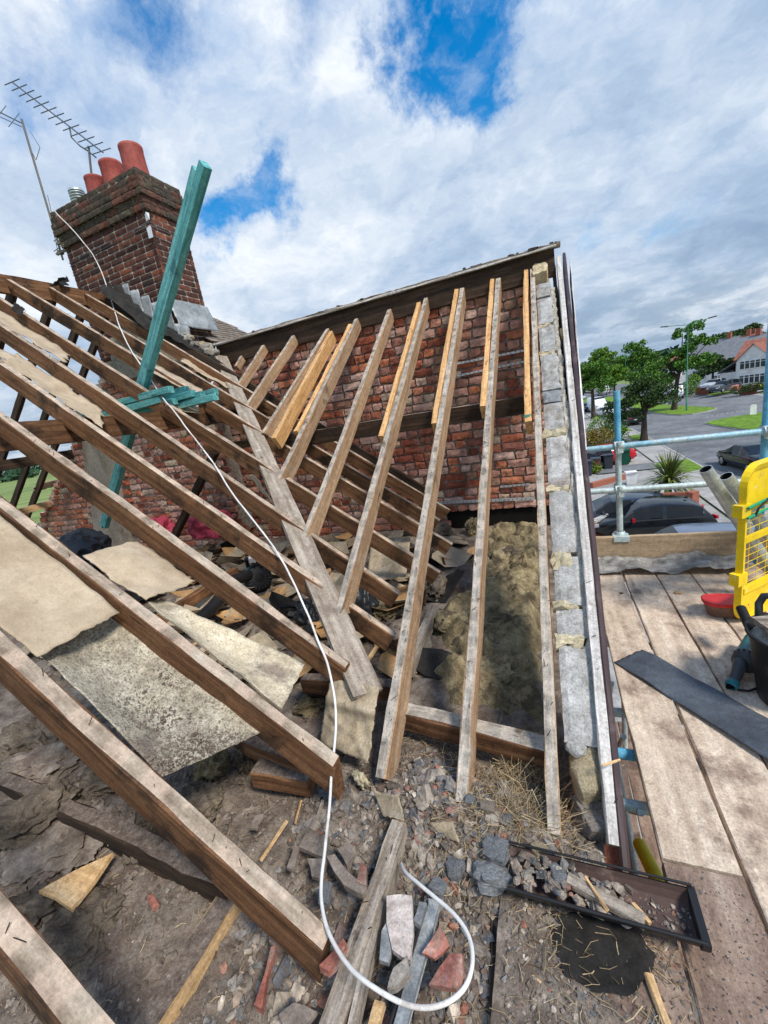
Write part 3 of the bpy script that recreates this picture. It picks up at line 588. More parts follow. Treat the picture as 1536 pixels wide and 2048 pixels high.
# lead flashing: apron on the street face, steps along the slope
o = sheet('lead_apron', [(CX1 + .012, CY0 - .06, 1.86), (CX1 + .012, CY1 + .03, 1.86), (CX1 + .10, CY1 + .05, 1.50), (CX1 + .10, CY0 - .06, 1.50)], 'lead', '', '', nu=14, nv=8, wave=.012, rag=.03, nrm=(1, 0, .2), parent=chim, seed=4)
for k in range(5):
    x = CX1 - .09 - k * .158; zt = zM(x) + .29 - .005 * k
    sheet('lead_step', [(x - .085, CY0 - .016, zt), (x + .075, CY0 - .016 + .002 * k, zt - .01), (x + .10, CY0 - .05, zt - .36), (x - .075, CY0 - .05 - .003 * k, zt - .22)], 'lead', '', '', nu=4, nv=4, wave=.01, rag=.03, nrm=(0, -1, .1), parent=chim, seed=k)
sheet('lead_tail', [(CX1 + .10, CY0 - .14, 1.52), (CX1 + .13, CY0 + .05, 1.50), (CX1 + .16, CY0 + .02, 1.26), (CX1 + .10, CY0 - .10, 1.22)], 'lead', '', '', nu=5, nv=6, wave=.03, rag=.06, nrm=(1, -.3, .5), parent=chim, seed=8)
for j, (zz_, sg) in enumerate(((2.78, 0), (2.74, 0), (2.62, 0))):
    b = MB(); b.tube([(CX0 - .005, CY0 - .008, zz_ - .05), ((CX0 + CX1) / 2, CY0 - .010, zz_ - .02), (CX1 + .008, CY0 - .008, zz_), (CX1 + .010, CY1, zz_ - .03)], .004, 5); b.build('aerial_wire', 'aerial_metal', chim)
b = MB(); b.box((CX1 - .02, CY0 - .015, 2.66), (.07, .02, .12), jit=.01); b.box((CX1, CY0 - .012, 2.83), (.05, .02, .08), jit=.01); b.build('wire_bracket', 'tape_white', chim)
# torn black felt and mortar along the slope beside the stack
sheet('torn_felt', [PM(195, 572, .13), PM(235, 568, .17), PM(312, 650, .07), PM(300, 668, .02)], 'black_felt', 'torn black roofing felt hanging along the chimney foot', 'felt', nu=14, nv=6, wave=.06, rag=.12, seed=3, wf=9)
sheet('torn_felt', [PM(98, 572, .05), PM(137, 570, .05), V(PM(136, 552, .1)), V(PM(118, 558, .12))], 'black_felt', 'small black felt flap sticking up from the main ridge', 'felt', nu=6, nv=5, wave=.04, rag=.1, seed=6, wf=9)
sheet('torn_felt', [PM(300, 640, .05), PM(365, 672, .03), PM(455, 735, .0), PM(330, 672, -.02)], 'black_felt', 'black felt strip under the lead apron of the chimney', 'felt', nu=14, nv=5, wave=.03, rag=.08, seed=12, wf=9)
for k in range(9):
    p = PM(365 + k * 8 + rnd.uniform(-5, 5), 668 + k * 5 + rnd.uniform(-6, 6), .04)
    me = lump_mesh('mortar_lump', rnd.choice(('pale_mortar', 'yellow_stone', 'mortar')), k, .7); o = put('mortar_lump', me, None, Matrix.Translation(p) @ Matrix.Diagonal((*[rnd.uniform(.09, .16)] * 3, 1)))
    tag(o, 'broken mortar lump where the valley meets the chimney foot', 'rubble', 'mortar lumps at the valley head')
# ------------------------------------------------------------------ tv aerials
ya = 4.86
pT, pB = PY(43, 238, ya), PY(126, 520, ya)
a1 = thing('tv_aerial', 'aerial on a thin leaning mast strapped to the chimney side', 'aerial', pB)
b = MB(); b.tube((pB, pT), .014, 8); b.build('mast', 'mast_metal', a1)
pL = PY(-40, 205, ya - .2); b = MB(); b.tube((PY(47, 248, ya), pL), .008, 6); b.tube((PY(44, 254, ya), PY(-40, 215, ya - .2)), .005, 6); b.build('boom', 'aerial_metal', a1)
for (c, d) in (((28, 240), 15), ((4, 222), 12), ((-14, 215), 14)):
    b = MB(); b.tube((PY(c[0] - d * .7, c[1] + d * .9, ya - .3), PY(c[0] + d * .7, c[1] - d * .9, ya + .2)), .005, 5); b.build('element', 'aerial_metal', a1)
for (py, w_) in ((485, .12), (505, .14)):
    p = PY(121, py, ya); b = MB(); b.box(p + V((.05, 0, 0)), (w_ + .14, .03, .03)); b.box(p, (.06, .06, .05)); b.tube((p + V((-.06, -.05, .02)), p + V((.12, -.06, .03))), .006, 6); b.build('bracket', 'mast_metal', a1)
b = MB(); b.tube([PY(60, 262, ya), PY(80, 295, ya - .05), PY(72, 320, ya), PY(62, 300, ya)], .004, 5); b.tube([PY(95, 390, ya), PY(104, 430, ya - .02), PY(108, 470, ya), PY(118, 512, ya)], .004, 5); b.build('lead_wire', 'aerial_metal', a1)
yb = 5.6
a2 = thing('tv_aerial', 'long yagi aerial with a row of short rods behind the pots', 'aerial', PY(180, 330, yb))
q0, q1 = PY(24, 164, yb), PY(206, 305, yb)
b = MB(); b.tube((q0, q1), .011, 6); b.build('boom', 'aerial_metal', a2)
ev = V((.165, .02, -.01))
for k in range(13):
    p = q0.lerp(q1, k / 12.2); s_ = .95 + .1 * (k > 10); b = MB(); b.tube((p - ev * s_, p + ev * s_), .007, 5); b.build('element', 'aerial_metal', a2)
b = MB(); b.tube([PY(139, 255, yb), PY(143, 275, yb), PY(160, 292, yb), PY(176, 302, yb), PY(192, 315, yb)], .011, 6); b.build('arm', 'aerial_metal', a2)
b = MB(); b.tube((PY(177, 292, yb), PY(183, 350, yb)), .016, 6); b.build('mast', 'mast_metal', a2)
# ------------------------------------------------------------------ front gable: ridge, rafters, valley board
gf = thing('gable_roof_frame', 'stripped gable roof frame of grey rafters under a dark ridge board', 'roof frame', (-2, 3, -1.6))
ru = NG
yr = 5.07
beam('ridge_board', (-4.32, yr + .015, 1.235), (.18, yr + .015, 1.262), .03, .26, ('dark_timber', 'dark_timber'), gf)
o = beam('ridge_cap', (-4.36, yr + .02, 1.275), (.24, yr + .02, 1.30), .13, .03, ('old_plank', 'old_plank'), gf, jit=.006)
beam('ridge_batten', (-4.30, yr - .045, 1.255), (.20, yr - .045, 1.282), .025, .02, ('weathered_paint', 'old_plank'), gf, jit=.003)
b = MB()
for k in range(90):
    x = rnd.uniform(-.25, .22) if k < 25 else rnd.uniform(-4.2, .1); t_ = (x + 4.3) / 4.5; b.box((x, yr + rnd.uniform(-.03, .06), 1.272 + .027 * t_ + rnd.uniform(0, .006)), (rnd.uniform(.02, .08), rnd.uniform(.02, .05), rnd.uniform(.008, .022)), jit=.006)
o = b.build('moss_crumb', 'cap_brick', gf); o['kind'] = 'stuff'
GT = ('grey_side', 'grey_top', 'dark_timber')
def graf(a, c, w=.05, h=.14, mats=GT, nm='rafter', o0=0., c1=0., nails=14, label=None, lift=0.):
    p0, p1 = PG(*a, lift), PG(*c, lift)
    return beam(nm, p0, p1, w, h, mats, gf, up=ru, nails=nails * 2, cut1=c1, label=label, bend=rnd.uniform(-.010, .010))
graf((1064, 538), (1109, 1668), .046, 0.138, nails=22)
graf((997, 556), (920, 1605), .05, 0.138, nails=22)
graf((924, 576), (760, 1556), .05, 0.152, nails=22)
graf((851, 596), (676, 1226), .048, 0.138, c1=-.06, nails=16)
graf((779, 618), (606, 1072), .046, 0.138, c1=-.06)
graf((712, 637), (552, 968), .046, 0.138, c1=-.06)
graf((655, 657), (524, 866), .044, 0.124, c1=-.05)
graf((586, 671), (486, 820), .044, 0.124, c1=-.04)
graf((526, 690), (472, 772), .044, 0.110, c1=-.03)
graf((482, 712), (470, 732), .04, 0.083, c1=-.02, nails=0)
NW = ('new_timber', 'new_timber', 'dark_timber')
for (a, c) in (((1052, 534), (1056, 842)), ((985, 556), (964, 812)), ((912, 578), (869, 846)), ((838, 604), (760, 872)), ((700, 648), (590, 862))):
    graf(a, c, .044, .125, NW, 'new_rafter', nails=4, label='fresh pale pine length fixed beside an old rafter', lift=.004)
graf((661, 662), (546, 876), .045, 0.138, NW, 'new_rafter', nails=4, label='fresh orange pine rafter with a square cut lower end', lift=.03)
p = PG(1057, 842, -.045); b = MB(); b.box((0, 0, 0), (.03, .046, .095)); b.build('painted_end', 'green_paint', gf, frame(p, p + V((0, -math.cos(GP), -math.sin(GP))), ru))
# purlin on edge below the rafters
beam('purlin', PG(556, 872, -.22), PG(1062, 790, -.22), .11, .14, ('dark_timber', 'timber_top'), gf)
# valley board lying on the main rafters
def pv(a): return PG(*a, .012)
va, vb = PG(446, 712), PG(748, 1385)
mid = (NM + NG).normalized()
beam('valley_board', va + V((-.02, -.02, .012)), vb + V((-.02, -.02, .012)), .165, .028, ('old_plank', 'valley_board', 'dark_timber'), gf, up=(NM * .75 + NG * .25).normalized(), nails=10, ch=.002, cut1=.0)
# short trimmer between the lower rafters
beam('trimmer', PZ(796, 1412, -1.50), PZ(1092, 1486, -1.50), .085, .10, ('timber_side', 'grey_top'), gf, jit=.004)
# ------------------------------------------------------------------ main roof frame
mf = thing('main_roof_frame', 'stripped main roof frame of brown rafters running down from its ridge', 'roof frame', (-3, 2, -1.5))
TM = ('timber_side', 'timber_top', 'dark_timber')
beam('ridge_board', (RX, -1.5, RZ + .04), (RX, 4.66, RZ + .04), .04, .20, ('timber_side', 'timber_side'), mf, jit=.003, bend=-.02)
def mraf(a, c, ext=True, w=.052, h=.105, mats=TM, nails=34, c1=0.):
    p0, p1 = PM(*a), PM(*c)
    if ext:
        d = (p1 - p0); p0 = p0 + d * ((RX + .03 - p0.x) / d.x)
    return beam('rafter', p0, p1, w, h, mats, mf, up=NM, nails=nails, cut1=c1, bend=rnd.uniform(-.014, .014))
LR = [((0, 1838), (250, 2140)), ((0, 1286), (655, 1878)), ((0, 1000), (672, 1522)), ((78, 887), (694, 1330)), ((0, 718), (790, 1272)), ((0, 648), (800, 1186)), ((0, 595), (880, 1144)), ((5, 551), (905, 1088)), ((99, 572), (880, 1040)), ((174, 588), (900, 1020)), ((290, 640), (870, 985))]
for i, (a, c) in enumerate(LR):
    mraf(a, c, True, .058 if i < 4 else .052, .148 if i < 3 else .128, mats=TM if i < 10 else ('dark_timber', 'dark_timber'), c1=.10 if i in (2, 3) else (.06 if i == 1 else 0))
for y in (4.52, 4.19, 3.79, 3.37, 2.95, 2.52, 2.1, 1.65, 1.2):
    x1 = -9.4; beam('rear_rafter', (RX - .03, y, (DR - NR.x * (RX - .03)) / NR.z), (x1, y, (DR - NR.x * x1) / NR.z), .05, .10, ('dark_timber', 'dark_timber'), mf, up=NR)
p = PM(130, 836, -.12); beam('purlin', (p.x, -.4, p.z - .01), (p.x, YL + .05, p.z - .01), .075, .17, ('timber_side', 'timber_top'), mf, jit=.004)
p2 = hit(40, 915, NR, DR - .12); beam('rear_purlin', (p2.x, .2, p2.z), (p2.x, YL, p2.z), .07, .16, ('dark_timber', 'timber_side'), mf)
beam('strut', PY(425, 905, 4.0), PY(330, 1105, 4.0), .08, .09, ('dark_timber', 'dark_timber'), mf, up=(0, -1, 0))
beam('collar', PY(405, 893, 4.3), PY(505, 878, 4.3), .05, .09, ('timber_side', 'timber_top'), mf)
# a rag of felt draped over the second rafter high up
sheet('felt_scrap', [PM(30, 606, .055), PM(50, 618, .06), PM(42, 634, .01), PM(24, 620, .01)], 'black_felt', 'tiny grey felt scrap folded over an upper rafter', 'felt', nu=5, nv=4, wave=.02, rag=.1)
# ------------------------------------------------------------------ gable end wall: stepped blocks following the slope
gw = thing('gable_wall', 'grey concrete block gable wall rising along the verge', 'wall', (.05, 3, -1.7))
SU = V((0, math.cos(GP), math.sin(GP)))            # up the slope
def slope_s(py):                                    # distance up the slope of a mark seen at that height
    p = PG(1080 + (py - 545) * .06, py, -.03); return p.dot(SU)
XB0, XB1 = -.012, .122
def sblock(name, y0, y1, m, x0=XB0, x1=XB1, dp=.16, top=-.03, jit=.006, sub=6, rough=.006, parent=gw):
    s0, s1 = slope_s(y1), slope_s(y0); L = s1 - s0; b = MB(); sd = rnd.uniform(0, 50)
    def top_f(u, v):
        x = x0 + u * (x1 - x0); s = s0 + v * L
        return V((x, 0, 0)) + SU * s + NG * (DG + top + rough * nz((x * 9, s * 6, sd), 1.6) + rough * .8 * nz((x * 40, s * 40, sd), 1) - (.010 if u in (0, 1) or v in (0, 1) else 0)) + V((rough * nz((s * 12, sd, u), 1) if u in (0, 1) else 0, 0, 0)) + SU * (rough * nz((x * 20, sd + 9, v), 1) if v in (0, 1) else 0)
    nu, nv = 5, max(4, int(L / .03)); b.grid(top_f, nu, nv, sm=False)
    W = nu + 1; rim = list(range(W)) + [(j + 1) * W + nu for j in range(nv)] + [nv * W + i for i in range(nu - 1, -1, -1)] + [j * W for j in range(nv - 1, 0, -1)]
    n = len(rim); vs = [V(b.v[i]) for i in rim]; b.add(vs + [v - NG * dp for v in vs], [(n + i, n + (i + 1) % n, (i + 1) % n, i) for i in range(n)])
    M = centre(b); return b.build(name, m, parent, M)
for (a, c) in ((566, 592), (596, 646), (651, 702), (708, 778), (806, 858), (872, 972), (980, 1102), (1112, 1208), (1216, 1272), (1288, 1484)): sblock('block', a, c, 'concrete_block')
sblock('half_block', 781, 803, 'slate_stone')
b_ = sblock('broken_brick', 516, 556, 'yellow_stone', -.03, .10, .12, .03, rough=.02)
sblock('mortar_bed', 548, 1500, 'mortar', XB0 + .01, XB1 - .005, .2, -.085, rough=.012)
sblock('mortar_edge', 580, 1470, 'pale_mortar', XB1 - .01, .150, .12, -.035, rough=.022)
for (a, c, x0, x1, t) in ((858, 873, -.03, .12, -.018), (972, 982, -.02, .10, -.02), (1102, 1140, -.02, .085, -.014), (1205, 1218, -.02, .10, -.02), (1270, 1292, -.025, .105, -.012), (702, 709, -.02, .1, -.02), (645, 653, -.02, .09, -.02)): sblock('foam_joint', a, c, 'foam', x0, x1, .05, t - .006, rough=.03)
me = lump_mesh('stone', 'yellow_stone', 5, .95, .3, 3); p = PG(1162, 1552, -.10); o = put('stone_block', me, None, Matrix.Translation(p) @ rotm(.3, 0, .1) @ Matrix.Diagonal((.155, .19, .17, 1))); tag(o, 'squarish pale yellow stone at the foot of the block wall', 'stone')
me = lump_mesh('stone', 'mortar', 9, .95, .3, 3); p = PG(1182, 1640, -.13); o = put('stone_block', me, None, Matrix.Translation(p) @ rotm(.2, .1, .5) @ Matrix.Diagonal((.13, .15, .17, 1))); tag(o, 'dirty half buried brick below the yellow stone', 'stone')
me = lump_mesh('stone', 'concrete_block', 2, .6, .3, 2); p = PG(1150, 1500, -.03); o = put('stone_block', me, None, Matrix.Translation(p) @ rotm(.3, .1, .9) @ Matrix.Diagonal((.10, .07, .07, 1))); tag(o, 'small grey rubble piece on top of the yellow stone', 'stone')
# ------------------------------------------------------------------ bargeboard on the verge
bb = thing('bargeboard', 'weathered white bargeboard with brown plastic trim along the verge', 'bargeboard', (.2, 3, -1.6))
def vline(a, c, o=0): return PG(*a, o), PG(*c, o)
p0, p1 = vline((1117, 512), (1228, 1690)); beam('board', p0, p1, .042, .16, ('weathered_paint', 'weathered_paint', 'dark_timber'), bb, up=NG, jit=.002, nails=6)
p0, p1 = vline((1128, 505), (1252, 1735), .004); beam('trim', p0, p1, .030, .21, ('brown_plastic', 'brown_plastic'), bb, up=NG, jit=.001, ch=.008)
p0, p1 = vline((1130, 520), (1165, 900), .0); p0.x += .05; p1.x += .02; beam('cover_strip', p0, p1, .012, .24, ('weathered_paint', 'white_render'), bb, up=NG, jit=.002)
p0, p1 = vline((1107, 530), (1206, 1500), -.10); beam('backing_board', p0, p1, .035, .10, ('dark_timber', 'dark_timber'), bb, up=NG)
for (a, c) in ((656, 672), (845, 880), (1005, 1060)):
    q0, q1 = PG(1118 + (a - 600) * .105, a, -.05), PG(1118 + (c - 600) * .105, c, -.05); beam('packing_piece', q0, q1, .03, .06, ('splinter', 'splinter'), bb, up=NG)
# front wall of the bay below the verge, and the plain walls that carry the roof
hw = thing('house_wall', 'shadowed masonry of the house below the scaffold deck', 'wall', (0, 3, GZ))
b = MB(); b.box((.085, 3.3, -4.35), (.17, 4.0, 4.9)); b.build('front_wall', 'brick_far', hw)
b = MB(); b.box((-.58, .5, -4.35), (.16, 1.8, 4.9)); b.box((-4.5, -.6, -4.35), (8., .2, 4.9)); b.build('side_wall', 'brick_far', hw)
# ------------------------------------------------------------------ neighbour's tiled roof beyond the chimney
nr = thing('neighbour_roof', 'brown plain tiled roof of the adjoining house beyond the chimney', 'roof', (-4, 6, 0))
e0, e1 = PM(396, 612), PM(520, 670)
slen = V((math.cos(MP), 0, -math.sin(MP)))
apex = V((RX + .35, 6.2, zM(RX + .35)))
b = MB(); tb = []; rows = 46
TL = MB(); TL.box((0, 0, 0), (.165, .155, .014), jit=.002); tme = TL.mesh('tile', 'roof_tile'); rest = MB(); cnt = 0
for i in range(rows):
    s = i * .095
    yend = 6.25 + s * .72
    y = 5.22 + (i % 2) * .08
    while y < yend:
        c = V((RX + .02, y, zM(RX + .02) + .02)) + slen * s
        M = Matrix.Translation(c) @ Matrix.Rotation(MP - .07, 4, 'Y') @ rotm(rnd.uniform(-.02, .02), rnd.uniform(-.02, .02), rnd.uniform(-.02, .02))
        front = c.y < 6.9 and c.x < -3.6
        if front and cnt < 260: put('roof_tile', tme, nr, M); cnt += 1
        else: rest.add([M @ V(p) for p in TL.v], TL.f)
        y += .162
o = rest.build('tile_field', 'roof_tile', nr); o['kind'] = 'stuff'
b = MB(); Q = [V((RX, 5.2, RZ - .01)), V((RX, 6.25, RZ - .01)), V((RX, 6.25, RZ)) + slen * 4.4 + V((0, 3.3, -.02)), V((RX, 5.2, RZ - .02)) + slen * 4.4]; b.add(Q, [(0, 1, 2, 3)]); b.add([V((RX, 5.2, RZ - .02)), V((RX, 6.25, RZ - .02)), V((-9, 9.5, -.7)), V((-9, 5.2, -.7))], [(3, 2, 1, 0)]); b.build('roof_deck', 'dark_timber', nr)
# ------------------------------------------------------------------ black gutter at the eaves
gz = -1.55
gA, gB = PZ(1000, 1768, gz), PZ(1392, 1888, gz)
gu = thing('eaves_gutter', 'short black gutter length full of rubble at the rafter feet', 'gutter', (.05, 1.02, gz - .08))
L = .53; gx0 = -.21; gy = (gA.y + gB.y) / 2
prof = [(0, 0), (.004, -.02), (.014, -.042), (.045, -.052), (.10, -.052), (.122, -.040), (.132, -.014), (.135, .006)]
b = MB(); n = len(prof)
def gp(x, k, off=0.): y, z = prof[k]; return V((x, gy + y + (off if k < 4 else -off), gz + z + (off if 1 < k < 6 else 0)))
segs = 10
for inner in (0, 1):
    vs = [gp(gx0 + L * i / segs, k, .004 * inner) for i in range(segs + 1) for k in range(n)]
    b.add(vs, [((i * n + k), (i * n + k + 1), ((i + 1) * n + k + 1), ((i + 1) * n + k))[::(1 if inner else -1)] for i in range(segs) for k in range(n - 1)], inner)
b.tube([(gx0, gy - .001, gz + .002), (gx0 + L, gy - .001, gz + .002)], .006, 6, 0); b.tube([(gx0, gy + .138, gz + .014), (gx0 + L, gy + .138, gz + .014)], .004, 6, 0)
b.build('trough', ['black_gutter', 'gutter_inside'], gu)
b = MB(); cap_ = [V((gx0 + L - .012, gy + y, gz + z)) for y, z in [(-.008, .006), (-.004, -.022), (.010, -.048), (.045, -.058), (.10, -.058), (.125, -.044), (.136, -.016), (.139, .008)]]
b.prism(cap_, (.020, 0, 0)); b.build('end_cap', 'black_gutter', gu)
# ------------------------------------------------------------------ eaves timbers
tag(beam('fascia_plank', PZ(798, 1642, -1.575), PZ(655, 2075, -1.575) + V((-.008, 0, 0)), .060, .13, ('old_plank', 'old_plank', 'dark_timber'), None, jit=.006, nails=4), 'split weathered fascia plank running towards the viewer', 'plank')
tag(beam('wall_plate', PZ(468, 1772, -1.625), PZ(270, 2085, -1.625), .085, .10, ('splinter', 'dusty_top', 'dark_timber'), None, jit=.004), 'dust covered wall plate with one clean yellow edge', 'timber')
tag(beam('ceiling_joist', PZ(-30, 1540, -1.575), PZ(450, 1752, -1.565), .075, .12, ('dark_timber', 'dusty_top'), None, jit=.006, cut1=.05), 'long dusty ceiling joist ending under the near rafter', 'joist')
tag(beam('ceiling_joist', PZ(478, 1468, -1.50), PZ(600, 1512, -1.50), .075, .09, ('timber_side', 'dusty_top'), None, jit=.004, cut1=.05), 'short dusty joist end beside the rafter foot', 'joist')
tag(beam('ceiling_joist', PZ(510, 1530, -1.55), PZ(622, 1548, -1.55), .09, .09, ('timber_side', 'dusty_top'), None, jit=.004), 'square cut dusty joist end lying clear of the rafter', 'joist')
tag(beam('ceiling_joist', PZ(605, 1352, -1.50), PZ(790, 1366, -1.50), .07, .10, ('timber_side', 'dusty_top'), None, jit=.004), 'joist crossing behind the foot of the valley board', 'joist')
tag(beam('ceiling_joist', PZ(690, 1215, -1.55), PZ(800, 1275, -1.50), .08, .10, ('dark_timber', 'timber_top'), None, jit=.004), 'dark joist end beyond the valley board', 'joist')
tag(beam('ceiling_joist', PZ(868, 1210, -1.58), PZ(815, 1330, -1.58), .07, .09, ('old_plank', 'old_plank'), None, jit=.004), 'rough brown timber lying under the gable rafters', 'joist')
tag(beam('ceiling_joist', PZ(300, 1240, -1.45), PZ(470, 1135, -1.45), .07, .10, ('timber_side', 'timber_side'), None, jit=.004), 'brown joist under the curled cream board', 'joist')
# lead soaker strips by the fascia
for k, (a, c, w, m, lab) in enumerate((((868, 1800), (792, 2075), .035, 'lead', 'narrow grey lead strip beside the broken red tile'), ((855, 1800), (770, 2075), .008, 'black_gutter', 'black plastic edging alongside the lead strip'), ((760, 1800), (700, 2075), .03, 'old_plank', 'dark split lath along the fascia plank'))):
    tag(beam('edge_strip', PZ(*a, -1.60 + .01 * k), PZ(*c, -1.60 + .01 * k), w, .03, (m, m), None, jit=.002, ch=.001), lab, 'strip')
# ------------------------------------------------------------------ scaffold deck
deck = [(.277, .500, 1.25, 3.765, 'deck_board', 'first deck board beside the bargeboard beyond the black strip end'), (.514, .738, -.4, 3.765, 'deck_board', 'second deck board from the house passing under the black strip'), (.748, .972, -.4, 3.765, 'deck_board', 'third deck board from the house between two dark gaps'),
        (.984, 1.208, .2, 3.765, 'deck_board', 'fourth deck board carrying the red lidded tub'), (1.218, 1.442, .2, 3.765, 'deck_board', 'fifth deck board under the yellow gate'), (1.452, 1.676, .2, 3.765, 'deck_board', 'outermost deck board behind the black bucket'),
        (.277, .500, -.4, 1.238, 'dirty_board', 'short dirt stained deck board right of the gutter end'), (.036, .262, -.4, 1.16, 'dirty_board', 'dirt strewn deck board passing under the gutter end'), (-.242, .022, -.4, 1.10, 'dirty_board', 'dark dirt covered deck board left of the bright slot')]
for (x0, x1, y0, y1, m, lab) in deck:
    tag(beam('scaffold_board', ((x0 + x1) / 2, y0, DK), ((x0 + x1) / 2, y1, DK), x1 - x0, .038, (m, m, 'dark_timber'), None, jit=.0022, ch=.004, seg=.1, bend=rnd.uniform(-.004, .002)), lab, 'scaffold board', 'scaffold boards of the deck')
for k in range(5):  # boards added below the deck so the gaps look dark
    tag(beam('scaffold_board', (.16 + k * .235, -.5, -3.7), (.16 + k * .235, 4.2, -3.7), .225, .038, ('dirty_board', 'dirty_board'), None), 'added scaffold board under the deck, darkening the view through its gaps', 'scaffold board', 'boards added below the deck gaps')
tag(beam('toe_board', (.29, 3.78, DK + .255), (2.4, 3.78, DK + .275), .038, .24, ('toe_timber', 'toe_timber'), None, jit=.002), 'upright timber toe board across the end of the deck', 'toe board')
sheet('lead_offcut', [(.28, 3.53, DK + .012), (1.35, 3.56, DK + .015), (1.35, 3.745, DK + .10), (.28, 3.745, DK + .075)], 'lead_sheet', 'crumpled grey sheet lying along the toe board', 'sheet', nu=50, nv=14, wave=.06, rag=.07, seed=5, wf=6, curl=lambda u, v: .018 * (1 - v) ** 3)
# ------------------------------------------------------------------ scaffold tubes
sf = thing('tube_scaffold', 'galvanised scaffold guard rails and posts with blue painted tops', 'scaffold', (.9, 3.8, GZ))
TR = .0242
def tube(name, a, c, m, parent=sf, r=TR): b = MB(); b.tube((a, c), r, 14); return b.build(name, m, parent)
PP = PY(1240, 1080, 3.84)
b = MB(); b.tube(((.535, 3.84, GZ), (.535, 3.84, -.66)), TR, 14, 0); b.tube(((.535, 3.84, -.66), (.535, 3.84, -.18)), TR * 1.02, 14, 1); b.build('upright', ['pale_tube', 'blue_paint'], sf)
b = MB(); b.tube(((1.49, 3.84, GZ), (1.49, 3.84, .35)), TR * 1.02, 14, 0); b.build('upright', ['blue_paint'], sf)
tube('guard_rail', (.10, 3.79, -.618), (2.6, 3.79, -.63), 'blue_band'); tube('guard_rail', (.10, 3.79, -.985), (2.6, 3.79, -.995), 'pale_tube')
def coupler(p):
    b = MB(); ps = V(p)
    b.lathe(((TR * 1.5, -.032), (TR * 1.62, -.018), (TR * 1.62, .018), (TR * 1.5, .032)), ps + V((0, 0, .0)), 12); b.tube((ps + V((-.035, -.055, 0)), ps + V((.035, -.055, 0))), TR * 1.55, 12)
    b.tube((ps + V((-.012, -.085, .035)), ps + V((-.012, -.085, -.04))), .010, 6); b.tube((ps + V((0, -.115, .026)), ps + V((0, -.08, .026))), .014, 6); b.box(ps + V((.0, -.07, -.04)), (.05, .04, .03)); return b.build('coupler', 'pale_tube', sf)
coupler((.535, 3.84, -.615)); coupler((.535, 3.84, -.985)); coupler((1.49, 3.84, -.62)); coupler((1.49, 3.84, -.99))
b = MB(); b.box((.535, 3.80, DK + .235), (.12, .10, .045)); b.lathe(((.045, 0), (.038, .03), (.030, .035)), (.535, 3.83, DK + .25), 10); b.build('toe_clip', 'pale_tube', sf)
# lattice and tubes seen below the deck
for (a, c, m) in (((.24, .6, -2.35), (.30, 3.9, -2.35), 'galvanised'), ((.75, -.3, -1.74), (.75, 3.9, -1.74), 'galvanised'), ((1.4, -.3, -1.74), (1.4, 3.9, -1.74), 'galvanised')): tube('ledger', a, c, m)
for y in (.55, 1.0, 1.55, 2.1, 2.75, 3.4): tube('transom', (.10, y, -1.79), (1.8, y, -1.79), 'pale_tube')
for k in range(8):
    y = .7 + k * .4; tube('lattice_brace', (.26, y, -1.76), (.28, y + .4 * (1 if k % 2 else 1), -2.23 if k % 2 else -2.23), 'pale_tube', r=.013)
tube('ledger', (.20, 1.75, -1.72), (.60, 1.75, -1.72), 'blue_paint'); tube('upright', (.42, 1.4, GZ), (.42, 1.4, -1.7), 'pale_tube'); tube('ledger', (.1, .8, -3.4), (1.8, 3.2, -3.4), 'galvanised'); tube('ledger', (.3, -.2, -3.6), (.3, 4, -3.6), 'galvanised')
tag(tube('yellow_brace', PZ(1280, 1690, -2.2), PZ(1335, 1800, -2.0), 'yellow_tube', None, .03), 'bright yellow tube below the gap by the gutter', 'tube')
for i, (a, c) in enumerate((((1411, 938), (1590, 1215)), ((1452, 952), (1600, 1150)))):
    t0 = PY(*a, 3.02 + .12 * i); t1 = PY(*c, 3.25 + .12 * i); b = MB(); d = (t1 - t0).normalized()
    b.tube((t0, t1), .037, 18, 0, cap=False); b.tube((t1, t0), .032, 18, 1, cap=False); q = d.to_track_quat('Z', 'Y')
    b.lathe(((.037, 0), (.032, 0)), t0, 18, 0, axis=d); b.lathe(((.0, .25), (.032, .25)), t0, 18, 1, axis=d)
    tag(b.build('leaning_pipe', ['galvanised', 'void_shade']), ('front one of two galvanised pipes leaning behind the yellow gate', 'rear one of two galvanised pipes leaning behind the yellow gate')[i], 'pipe', 'leaning pipes')
# ------------------------------------------------------------------ yellow gate standing on the deck
u = V((.73, .684, 0)).normalized(); w = V((0, 0, 1)); fo = PZ(1474, 1247, DK)
GH = PY(1474, 940, fo.y).z - DK; GWD = 1.5
gt = thing('site_gate', 'bright yellow steel mesh gate leaning at an angle on the deck', 'gate', fo)
def gp2(a, h, o=0.): return fo + u * a + V((0, 0, h)) + V((u.y, -u.x, 0)) * o
fr = .020
rc = .10
path = [gp2(GWD, .018), gp2(rc, .018)] + [gp2(rc - rc * math.sin(t), .018 + rc - rc * math.cos(t)) for t in [math.pi / 2 * k / 6 for k in range(1, 7)]] + [gp2(0, GH - rc)] + [gp2(rc - rc * math.cos(t), GH - rc + rc * math.sin(t)) for t in [math.pi / 2 * k / 6 for k in range(1, 7)]] + [gp2(GWD, GH)]
b = MB(); b.tube(path, fr * 1.25, 4, 0, sm=False); b.build('frame', 'yellow_paint', gt)
b = MB(); b.prism([gp2(.02, GH - .26, .004), gp2(GWD, GH - .26, .004), gp2(GWD, GH - .01, .004), gp2(.10, GH - .01, .004), gp2(.035, GH - .05, .004), gp2(.02, GH - .10, .004)], V((u.y, -u.x, 0)) * -.008); b.build('top_panel', 'yellow_paint', gt)
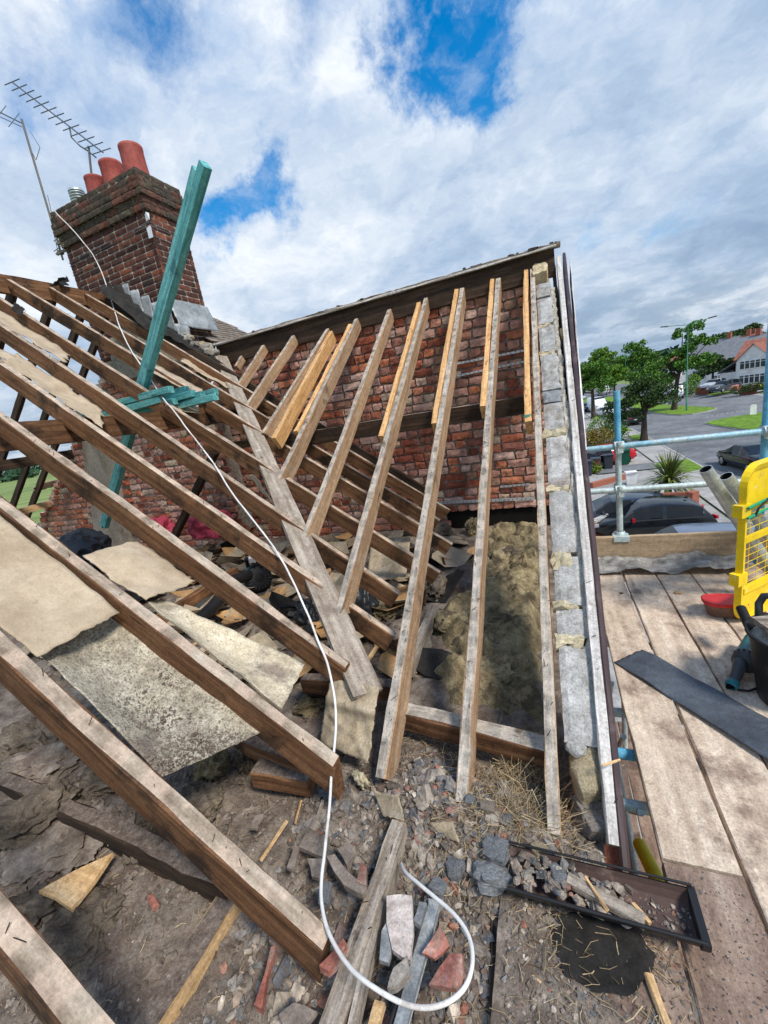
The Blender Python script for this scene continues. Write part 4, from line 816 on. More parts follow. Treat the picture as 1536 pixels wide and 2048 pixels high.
b = MB(); b.prism([gp2(.02, .09, .004), gp2(.08, .03, .004), gp2(GWD, .03, .004), gp2(GWD, .20, .004), gp2(.02, .20, .004)], V((u.y, -u.x, 0)) * -.008); b.build('kick_panel', 'yellow_paint', gt)
b = MB(); b.prism([gp2(.02, .20, .02), gp2(GWD, .20, .02), gp2(GWD, .235, .02), gp2(.02, .235, .02)], V((u.y, -u.x, 0)) * -.03); b.build('lower_rail', 'yellow_paint', gt)
b = MB(); b.prism([gp2(.02, .53, .015), gp2(GWD, .53, .015), gp2(GWD, .565, .015), gp2(.02, .565, .015)], V((u.y, -u.x, 0)) * -.02); b.build('middle_rail', 'yellow_paint', gt)
for k in range(1, 16): bb_ = MB(); bb_.tube((gp2(k * .09, .22, -.006), gp2(k * .09, GH - .25, -.006)), .0021, 5); bb_.build('mesh_wire', 'yellow_paint', gt)
for k in range(11):
    h = .26 + k * (GH - .52) / 10.5; bb_ = MB(); bb_.tube((gp2(.02, h, .0), gp2(GWD, h, .0)), .0021, 5); bb_.build('mesh_wire', 'yellow_paint', gt)
for h in (.31, .74):
    b = MB(); b.box(gp2(-.012, h, .0), (.085, .05, .075), Matrix.Rotation(math.atan2(u.y, u.x), 3, 'Z')); b.build('lug', 'yellow_paint', gt)
rp = thing('green_rope', 'green cord tied across the yellow gate', 'rope', gp2(0, .72))
for (h0, h1) in ((.76, .79), (.70, .74)):
    b = MB(); b.tube([gp2(-.02 + k * .15, h0 + (h1 - h0) * k / 10 + .01 * math.sin(k * 1.3), .035) for k in range(11)], .008, 6); b.build('strand', 'green_rope', rp)
b = MB(); b.tube([gp2(.04, .70, .04), gp2(.06, .745, .045), gp2(.14, .775, .045), gp2(.22, .80, .04)], .006, 6); b.build('hook', 'rubber_black', rp)
# ------------------------------------------------------------------ things on the deck
p = PZ(1448, 1236, DK)
tub = thing('food_tub', 'clear plastic tub with a bright red lid on the deck', 'tub', p)
c = p + V((.02, .06, 0)); b = MB()
def oval(r, z, n=28): return [V((c.x + r * 1.25 * math.copysign(abs(math.cos(t)) ** .75, math.cos(t)), c.y + r * .85 * math.copysign(abs(math.sin(t)) ** .75, math.sin(t)), DK + z)) for t in [2 * math.pi * k / n for k in range(n)]]
def stack(b, rs, mi=0):
    vs = []
    for r, z in rs: vs += oval(r, z)
    n = 28; b.add(vs, [(i * n + k, i * n + (k + 1) % n, (i + 1) * n + (k + 1) % n, (i + 1) * n + k) for i in range(len(rs) - 1) for k in range(n)], mi, True); b.add(vs[-n:], [tuple(range(n))], mi)
stack(b, ((.072, .001), (.077, .01), (.090, .085), (.090, .09))); b.build('tub', 'clear_tub', tub)
b = MB(); stack(b, ((.096, .083), (.098, .100), (.090, .104), (.085, .099))); b.build('lid', 'red_lid', tub)
# black strip
q = [PZ(1228, 1322, DK + .012), PZ(1284, 1298, DK + .012), PZ(1640, 1495, DK + .012), PZ(1640, 1590, DK + .012)]
sheet('damp_proof_strip', q, 'dpc_blue', 'wide dark blue grey plastic strip lying across the deck boards', 'strip', nu=12, nv=30, wave=.008, rag=.012, th=.003, seed=2, wf=4)
# bucket with rubble
bk = PZ(1592, 1402, DK); bu = thing('rubble_bucket', 'black rubber bucket full of pale rubble at the deck edge', 'bucket', bk)
HB = .34
b = MB(); b.lathe(((.0, .0), (.135, 0), (.14, .01), (.185, HB), (.198, HB + .004), (.200, HB + .016), (.186, HB + .016), (.178, HB - .03)), bk, 36); b.build('body', 'rubber_black', bu)
b = MB(); b.lathe(((.178, HB - .03), (.12, HB - .005), (.05, HB + .03), (0, HB + .035)), bk, 24); b.build('fill', 'pale_mortar', bu)
b = MB(); b.tube([bk + V((.185 * math.cos(t), .185 * math.sin(t), HB)) for t in (2.1,)] + [bk + V((-.10 + .0 * k, .15 + .03 * math.sin(k), HB + .02 + .11 * math.sin(k * math.pi / 6))) + V((.05 * math.cos(k * math.pi / 6) * -1 + .05, 0, 0)) for k in range(7)], .017, 8); b.build('handle', 'tool_grey', bu)
b = MB(); b.box(bk + V((-.02, .04, HB + .045)), (.26, .12, .03), Matrix.Rotation(.3, 3, 'Z'), jit=.008); b.build('offcut', 'old_plank', bu)
for k in range(14): 
    t = rnd.uniform(0, 6.28); rr = rnd.uniform(.02, .15); me = lump_mesh('rubble_piece', 'pale_mortar', k, .8, .3, 1); put('rubble_piece', me, bu, Matrix.Translation(bk + V((rr * math.cos(t), rr * math.sin(t), HB + .015))) @ Matrix.Diagonal((*[rnd.uniform(.03, .07)] * 3, 1)))
# grinder lying against the bucket
g0, g1 = PZ(1512, 1282, DK + .09), PZ(1482, 1344, DK + .07)
gr = thing('angle_grinder', 'teal and black corded grinder lying against the bucket', 'power tool', (g0 + g1) / 2 - V((0, 0, .08)))
ax = (g1 - g0).normalized(); LG = (g1 - g0).length
b = MB(); b.lathe(((.0, -.05), (.040, -.045), (.050, 0), (.056, LG * .55), (.058, LG * .58)), g0, 20, axis=ax); b.build('motor_housing', 'tool_teal', gr)
b = MB()
for k in range(14):
    t = 2 * math.pi * k / 14; qd = ax.to_track_quat('Z', 'Y'); b.box(g0 + ax * (LG * .66) + qd @ V((.054 * math.cos(t), .054 * math.sin(t), 0)), (.008, .008, .035), None)
b.lathe(((.058, LG * .58), (.062, LG * .6), (.060, LG * .72), (.048, LG * .78), (.0, LG * .78)), g0, 20, axis=ax); b.build('vent_ring', 'tool_grey', gr)
b = MB(); h0 = g0 + ax * LG * .75; hd = PZ(1466, 1366, DK + .04); b.tube([h0 + V((-.02, 0, .01)), h0.lerp(hd, .5) + V((-.01, -.01, .012)), hd], [.030, .026, .022], 10); b.build('handle', 'tool_grey', gr)
b = MB(); b.lathe(((.0, -.01), (.026, -.01), (.028, .02), (.02, .03)), hd, 14, axis=(hd - h0).normalized()); b.build('end_cap', 'tool_teal', gr)
cp = [hd] + [PZ(x, y, DK + .012) for x, y in ((1455, 1345 + 30), (1462, 1372), (1478, 1380), (1498, 1382), (1515, 1376), (1522, 1362), (1521, 1345))]
b = MB(); b.tube(cp, [.013, .010] + [.006] * 6, 8); b.build('power_cord', 'rubber_black', gr)
t0 = PZ(1498, 1252, DK + .20); b = MB(); b.tube((PZ(1482, 1216, DK + .24), t0), .024, 10); tag(b.build('tool_grip', 'rubber_black'), 'black tool grip poking up between gate and bucket', 'handle')
# bits on the deck
for (px, py, s, m, lab) in ((1243, 1187, .03, 'dirt', 'small dark crumb on the first deck board'), (1355, 1186, .05, 'splinter', 'thin wood splinter on the third deck board'), (1520, 1330, .05, 'red_shard', 'small red shard under the grinder')):
    shard('chip', m, PZ(px, py, DK + .001), s, .008, lab, 'chip', seed=px)
# ------------------------------------------------------------------ loft floor: dirt and dust over the ceiling
BUMPS = [(*PZ(120, 1640, -1.65)[:2], .35, .05), (*PZ(60, 1540, -1.65)[:2], .3, .06), (*PZ(330, 1620, -1.65)[:2], .16, .05), (*PZ(900, 1600, -1.6)[:2], .24, .07), (*PZ(1010, 1680, -1.6)[:2], .20, .075), (*PZ(820, 1560, -1.6)[:2], .2, .04), (*PZ(1090, 1700, -1.6)[:2], .12, .04), (*PZ(640, 1620, -1.65)[:2], .2, .03), (*PZ(250, 1880, -1.65)[:2], .25, .02)]
def H(x, y):
    z = -1.69
    for bx, by, r, h in BUMPS: z += h * math.exp(-((x - bx) ** 2 + (y - by) ** 2) / (r * r))
    p = (x, y, 0)
    return z + .035 * nz(p, 1.7) + .022 * nz(p, 5, 3) + .014 * nz(p, 14, 5) + .009 * nz(p, 38, 7) + .004 * nz(p, 85, 9)
def infloor(x, y): return x < -.226 or (x < .10 and y > 1.05)
def floor_grid(x0, x1, y0, y1, n, skip):
    b = MB(); idx = {}
    for j in range(int((y1 - y0) / n + .5)):
        for i in range(int((x1 - x0) / n + .5)):
            xc, yc = x0 + (i + .5) * n, y0 + (j + .5) * n
            if skip(xc, yc): continue
            f = []
            for a, c in ((0, 0), (1, 0), (1, 1), (0, 1)):
                k = (i + a, j + c)
                if k not in idx: idx[k] = len(b.v); x, y = x0 + k[0] * n, y0 + k[1] * n; b.v.append((x, y, H(x, y)))
                f.append(idx[k])
            b.f.append(tuple(f)); b.mi.append(0); b.sm.append(True)
    return b
struct('loft_floor', floor_grid(-2.9, .11, -.3, 2.1, .015, lambda x, y: not infloor(x, y)), 'dirt')
struct('loft_floor', floor_grid(-9.5, .11, -1.5, 5.1, .05, lambda x, y: not infloor(x, y) or (-2.88 < x < .1 and -.28 < y < 2.08)), 'dirt')
def F_(px, py, dz=0., z0=-1.65):
    """point on the loft floor seen at that place"""
    p = PZ(px, py, z0)
    for _ in range(4): p = PZ(px, py, H(p.x, p.y) + dz)
    return p
# ------------------------------------------------------------------ felt sheets between the rafters
sheet('felt_sheet', [PM(-60, 985, -.015), PM(240, 1222, -.015), PM(74, 1316, -.004), PM(-60, 1206, -.004)], 'felt', 'smooth beige felt sheet between the two nearest rafters', 'felt', nu=18, nv=14, sag=.02, wave=.012, rag=.015, nrm=NM, seed=1, wf=3)
DUSTY = [PM(205, 1195, -.12), PM(522, 1466, -.13), PM(324, 1554, -.05), PM(60, 1290, -.06)]
sheet('felt_sheet', DUSTY, 'dusty_felt', 'sagging felt sheet strewn with dust below the smooth beige one', 'felt', nu=26, nv=20, sag=.075, wave=.012, rag=.008, nrm=NM, seed=2, wf=3)
sheet('felt_sheet', [PM(165, 1113, -.01), PM(291, 1206, -.008), PM(392, 1160, -.09), PM(276, 1080, -.09)], 'felt', 'creased tan felt sheet beside the black holdall', 'felt', nu=18, nv=12, sag=-.01, wave=.03, rag=.03, nrm=NM, seed=3, wf=4)
sheet('cream_board', [PM(296, 1208, -.02), PM(563, 1420, -.015), PM(607, 1333, -.07), PM(322, 1198, -.12)], 'cream_board', 'curled cream board stained with dark dust between rafters', 'board', nu=22, nv=10, sag=.05, wave=.012, rag=.008, nrm=NM, seed=4, th=.012, wf=3)
sheet('felt_sheet', [PM(5, 722, -.02), PM(205, 858, -.03), PM(206, 820, -.09), PM(35, 708, -.09)], 'felt', 'large pale felt remnant below the teal timber stack', 'felt', nu=18, nv=8, sag=.03, wave=.025, rag=.06, nrm=NM, seed=5)
sheet('felt_sheet', [PM(-40, 690, -.02), PM(50, 748, -.06), PM(46, 722, -.10), PM(-40, 672, -.09)], 'felt', 'torn felt remnant at the left edge over the field', 'felt', nu=10, nv=6, sag=.02, wave=.03, rag=.10, nrm=NM, seed=15)
sheet('felt_sheet', [PM(-40, 622, -.02), PM(128, 725, -.02), PM(143, 711, -.08), PM(-40, 596, -.08)], 'felt', 'narrow pale felt remnant between upper rafters at the left', 'felt', nu=16, nv=6, sag=.02, wave=.02, rag=.05, nrm=NM, seed=6)
sheet('felt_sheet', [PM(303, 746, -.02), PM(410, 803, -.02), PM(404, 780, -.08), PM(312, 730, -.08)], 'felt', 'torn felt remnant just right of the upright teal battens', 'felt', nu=12, nv=6, sag=.01, wave=.02, rag=.09, nrm=NM, seed=7)
sheet('felt_sheet', [PM(360, 722, -.02), PM(455, 776, -.02), PM(452, 766, -.08), PM(372, 718, -.08)], 'felt', 'thin felt strip near the head of the valley board', 'felt', nu=12, nv=5, sag=.01, wave=.02, rag=.08, nrm=NM, seed=8)
sheet('felt_sheet', [PM(330, 812, -.02), PM(398, 828, -.04), PM(396, 812, -.08), PM(345, 806, -.06)], 'felt', 'small felt flap under the right end of the teal stack', 'felt', nu=10, nv=5, sag=.02, wave=.02, rag=.09, nrm=NM, seed=9)
sheet('felt_sheet', [PM(508, 952, -.04), PM(548, 1012, -.03), PM(520, 985, -.12), PM(498, 950, -.14)], 'felt', 'ragged felt piece hanging left of the valley board', 'felt', nu=8, nv=6, sag=.01, wave=.03, rag=.12, nrm=NM, seed=10)
q = [hit(66, 975, NR, DR - .02), hit(124, 955, NR, DR - .02), hit(122, 968, NR, DR - .03), hit(70, 984, NR, DR - .03)]
sheet('felt_sheet', q, 'felt', 'pale paper strip across the rear rafters before the field', 'felt', nu=10, nv=4, wave=.03, rag=.2, seed=11)
tag(beam('loose_board', hit(30, 1020, NR, DR - .1), hit(118, 995, NR, DR - .1), .05, .12, ('splinter', 'old_plank'), None, up=(0, 0, 1)), 'light brown board above the black holdall', 'board')
# paper hanging over the valley foot
vp_ = [PG(662, 1352, .01), PG(758, 1374, .02), PZ(737, 1527, -1.56), PZ(640, 1484, -1.57)]
sheet('torn_paper', vp_, 'paper', 'torn tan building paper draped over the valley board foot', 'paper', nu=16, nv=18, wave=.03, rag=.05, seed=21, wf=7, nrm=(.3, -.8, .6), curl=lambda u, v: .035 * math.exp(-((v - .35) / .10) ** 2))
sheet('torn_paper', [F_(746, 1582, .05), F_(800, 1600, .05), F_(812, 1650, .07), F_(770, 1640, .04)], 'paper', 'curled strip of tan paper on the rubble at the rafter foot', 'paper', nu=8, nv=8, wave=.02, rag=.08, seed=22, nrm=(0, -.2, 1), curl=lambda u, v: .03 * (v - .5) ** 2 * 4)
sheet('torn_paper', [F_(858, 1645, .03), F_(905, 1640, .04), F_(920, 1690, .03), F_(880, 1670, .02)], 'paper', 'ragged tan paper scrap beside the big grey stones', 'paper', nu=6, nv=6, wave=.02, rag=.12, seed=23, nrm=(0, 0, 1))
sheet('torn_paper', [PZ(742, 1080, -1.30), PZ(822, 1076, -1.30), PZ(812, 1152, -1.42), PZ(734, 1166, -1.45)], 'paper', 'square tan paper sheet leaning behind the gable rafters', 'paper', nu=10, nv=8, wave=.02, rag=.03, seed=24)
sheet('torn_paper', [F_(20, 1492, .02), F_(60, 1462, .05), F_(96, 1463, .03), F_(60, 1482, .02)], 'paper', 'pointed paper scrap in the dark under the near rafter', 'paper', nu=6, nv=4, wave=.01, rag=.06, seed=25)
# cream foam tuft at the rafter foot
crumple('foam_tuft', F_(722, 1565, .03), (.09, .045, .05), 'foam', 'torn cream foam tuft at the foot of a gable rafter', 'foam', 3, .8, rz=-.5, freq=5)
# ------------------------------------------------------------------ insulation quilt between the gable rafters
b = MB()
def iq(u, v):
    x = -1.12 + u * 1.05; y = 1.78 + v * 3.25
    lb = -.86 + .20 * nz((0, y, 0), 1.6, 3) + .07 * nz((0, y, 0), 6, 5)           # ragged inner edge
    e = max(0., min(1, (x - lb) * 5.5, 9 * (1 - u), 14 * v, 14 * (1 - v)))
    p = (x, y, 0); r1 = 1 - abs(nz(p, 2.6, 4)) * 2; r2 = 1 - abs(nz(p, 6.5, 6)) * 2; cl = max(0., 1 - 7 * abs(nz(p, 2.1, 14))) + .6 * max(0., 1 - 6 * abs(nz(p, 4.7, 24)))
    return V((x + .02 * nz(p, 9, 2), y + .02 * nz(p, 9, 7), -1.76 + e * (.12 + .06 * r1 + .045 * r2 - .075 * cl + .05 * nz(p, 1.4, 1) + .018 * nz(p, 18, 8) + .008 * nz(p, 50, 2))))
b.grid(iq, 100, 300); quilt = tag(b.build('insulation_quilt', 'wool'), 'lumpy yellow green mineral wool between the gable rafters', 'insulation')
b = MB()
for _ in range(1800):
    u_, v_ = rnd.uniform(.30, .98), rnd.random() ** 1.3 * .97 + .01; p = iq(u_, v_); L_ = rnd.uniform(.02, .07); d = V((rnd.uniform(-1, 1), rnd.uniform(-1, 1), rnd.uniform(.05, .8))).normalized() * L_
    b.tube((p, p + d * .5 + V((rnd.uniform(-.01, .01), rnd.uniform(-.01, .01), .004)), p + d), rnd.uniform(.0005, .0011), 3, cap=False, sm=False)
o = b.build('loose_fibre', 'wool', quilt); o['kind'] = 'stuff'
W_ = [((70, 1495), (.50, .30, .17), 'grey_wool', 'dark fluffy wool roll at the left edge under the near rafter'), ((225, 1565), (.30, .24, .12), 'grey_wool', 'matted wool lump left of the near rafter'), ((60, 1650), (.40, .26, .13), 'grey_wool', 'matted wool lump left of the plywood offcut'), ((170, 1870), (.30, .22, .08), 'grey_wool', 'low wool lump below the plywood offcut'), ((300, 1700), (.2, .16, .07), 'grey_wool', 'small wool lump right of the plywood offcut'), ((990, 1310), (.30, .26, .14), 'wool', 'pale yellow wool heap left of the rightmost rafter'), ((905, 1260), (.26, .3, .12), 'wool', 'torn wool fold between the second and third rafters'), ((1010, 1190), (.28, .24, .12), 'grey_wool', 'grey wool fold deeper between the right rafters'), ((1000, 1285), (.34, .26, .14), 'wool', 'fluffy yellow wool mound under the second gable rafter'), ((985, 1365), (.30, .28, .12), 'wool', 'pale torn wool tuft above the trimmer'), ((880, 1075), (.28, .36, .18), 'grey_wool', 'brown grey wool heap beyond the valley rafters'), ((870, 1190), (.22, .4, .16), 'grey_wool', 'frayed brown wool roll between valley and gable rafters'), ((950, 1070), (.22, .2, .22), 'wool', 'light fluffy wool tuft under the brick wall'), ((1020, 1120), (.22, .18, .12), 'grey_wool', 'small round wool lump by the rightmost rafter'),
      ((430, 1545), (.17, .15, .13), 'wool', 'tan wool lump below the sagging felt'), ((505, 1535), (.11, .15, .15), 'grey_wool', 'upright mossy green wool lump by the joist end'), ((400, 1620), (.22, .20, .09), 'grey_wool', 'low grey wool mound behind the near rafter'), ((90, 1530), (.45, .30, .08), 'dirt', 'dusty grey wool mound at the left edge under the rafter'), ((120, 1680), (.50, .34, .05), 'dirt', 'broad dirt covered wool mat at the lower left'), ((310, 1640), (.14, .13, .09), 'grey_wool', 'dark ball of wool behind the long joist'), ((40, 1850), (.3, .2, .08), 'grey_wool', 'greenish wool edge above the bottom left rafter'),
      ((630, 1420), (.20, .16, .09), 'wool', 'mossy wool lump beside the hanging paper'), ((650, 1385), (.18, .1, .06), 'grey_wool', 'thin roll of wool behind the hanging paper'), ((420, 1105), (.25, .2, .13), 'wool', 'small wool tuft left of the leaf blower'), ((765, 1230), (.25, .25, .12), 'wool', 'mossy wool lump beyond the valley board')]
for i, (pp, s, m, lab) in enumerate(W_):
    dz = -.03 if pp[0] > 820 else -.02
    crumple('wool_lump', F_(*pp, dz), s, m, lab, 'insulation', i * 3 + 1, .55, sub=6, freq=3.4, rz=rnd.uniform(-.6, .6))
# ------------------------------------------------------------------ contents of the loft
crumple('holdall', PY(165, 1128, 3.75), (1.25, .75, .50), 'bag_cloth', 'large black cloth holdall slumped under the left rafters', 'bag', 5, .42, sub=6, freq=2.6, rz=-.3)
hd_ = bpy.data.objects['holdall']; hp = PY(165, 1128, 3.75)
for k, (x0, x1) in enumerate(((-.30, -.10), (.15, .33))):
    b = MB(); b.tube([hp + V((x0 + (x1 - x0) * t, -.36 + .40 * t, .30 + .20 * math.sin(t * math.pi) - .10 * (1 - t))) for t in [j / 10 for j in range(11)]], .016, 6); b.build('carry_strap', 'rubber_black', hd_)
b = MB(); b.tube([hp + V((-.5 + t, -.12 + .05 * math.sin(t * 5), .40 - .25 * (t - .5) ** 2 * 2)) for t in [j / 12 for j in range(13)]], .008, 5); b.build('zip', 'tool_grey', hd_)
crumple('plastic_bag', PY(325, 1082, 4.35), (.42, .3, .36), 'red_plastic', 'crumpled red plastic bag left of the dark strut', 'bag', 7, .7, sub=5)
crumple('plastic_bag', PY(425, 1070, 4.35), (.75, .35, .40), 'red_plastic', 'larger crumpled red plastic bag right of the dark strut', 'bag', 9, .7, sub=5)
crumple('bin_bag', F_(618, 1250), (.20, .2, .22), 'black_plastic', 'black bin bag lump left of the valley board', 'bag', 11, .6, sub=5)
crumple('bin_bag', F_(722, 1235), (.28, .34, .32), 'black_plastic', 'black bin bag lump right of the valley board', 'bag', 13, .6, sub=5)
# leaf blower
bc = F_(520, 1178) + V((0, 0, .13)); lb = thing('leaf_blower', 'black and teal leaf blower lying among the felt scraps', 'power tool', bc - V((0, 0, .13)))
ax = (ray(545, 1110) * -1).normalized(); ax = (ax + V((.45, 0, .1))).normalized()
b = MB(); b.lathe(((.0, -.14), (.11, -.13), (.15, -.06), (.155, .02), (.15, .06)), bc, 26, axis=ax); b.build('housing', 'tool_teal', lb)
b = MB(); b.lathe(((.15, .05), (.145, .085), (.12, .10), (.07, .115), (.0, .12)), bc, 26, axis=ax); b.build('fan_cover', 'rubber_black', lb)
qd = ax.to_track_quat('Z', 'Y')
for k in range(20):
    t = 2 * math.pi * k / 20; b = MB(); b.tube((bc + qd @ V((.05 * math.cos(t), .05 * math.sin(t), .119)), bc + qd @ V((.125 * math.cos(t), .125 * math.sin(t), .103))), .005, 5); b.build('grille_bar', 'tool_grey', lb)
tp = [bc + V((-.02, -.02, .06)), PZ(468, 1160, -1.42), PZ(425, 1215, -1.50), PZ(382, 1258, -1.55)]
b = MB(); b.tube(tp, [.062, .058, .060, .072], 16); b.build('blow_tube', 'rubber_black', lb)
b = MB(); b.box(PZ(505, 1118, -1.30), (.07, .05, .06), rotm(.4, .2, .5).to_3x3()); b.build('badge', 'tape_white', lb)
b = MB(); b.tube([bc + V((-.13, .05, .10)), bc + V((-.10, .02, .22)), bc + V((.03, .0, .24)), bc + V((.12, 0, .14))], .022, 8); b.build('handle', 'rubber_black', lb)
# felt and orange paper scraps on the floor
SC = [((462, 1232), .24, 'orange_felt', 'round orange felt scrap under the blower tube', .5), ((455, 1300), .22, 'orange_felt', 'flat orange felt piece by the cream board', .25), ((430, 1285), .12, 'orange_felt', 'small curled orange felt piece', .5), ((500, 1306), .24, 'orange_felt', 'long orange felt piece near the cream board corner', .15), ((405, 1275), .16, 'orange_felt', 'orange felt sliver beside the blower nozzle', .35), ((740, 1050), .42, 'orange_felt', 'large orange felt sheet beyond the valley rafters', .4), ((690, 1075), .26, 'orange_felt', 'orange felt corner under a valley rafter', .3), ((1055, 1165), .20, 'orange_felt', 'orange leaf shaped scrap on the green wool', .25), ((945, 1110), .22, 'orange_felt', 'orange scrap behind the second gable rafter', .3), ((595, 1095), .26, 'orange_felt', 'orange felt flap left of the valley board', .5),
      ((560, 1190), .5, 'paper', 'broad grey felt sheet on the floor behind the third rafter', .08), ((500, 1220), .45, 'paper', 'cracked grey felt sheet near the blower', .10), ((580, 1270), .45, 'felt', 'broad tan felt sheet lying near the bin bag', .08), ((440, 1180), .40, 'paper', 'dull felt sheet under the blower tube', .08), ((660, 1265), .2, 'orange_felt', 'curled orange felt under the valley board', .6), ((400, 1130), .40, 'felt', 'tan felt sheet left of the blower', .15), ((520, 1120), .3, 'paper', 'dark felt fold behind the blower', .5), ((620, 1120), .5, 'paper', 'broad felt sheet behind the valley board', .12), ((850, 1130), .35, 'black_felt', 'dark slate like felt scrap on the wool', .1), ((870, 1330), .30, 'black_felt', 'dark felt flap on the wool by the trimmer', .15), ((830, 1300), .24, 'paper', 'brown felt flap above the dark one', .1), ((560, 1060), .4, 'paper', 'felt sheet deep in the loft before the brick wall', .2), ((680, 1040), .35, 'paper', 'greyish felt scrap below the brick wall', .2)]
for i, (pp, s, m, lab, cu) in enumerate(SC):
    shard('felt_scrap', m, F_(*pp, .02), s, .004, lab, 'felt', None, 31 + i, 1.25, rotm(rnd.uniform(-.12, .12), rnd.uniform(-.12, .12), rnd.uniform(0, 6)), 9, cu)
# generic litter of laths and scraps deep in the loft
for i in range(70):
    x, y = rnd.uniform(-5.8, -1.0), rnd.uniform(2.3, 4.6)
    if y > 4.5 - .0 and x < -4.6: y = 4.4
    p = V((x, y, H(x, y) + .02 + rnd.uniform(0, .05))); a = rnd.uniform(0, 6.28); L_ = rnd.uniform(.12, .5)
    m = rnd.choice(('old_plank', 'old_plank', 'splinter', 'timber_side', 'grey_side', 'dark_timber'))
    tag(beam('lath_scrap', p, p + V((L_ * math.cos(a), L_ * math.sin(a), rnd.uniform(-.03, .08))), rnd.uniform(.02, .05), rnd.uniform(.012, .03), (m, m), None, seg=.2), {'old_plank': 'grey weathered', 'dark_timber': 'black stained', 'splinter': 'pale fresh', 'timber_side': 'brown', 'grey_side': 'light brown'}[m] + ' broken lath scrap on the loft floor below the rafters', 'lath', 'lath scraps on the loft floor, ' + m.replace('_', ' '))
for i in range(150):
    x, y = rnd.uniform(-4.9, -.95), rnd.uniform(1.75, 4.6); m = rnd.choice(('paper', 'orange_felt', 'orange_felt', 'grey_wool', 'paper', 'felt', 'felt', 'paper', 'felt', 'black_felt'))
    shard('floor_scrap', m, (x, y, H(x, y) + rnd.uniform(.01, .08)), rnd.uniform(.10, .52), .004, {'paper': 'dull tan', 'black_felt': 'black', 'orange_felt': 'orange', 'grey_wool': 'dusty grey', 'felt': 'beige'}[m] + ' felt scrap littering the loft floor below the rafters', 'felt', 'felt scraps on the loft floor, ' + m.replace('_', ' '), 400 + i, 1.2, rotm(rnd.uniform(-.3, .3), rnd.uniform(-.3, .3), rnd.uniform(0, 6)), 7, rnd.uniform(0, .5))
# ------------------------------------------------------------------ teal battens
pc = PM(284, 762); pb = PY(206, 1052, 3.55)
dd = (pc - pb).normalized()
for i, (tx, ty) in enumerate(((385, 335), (411, 331))):
    sx = V((.085 * i - .04, -.03 * i, 0)); r_ = ray(tx, ty).normalized()
    # where the line of the batten passes the sight line of its end
    a0 = pb + sx * 1.25; w0 = a0; bq = dd.dot(r_); t_ = (bq * r_.dot(w0) - dd.dot(w0)) / (1 - bq * bq)
    tag(beam('teal_batten', a0, a0 + dd * t_, .072, .06, ('teal_timber', 'teal_timber'), None, up=(0, -1, .2), jit=.001), ('left one of two teal battens standing up through the rafters', 'right one of two teal battens standing up through the rafters')[i], 'batten', 'upright teal battens')
TB = [((150, 824), (340, 772), 2.93, 0), ((165, 838), (322, 792), 2.90, 0), ((190, 842), (348, 796), 2.97, 1), ((200, 836), (385, 780), 3.05, 1), ((215, 832), (404, 782), 3.12, 1), ((225, 846), (430, 776), 3.20, 2), ((230, 838), (430, 787), 3.12, 2), ((195, 828), (372, 772), 3.10, 2), ((150, 840), (300, 800), 3.05, 2)]
tl = ('topmost teal batten of the stack lying on the rafters', 'front teal batten of the stack with its end cut short', 'lower teal batten under the front end of the stack', 'broad teal batten in the middle of the stack', 'teal batten with a bright blue end in the stack', 'rearmost teal batten reaching furthest right', 'thin teal batten just below the rearmost one', 'teal batten behind the uprights in the stack', 'bottom teal batten hidden beneath the stack')
for (a, c, y, k), lab in zip(TB, tl):
    tag(beam('teal_batten', PY(*a, y), PY(*c, y + rnd.uniform(-.04, .04)), .065, .058, ('teal_timber', 'teal_timber'), None, jit=.001), lab, 'batten', 'teal batten stack')
# ------------------------------------------------------------------ white cable
cpts = [PY(100, 405, 4.62), PY(112, 425, 4.60), PY(150, 465, 4.58), PY(186, 510, 4.56), PY(206, 552, 4.5), PY(226, 612, 4.3)] + [PM(x, y, .03) for x, y in ((240, 655), (262, 700), (282, 730), (300, 757), (325, 795), (348, 822), (376, 860), (402, 893), (430, 930), (460, 980), (490, 1020), (522, 1060), (556, 1108), (585, 1160), (612, 1220), (636, 1280))] + [PM(655, 1330, .02), PM(668, 1385, .0)] + [PZ(x, y, z) for x, y, z in ((672, 1440, -1.33), (668, 1500, -1.37), (662, 1560, -1.42), (658, 1630, -1.46), (650, 1700, -1.48), (642, 1760, -1.49), (643, 1810, -1.48), (660, 1870, -1.46), (700, 1935, -1.44), (760, 1985, -1.43), (830, 2012, -1.42), (890, 2008, -1.42), (930, 1975, -1.43), (946, 1920, -1.45), (938, 1870, -1.47), (910, 1830, -1.48), (870, 1795, -1.50), (835, 1765, -1.52), (812, 1745, -1.55), (802, 1728, -1.60))]
def smooth(pts, n=5):
    out = []
    for i in range(len(pts) - 1):
        p0, p1, p2, p3 = pts[max(i - 1, 0)], pts[i], pts[i + 1], pts[min(i + 2, len(pts) - 1)]
        for k in range(n):
            t = k / n; out.append(.5 * ((2 * p1) + (p2 - p0) * t + (2 * p0 - 5 * p1 + 4 * p2 - p3) * t * t + (3 * p1 - p0 - 3 * p2 + p3) * t ** 3))
    return out + [pts[-1]]
b = MB(); sp_ = [p + V((.004 * nz(tuple(p), 7), .004 * nz(tuple(p), 7, 3), .003 * nz(tuple(p), 9, 5))) for p in smooth(cpts, 6)]; n_ = len(sp_); b.tube(sp_, [.0060 if i < 40 else .0058 for i in range(n_)], 10)
tag(b.build('white_cable', 'white_cable'), 'long white cable trailing over the rafters and looping at the eaves', 'cable')
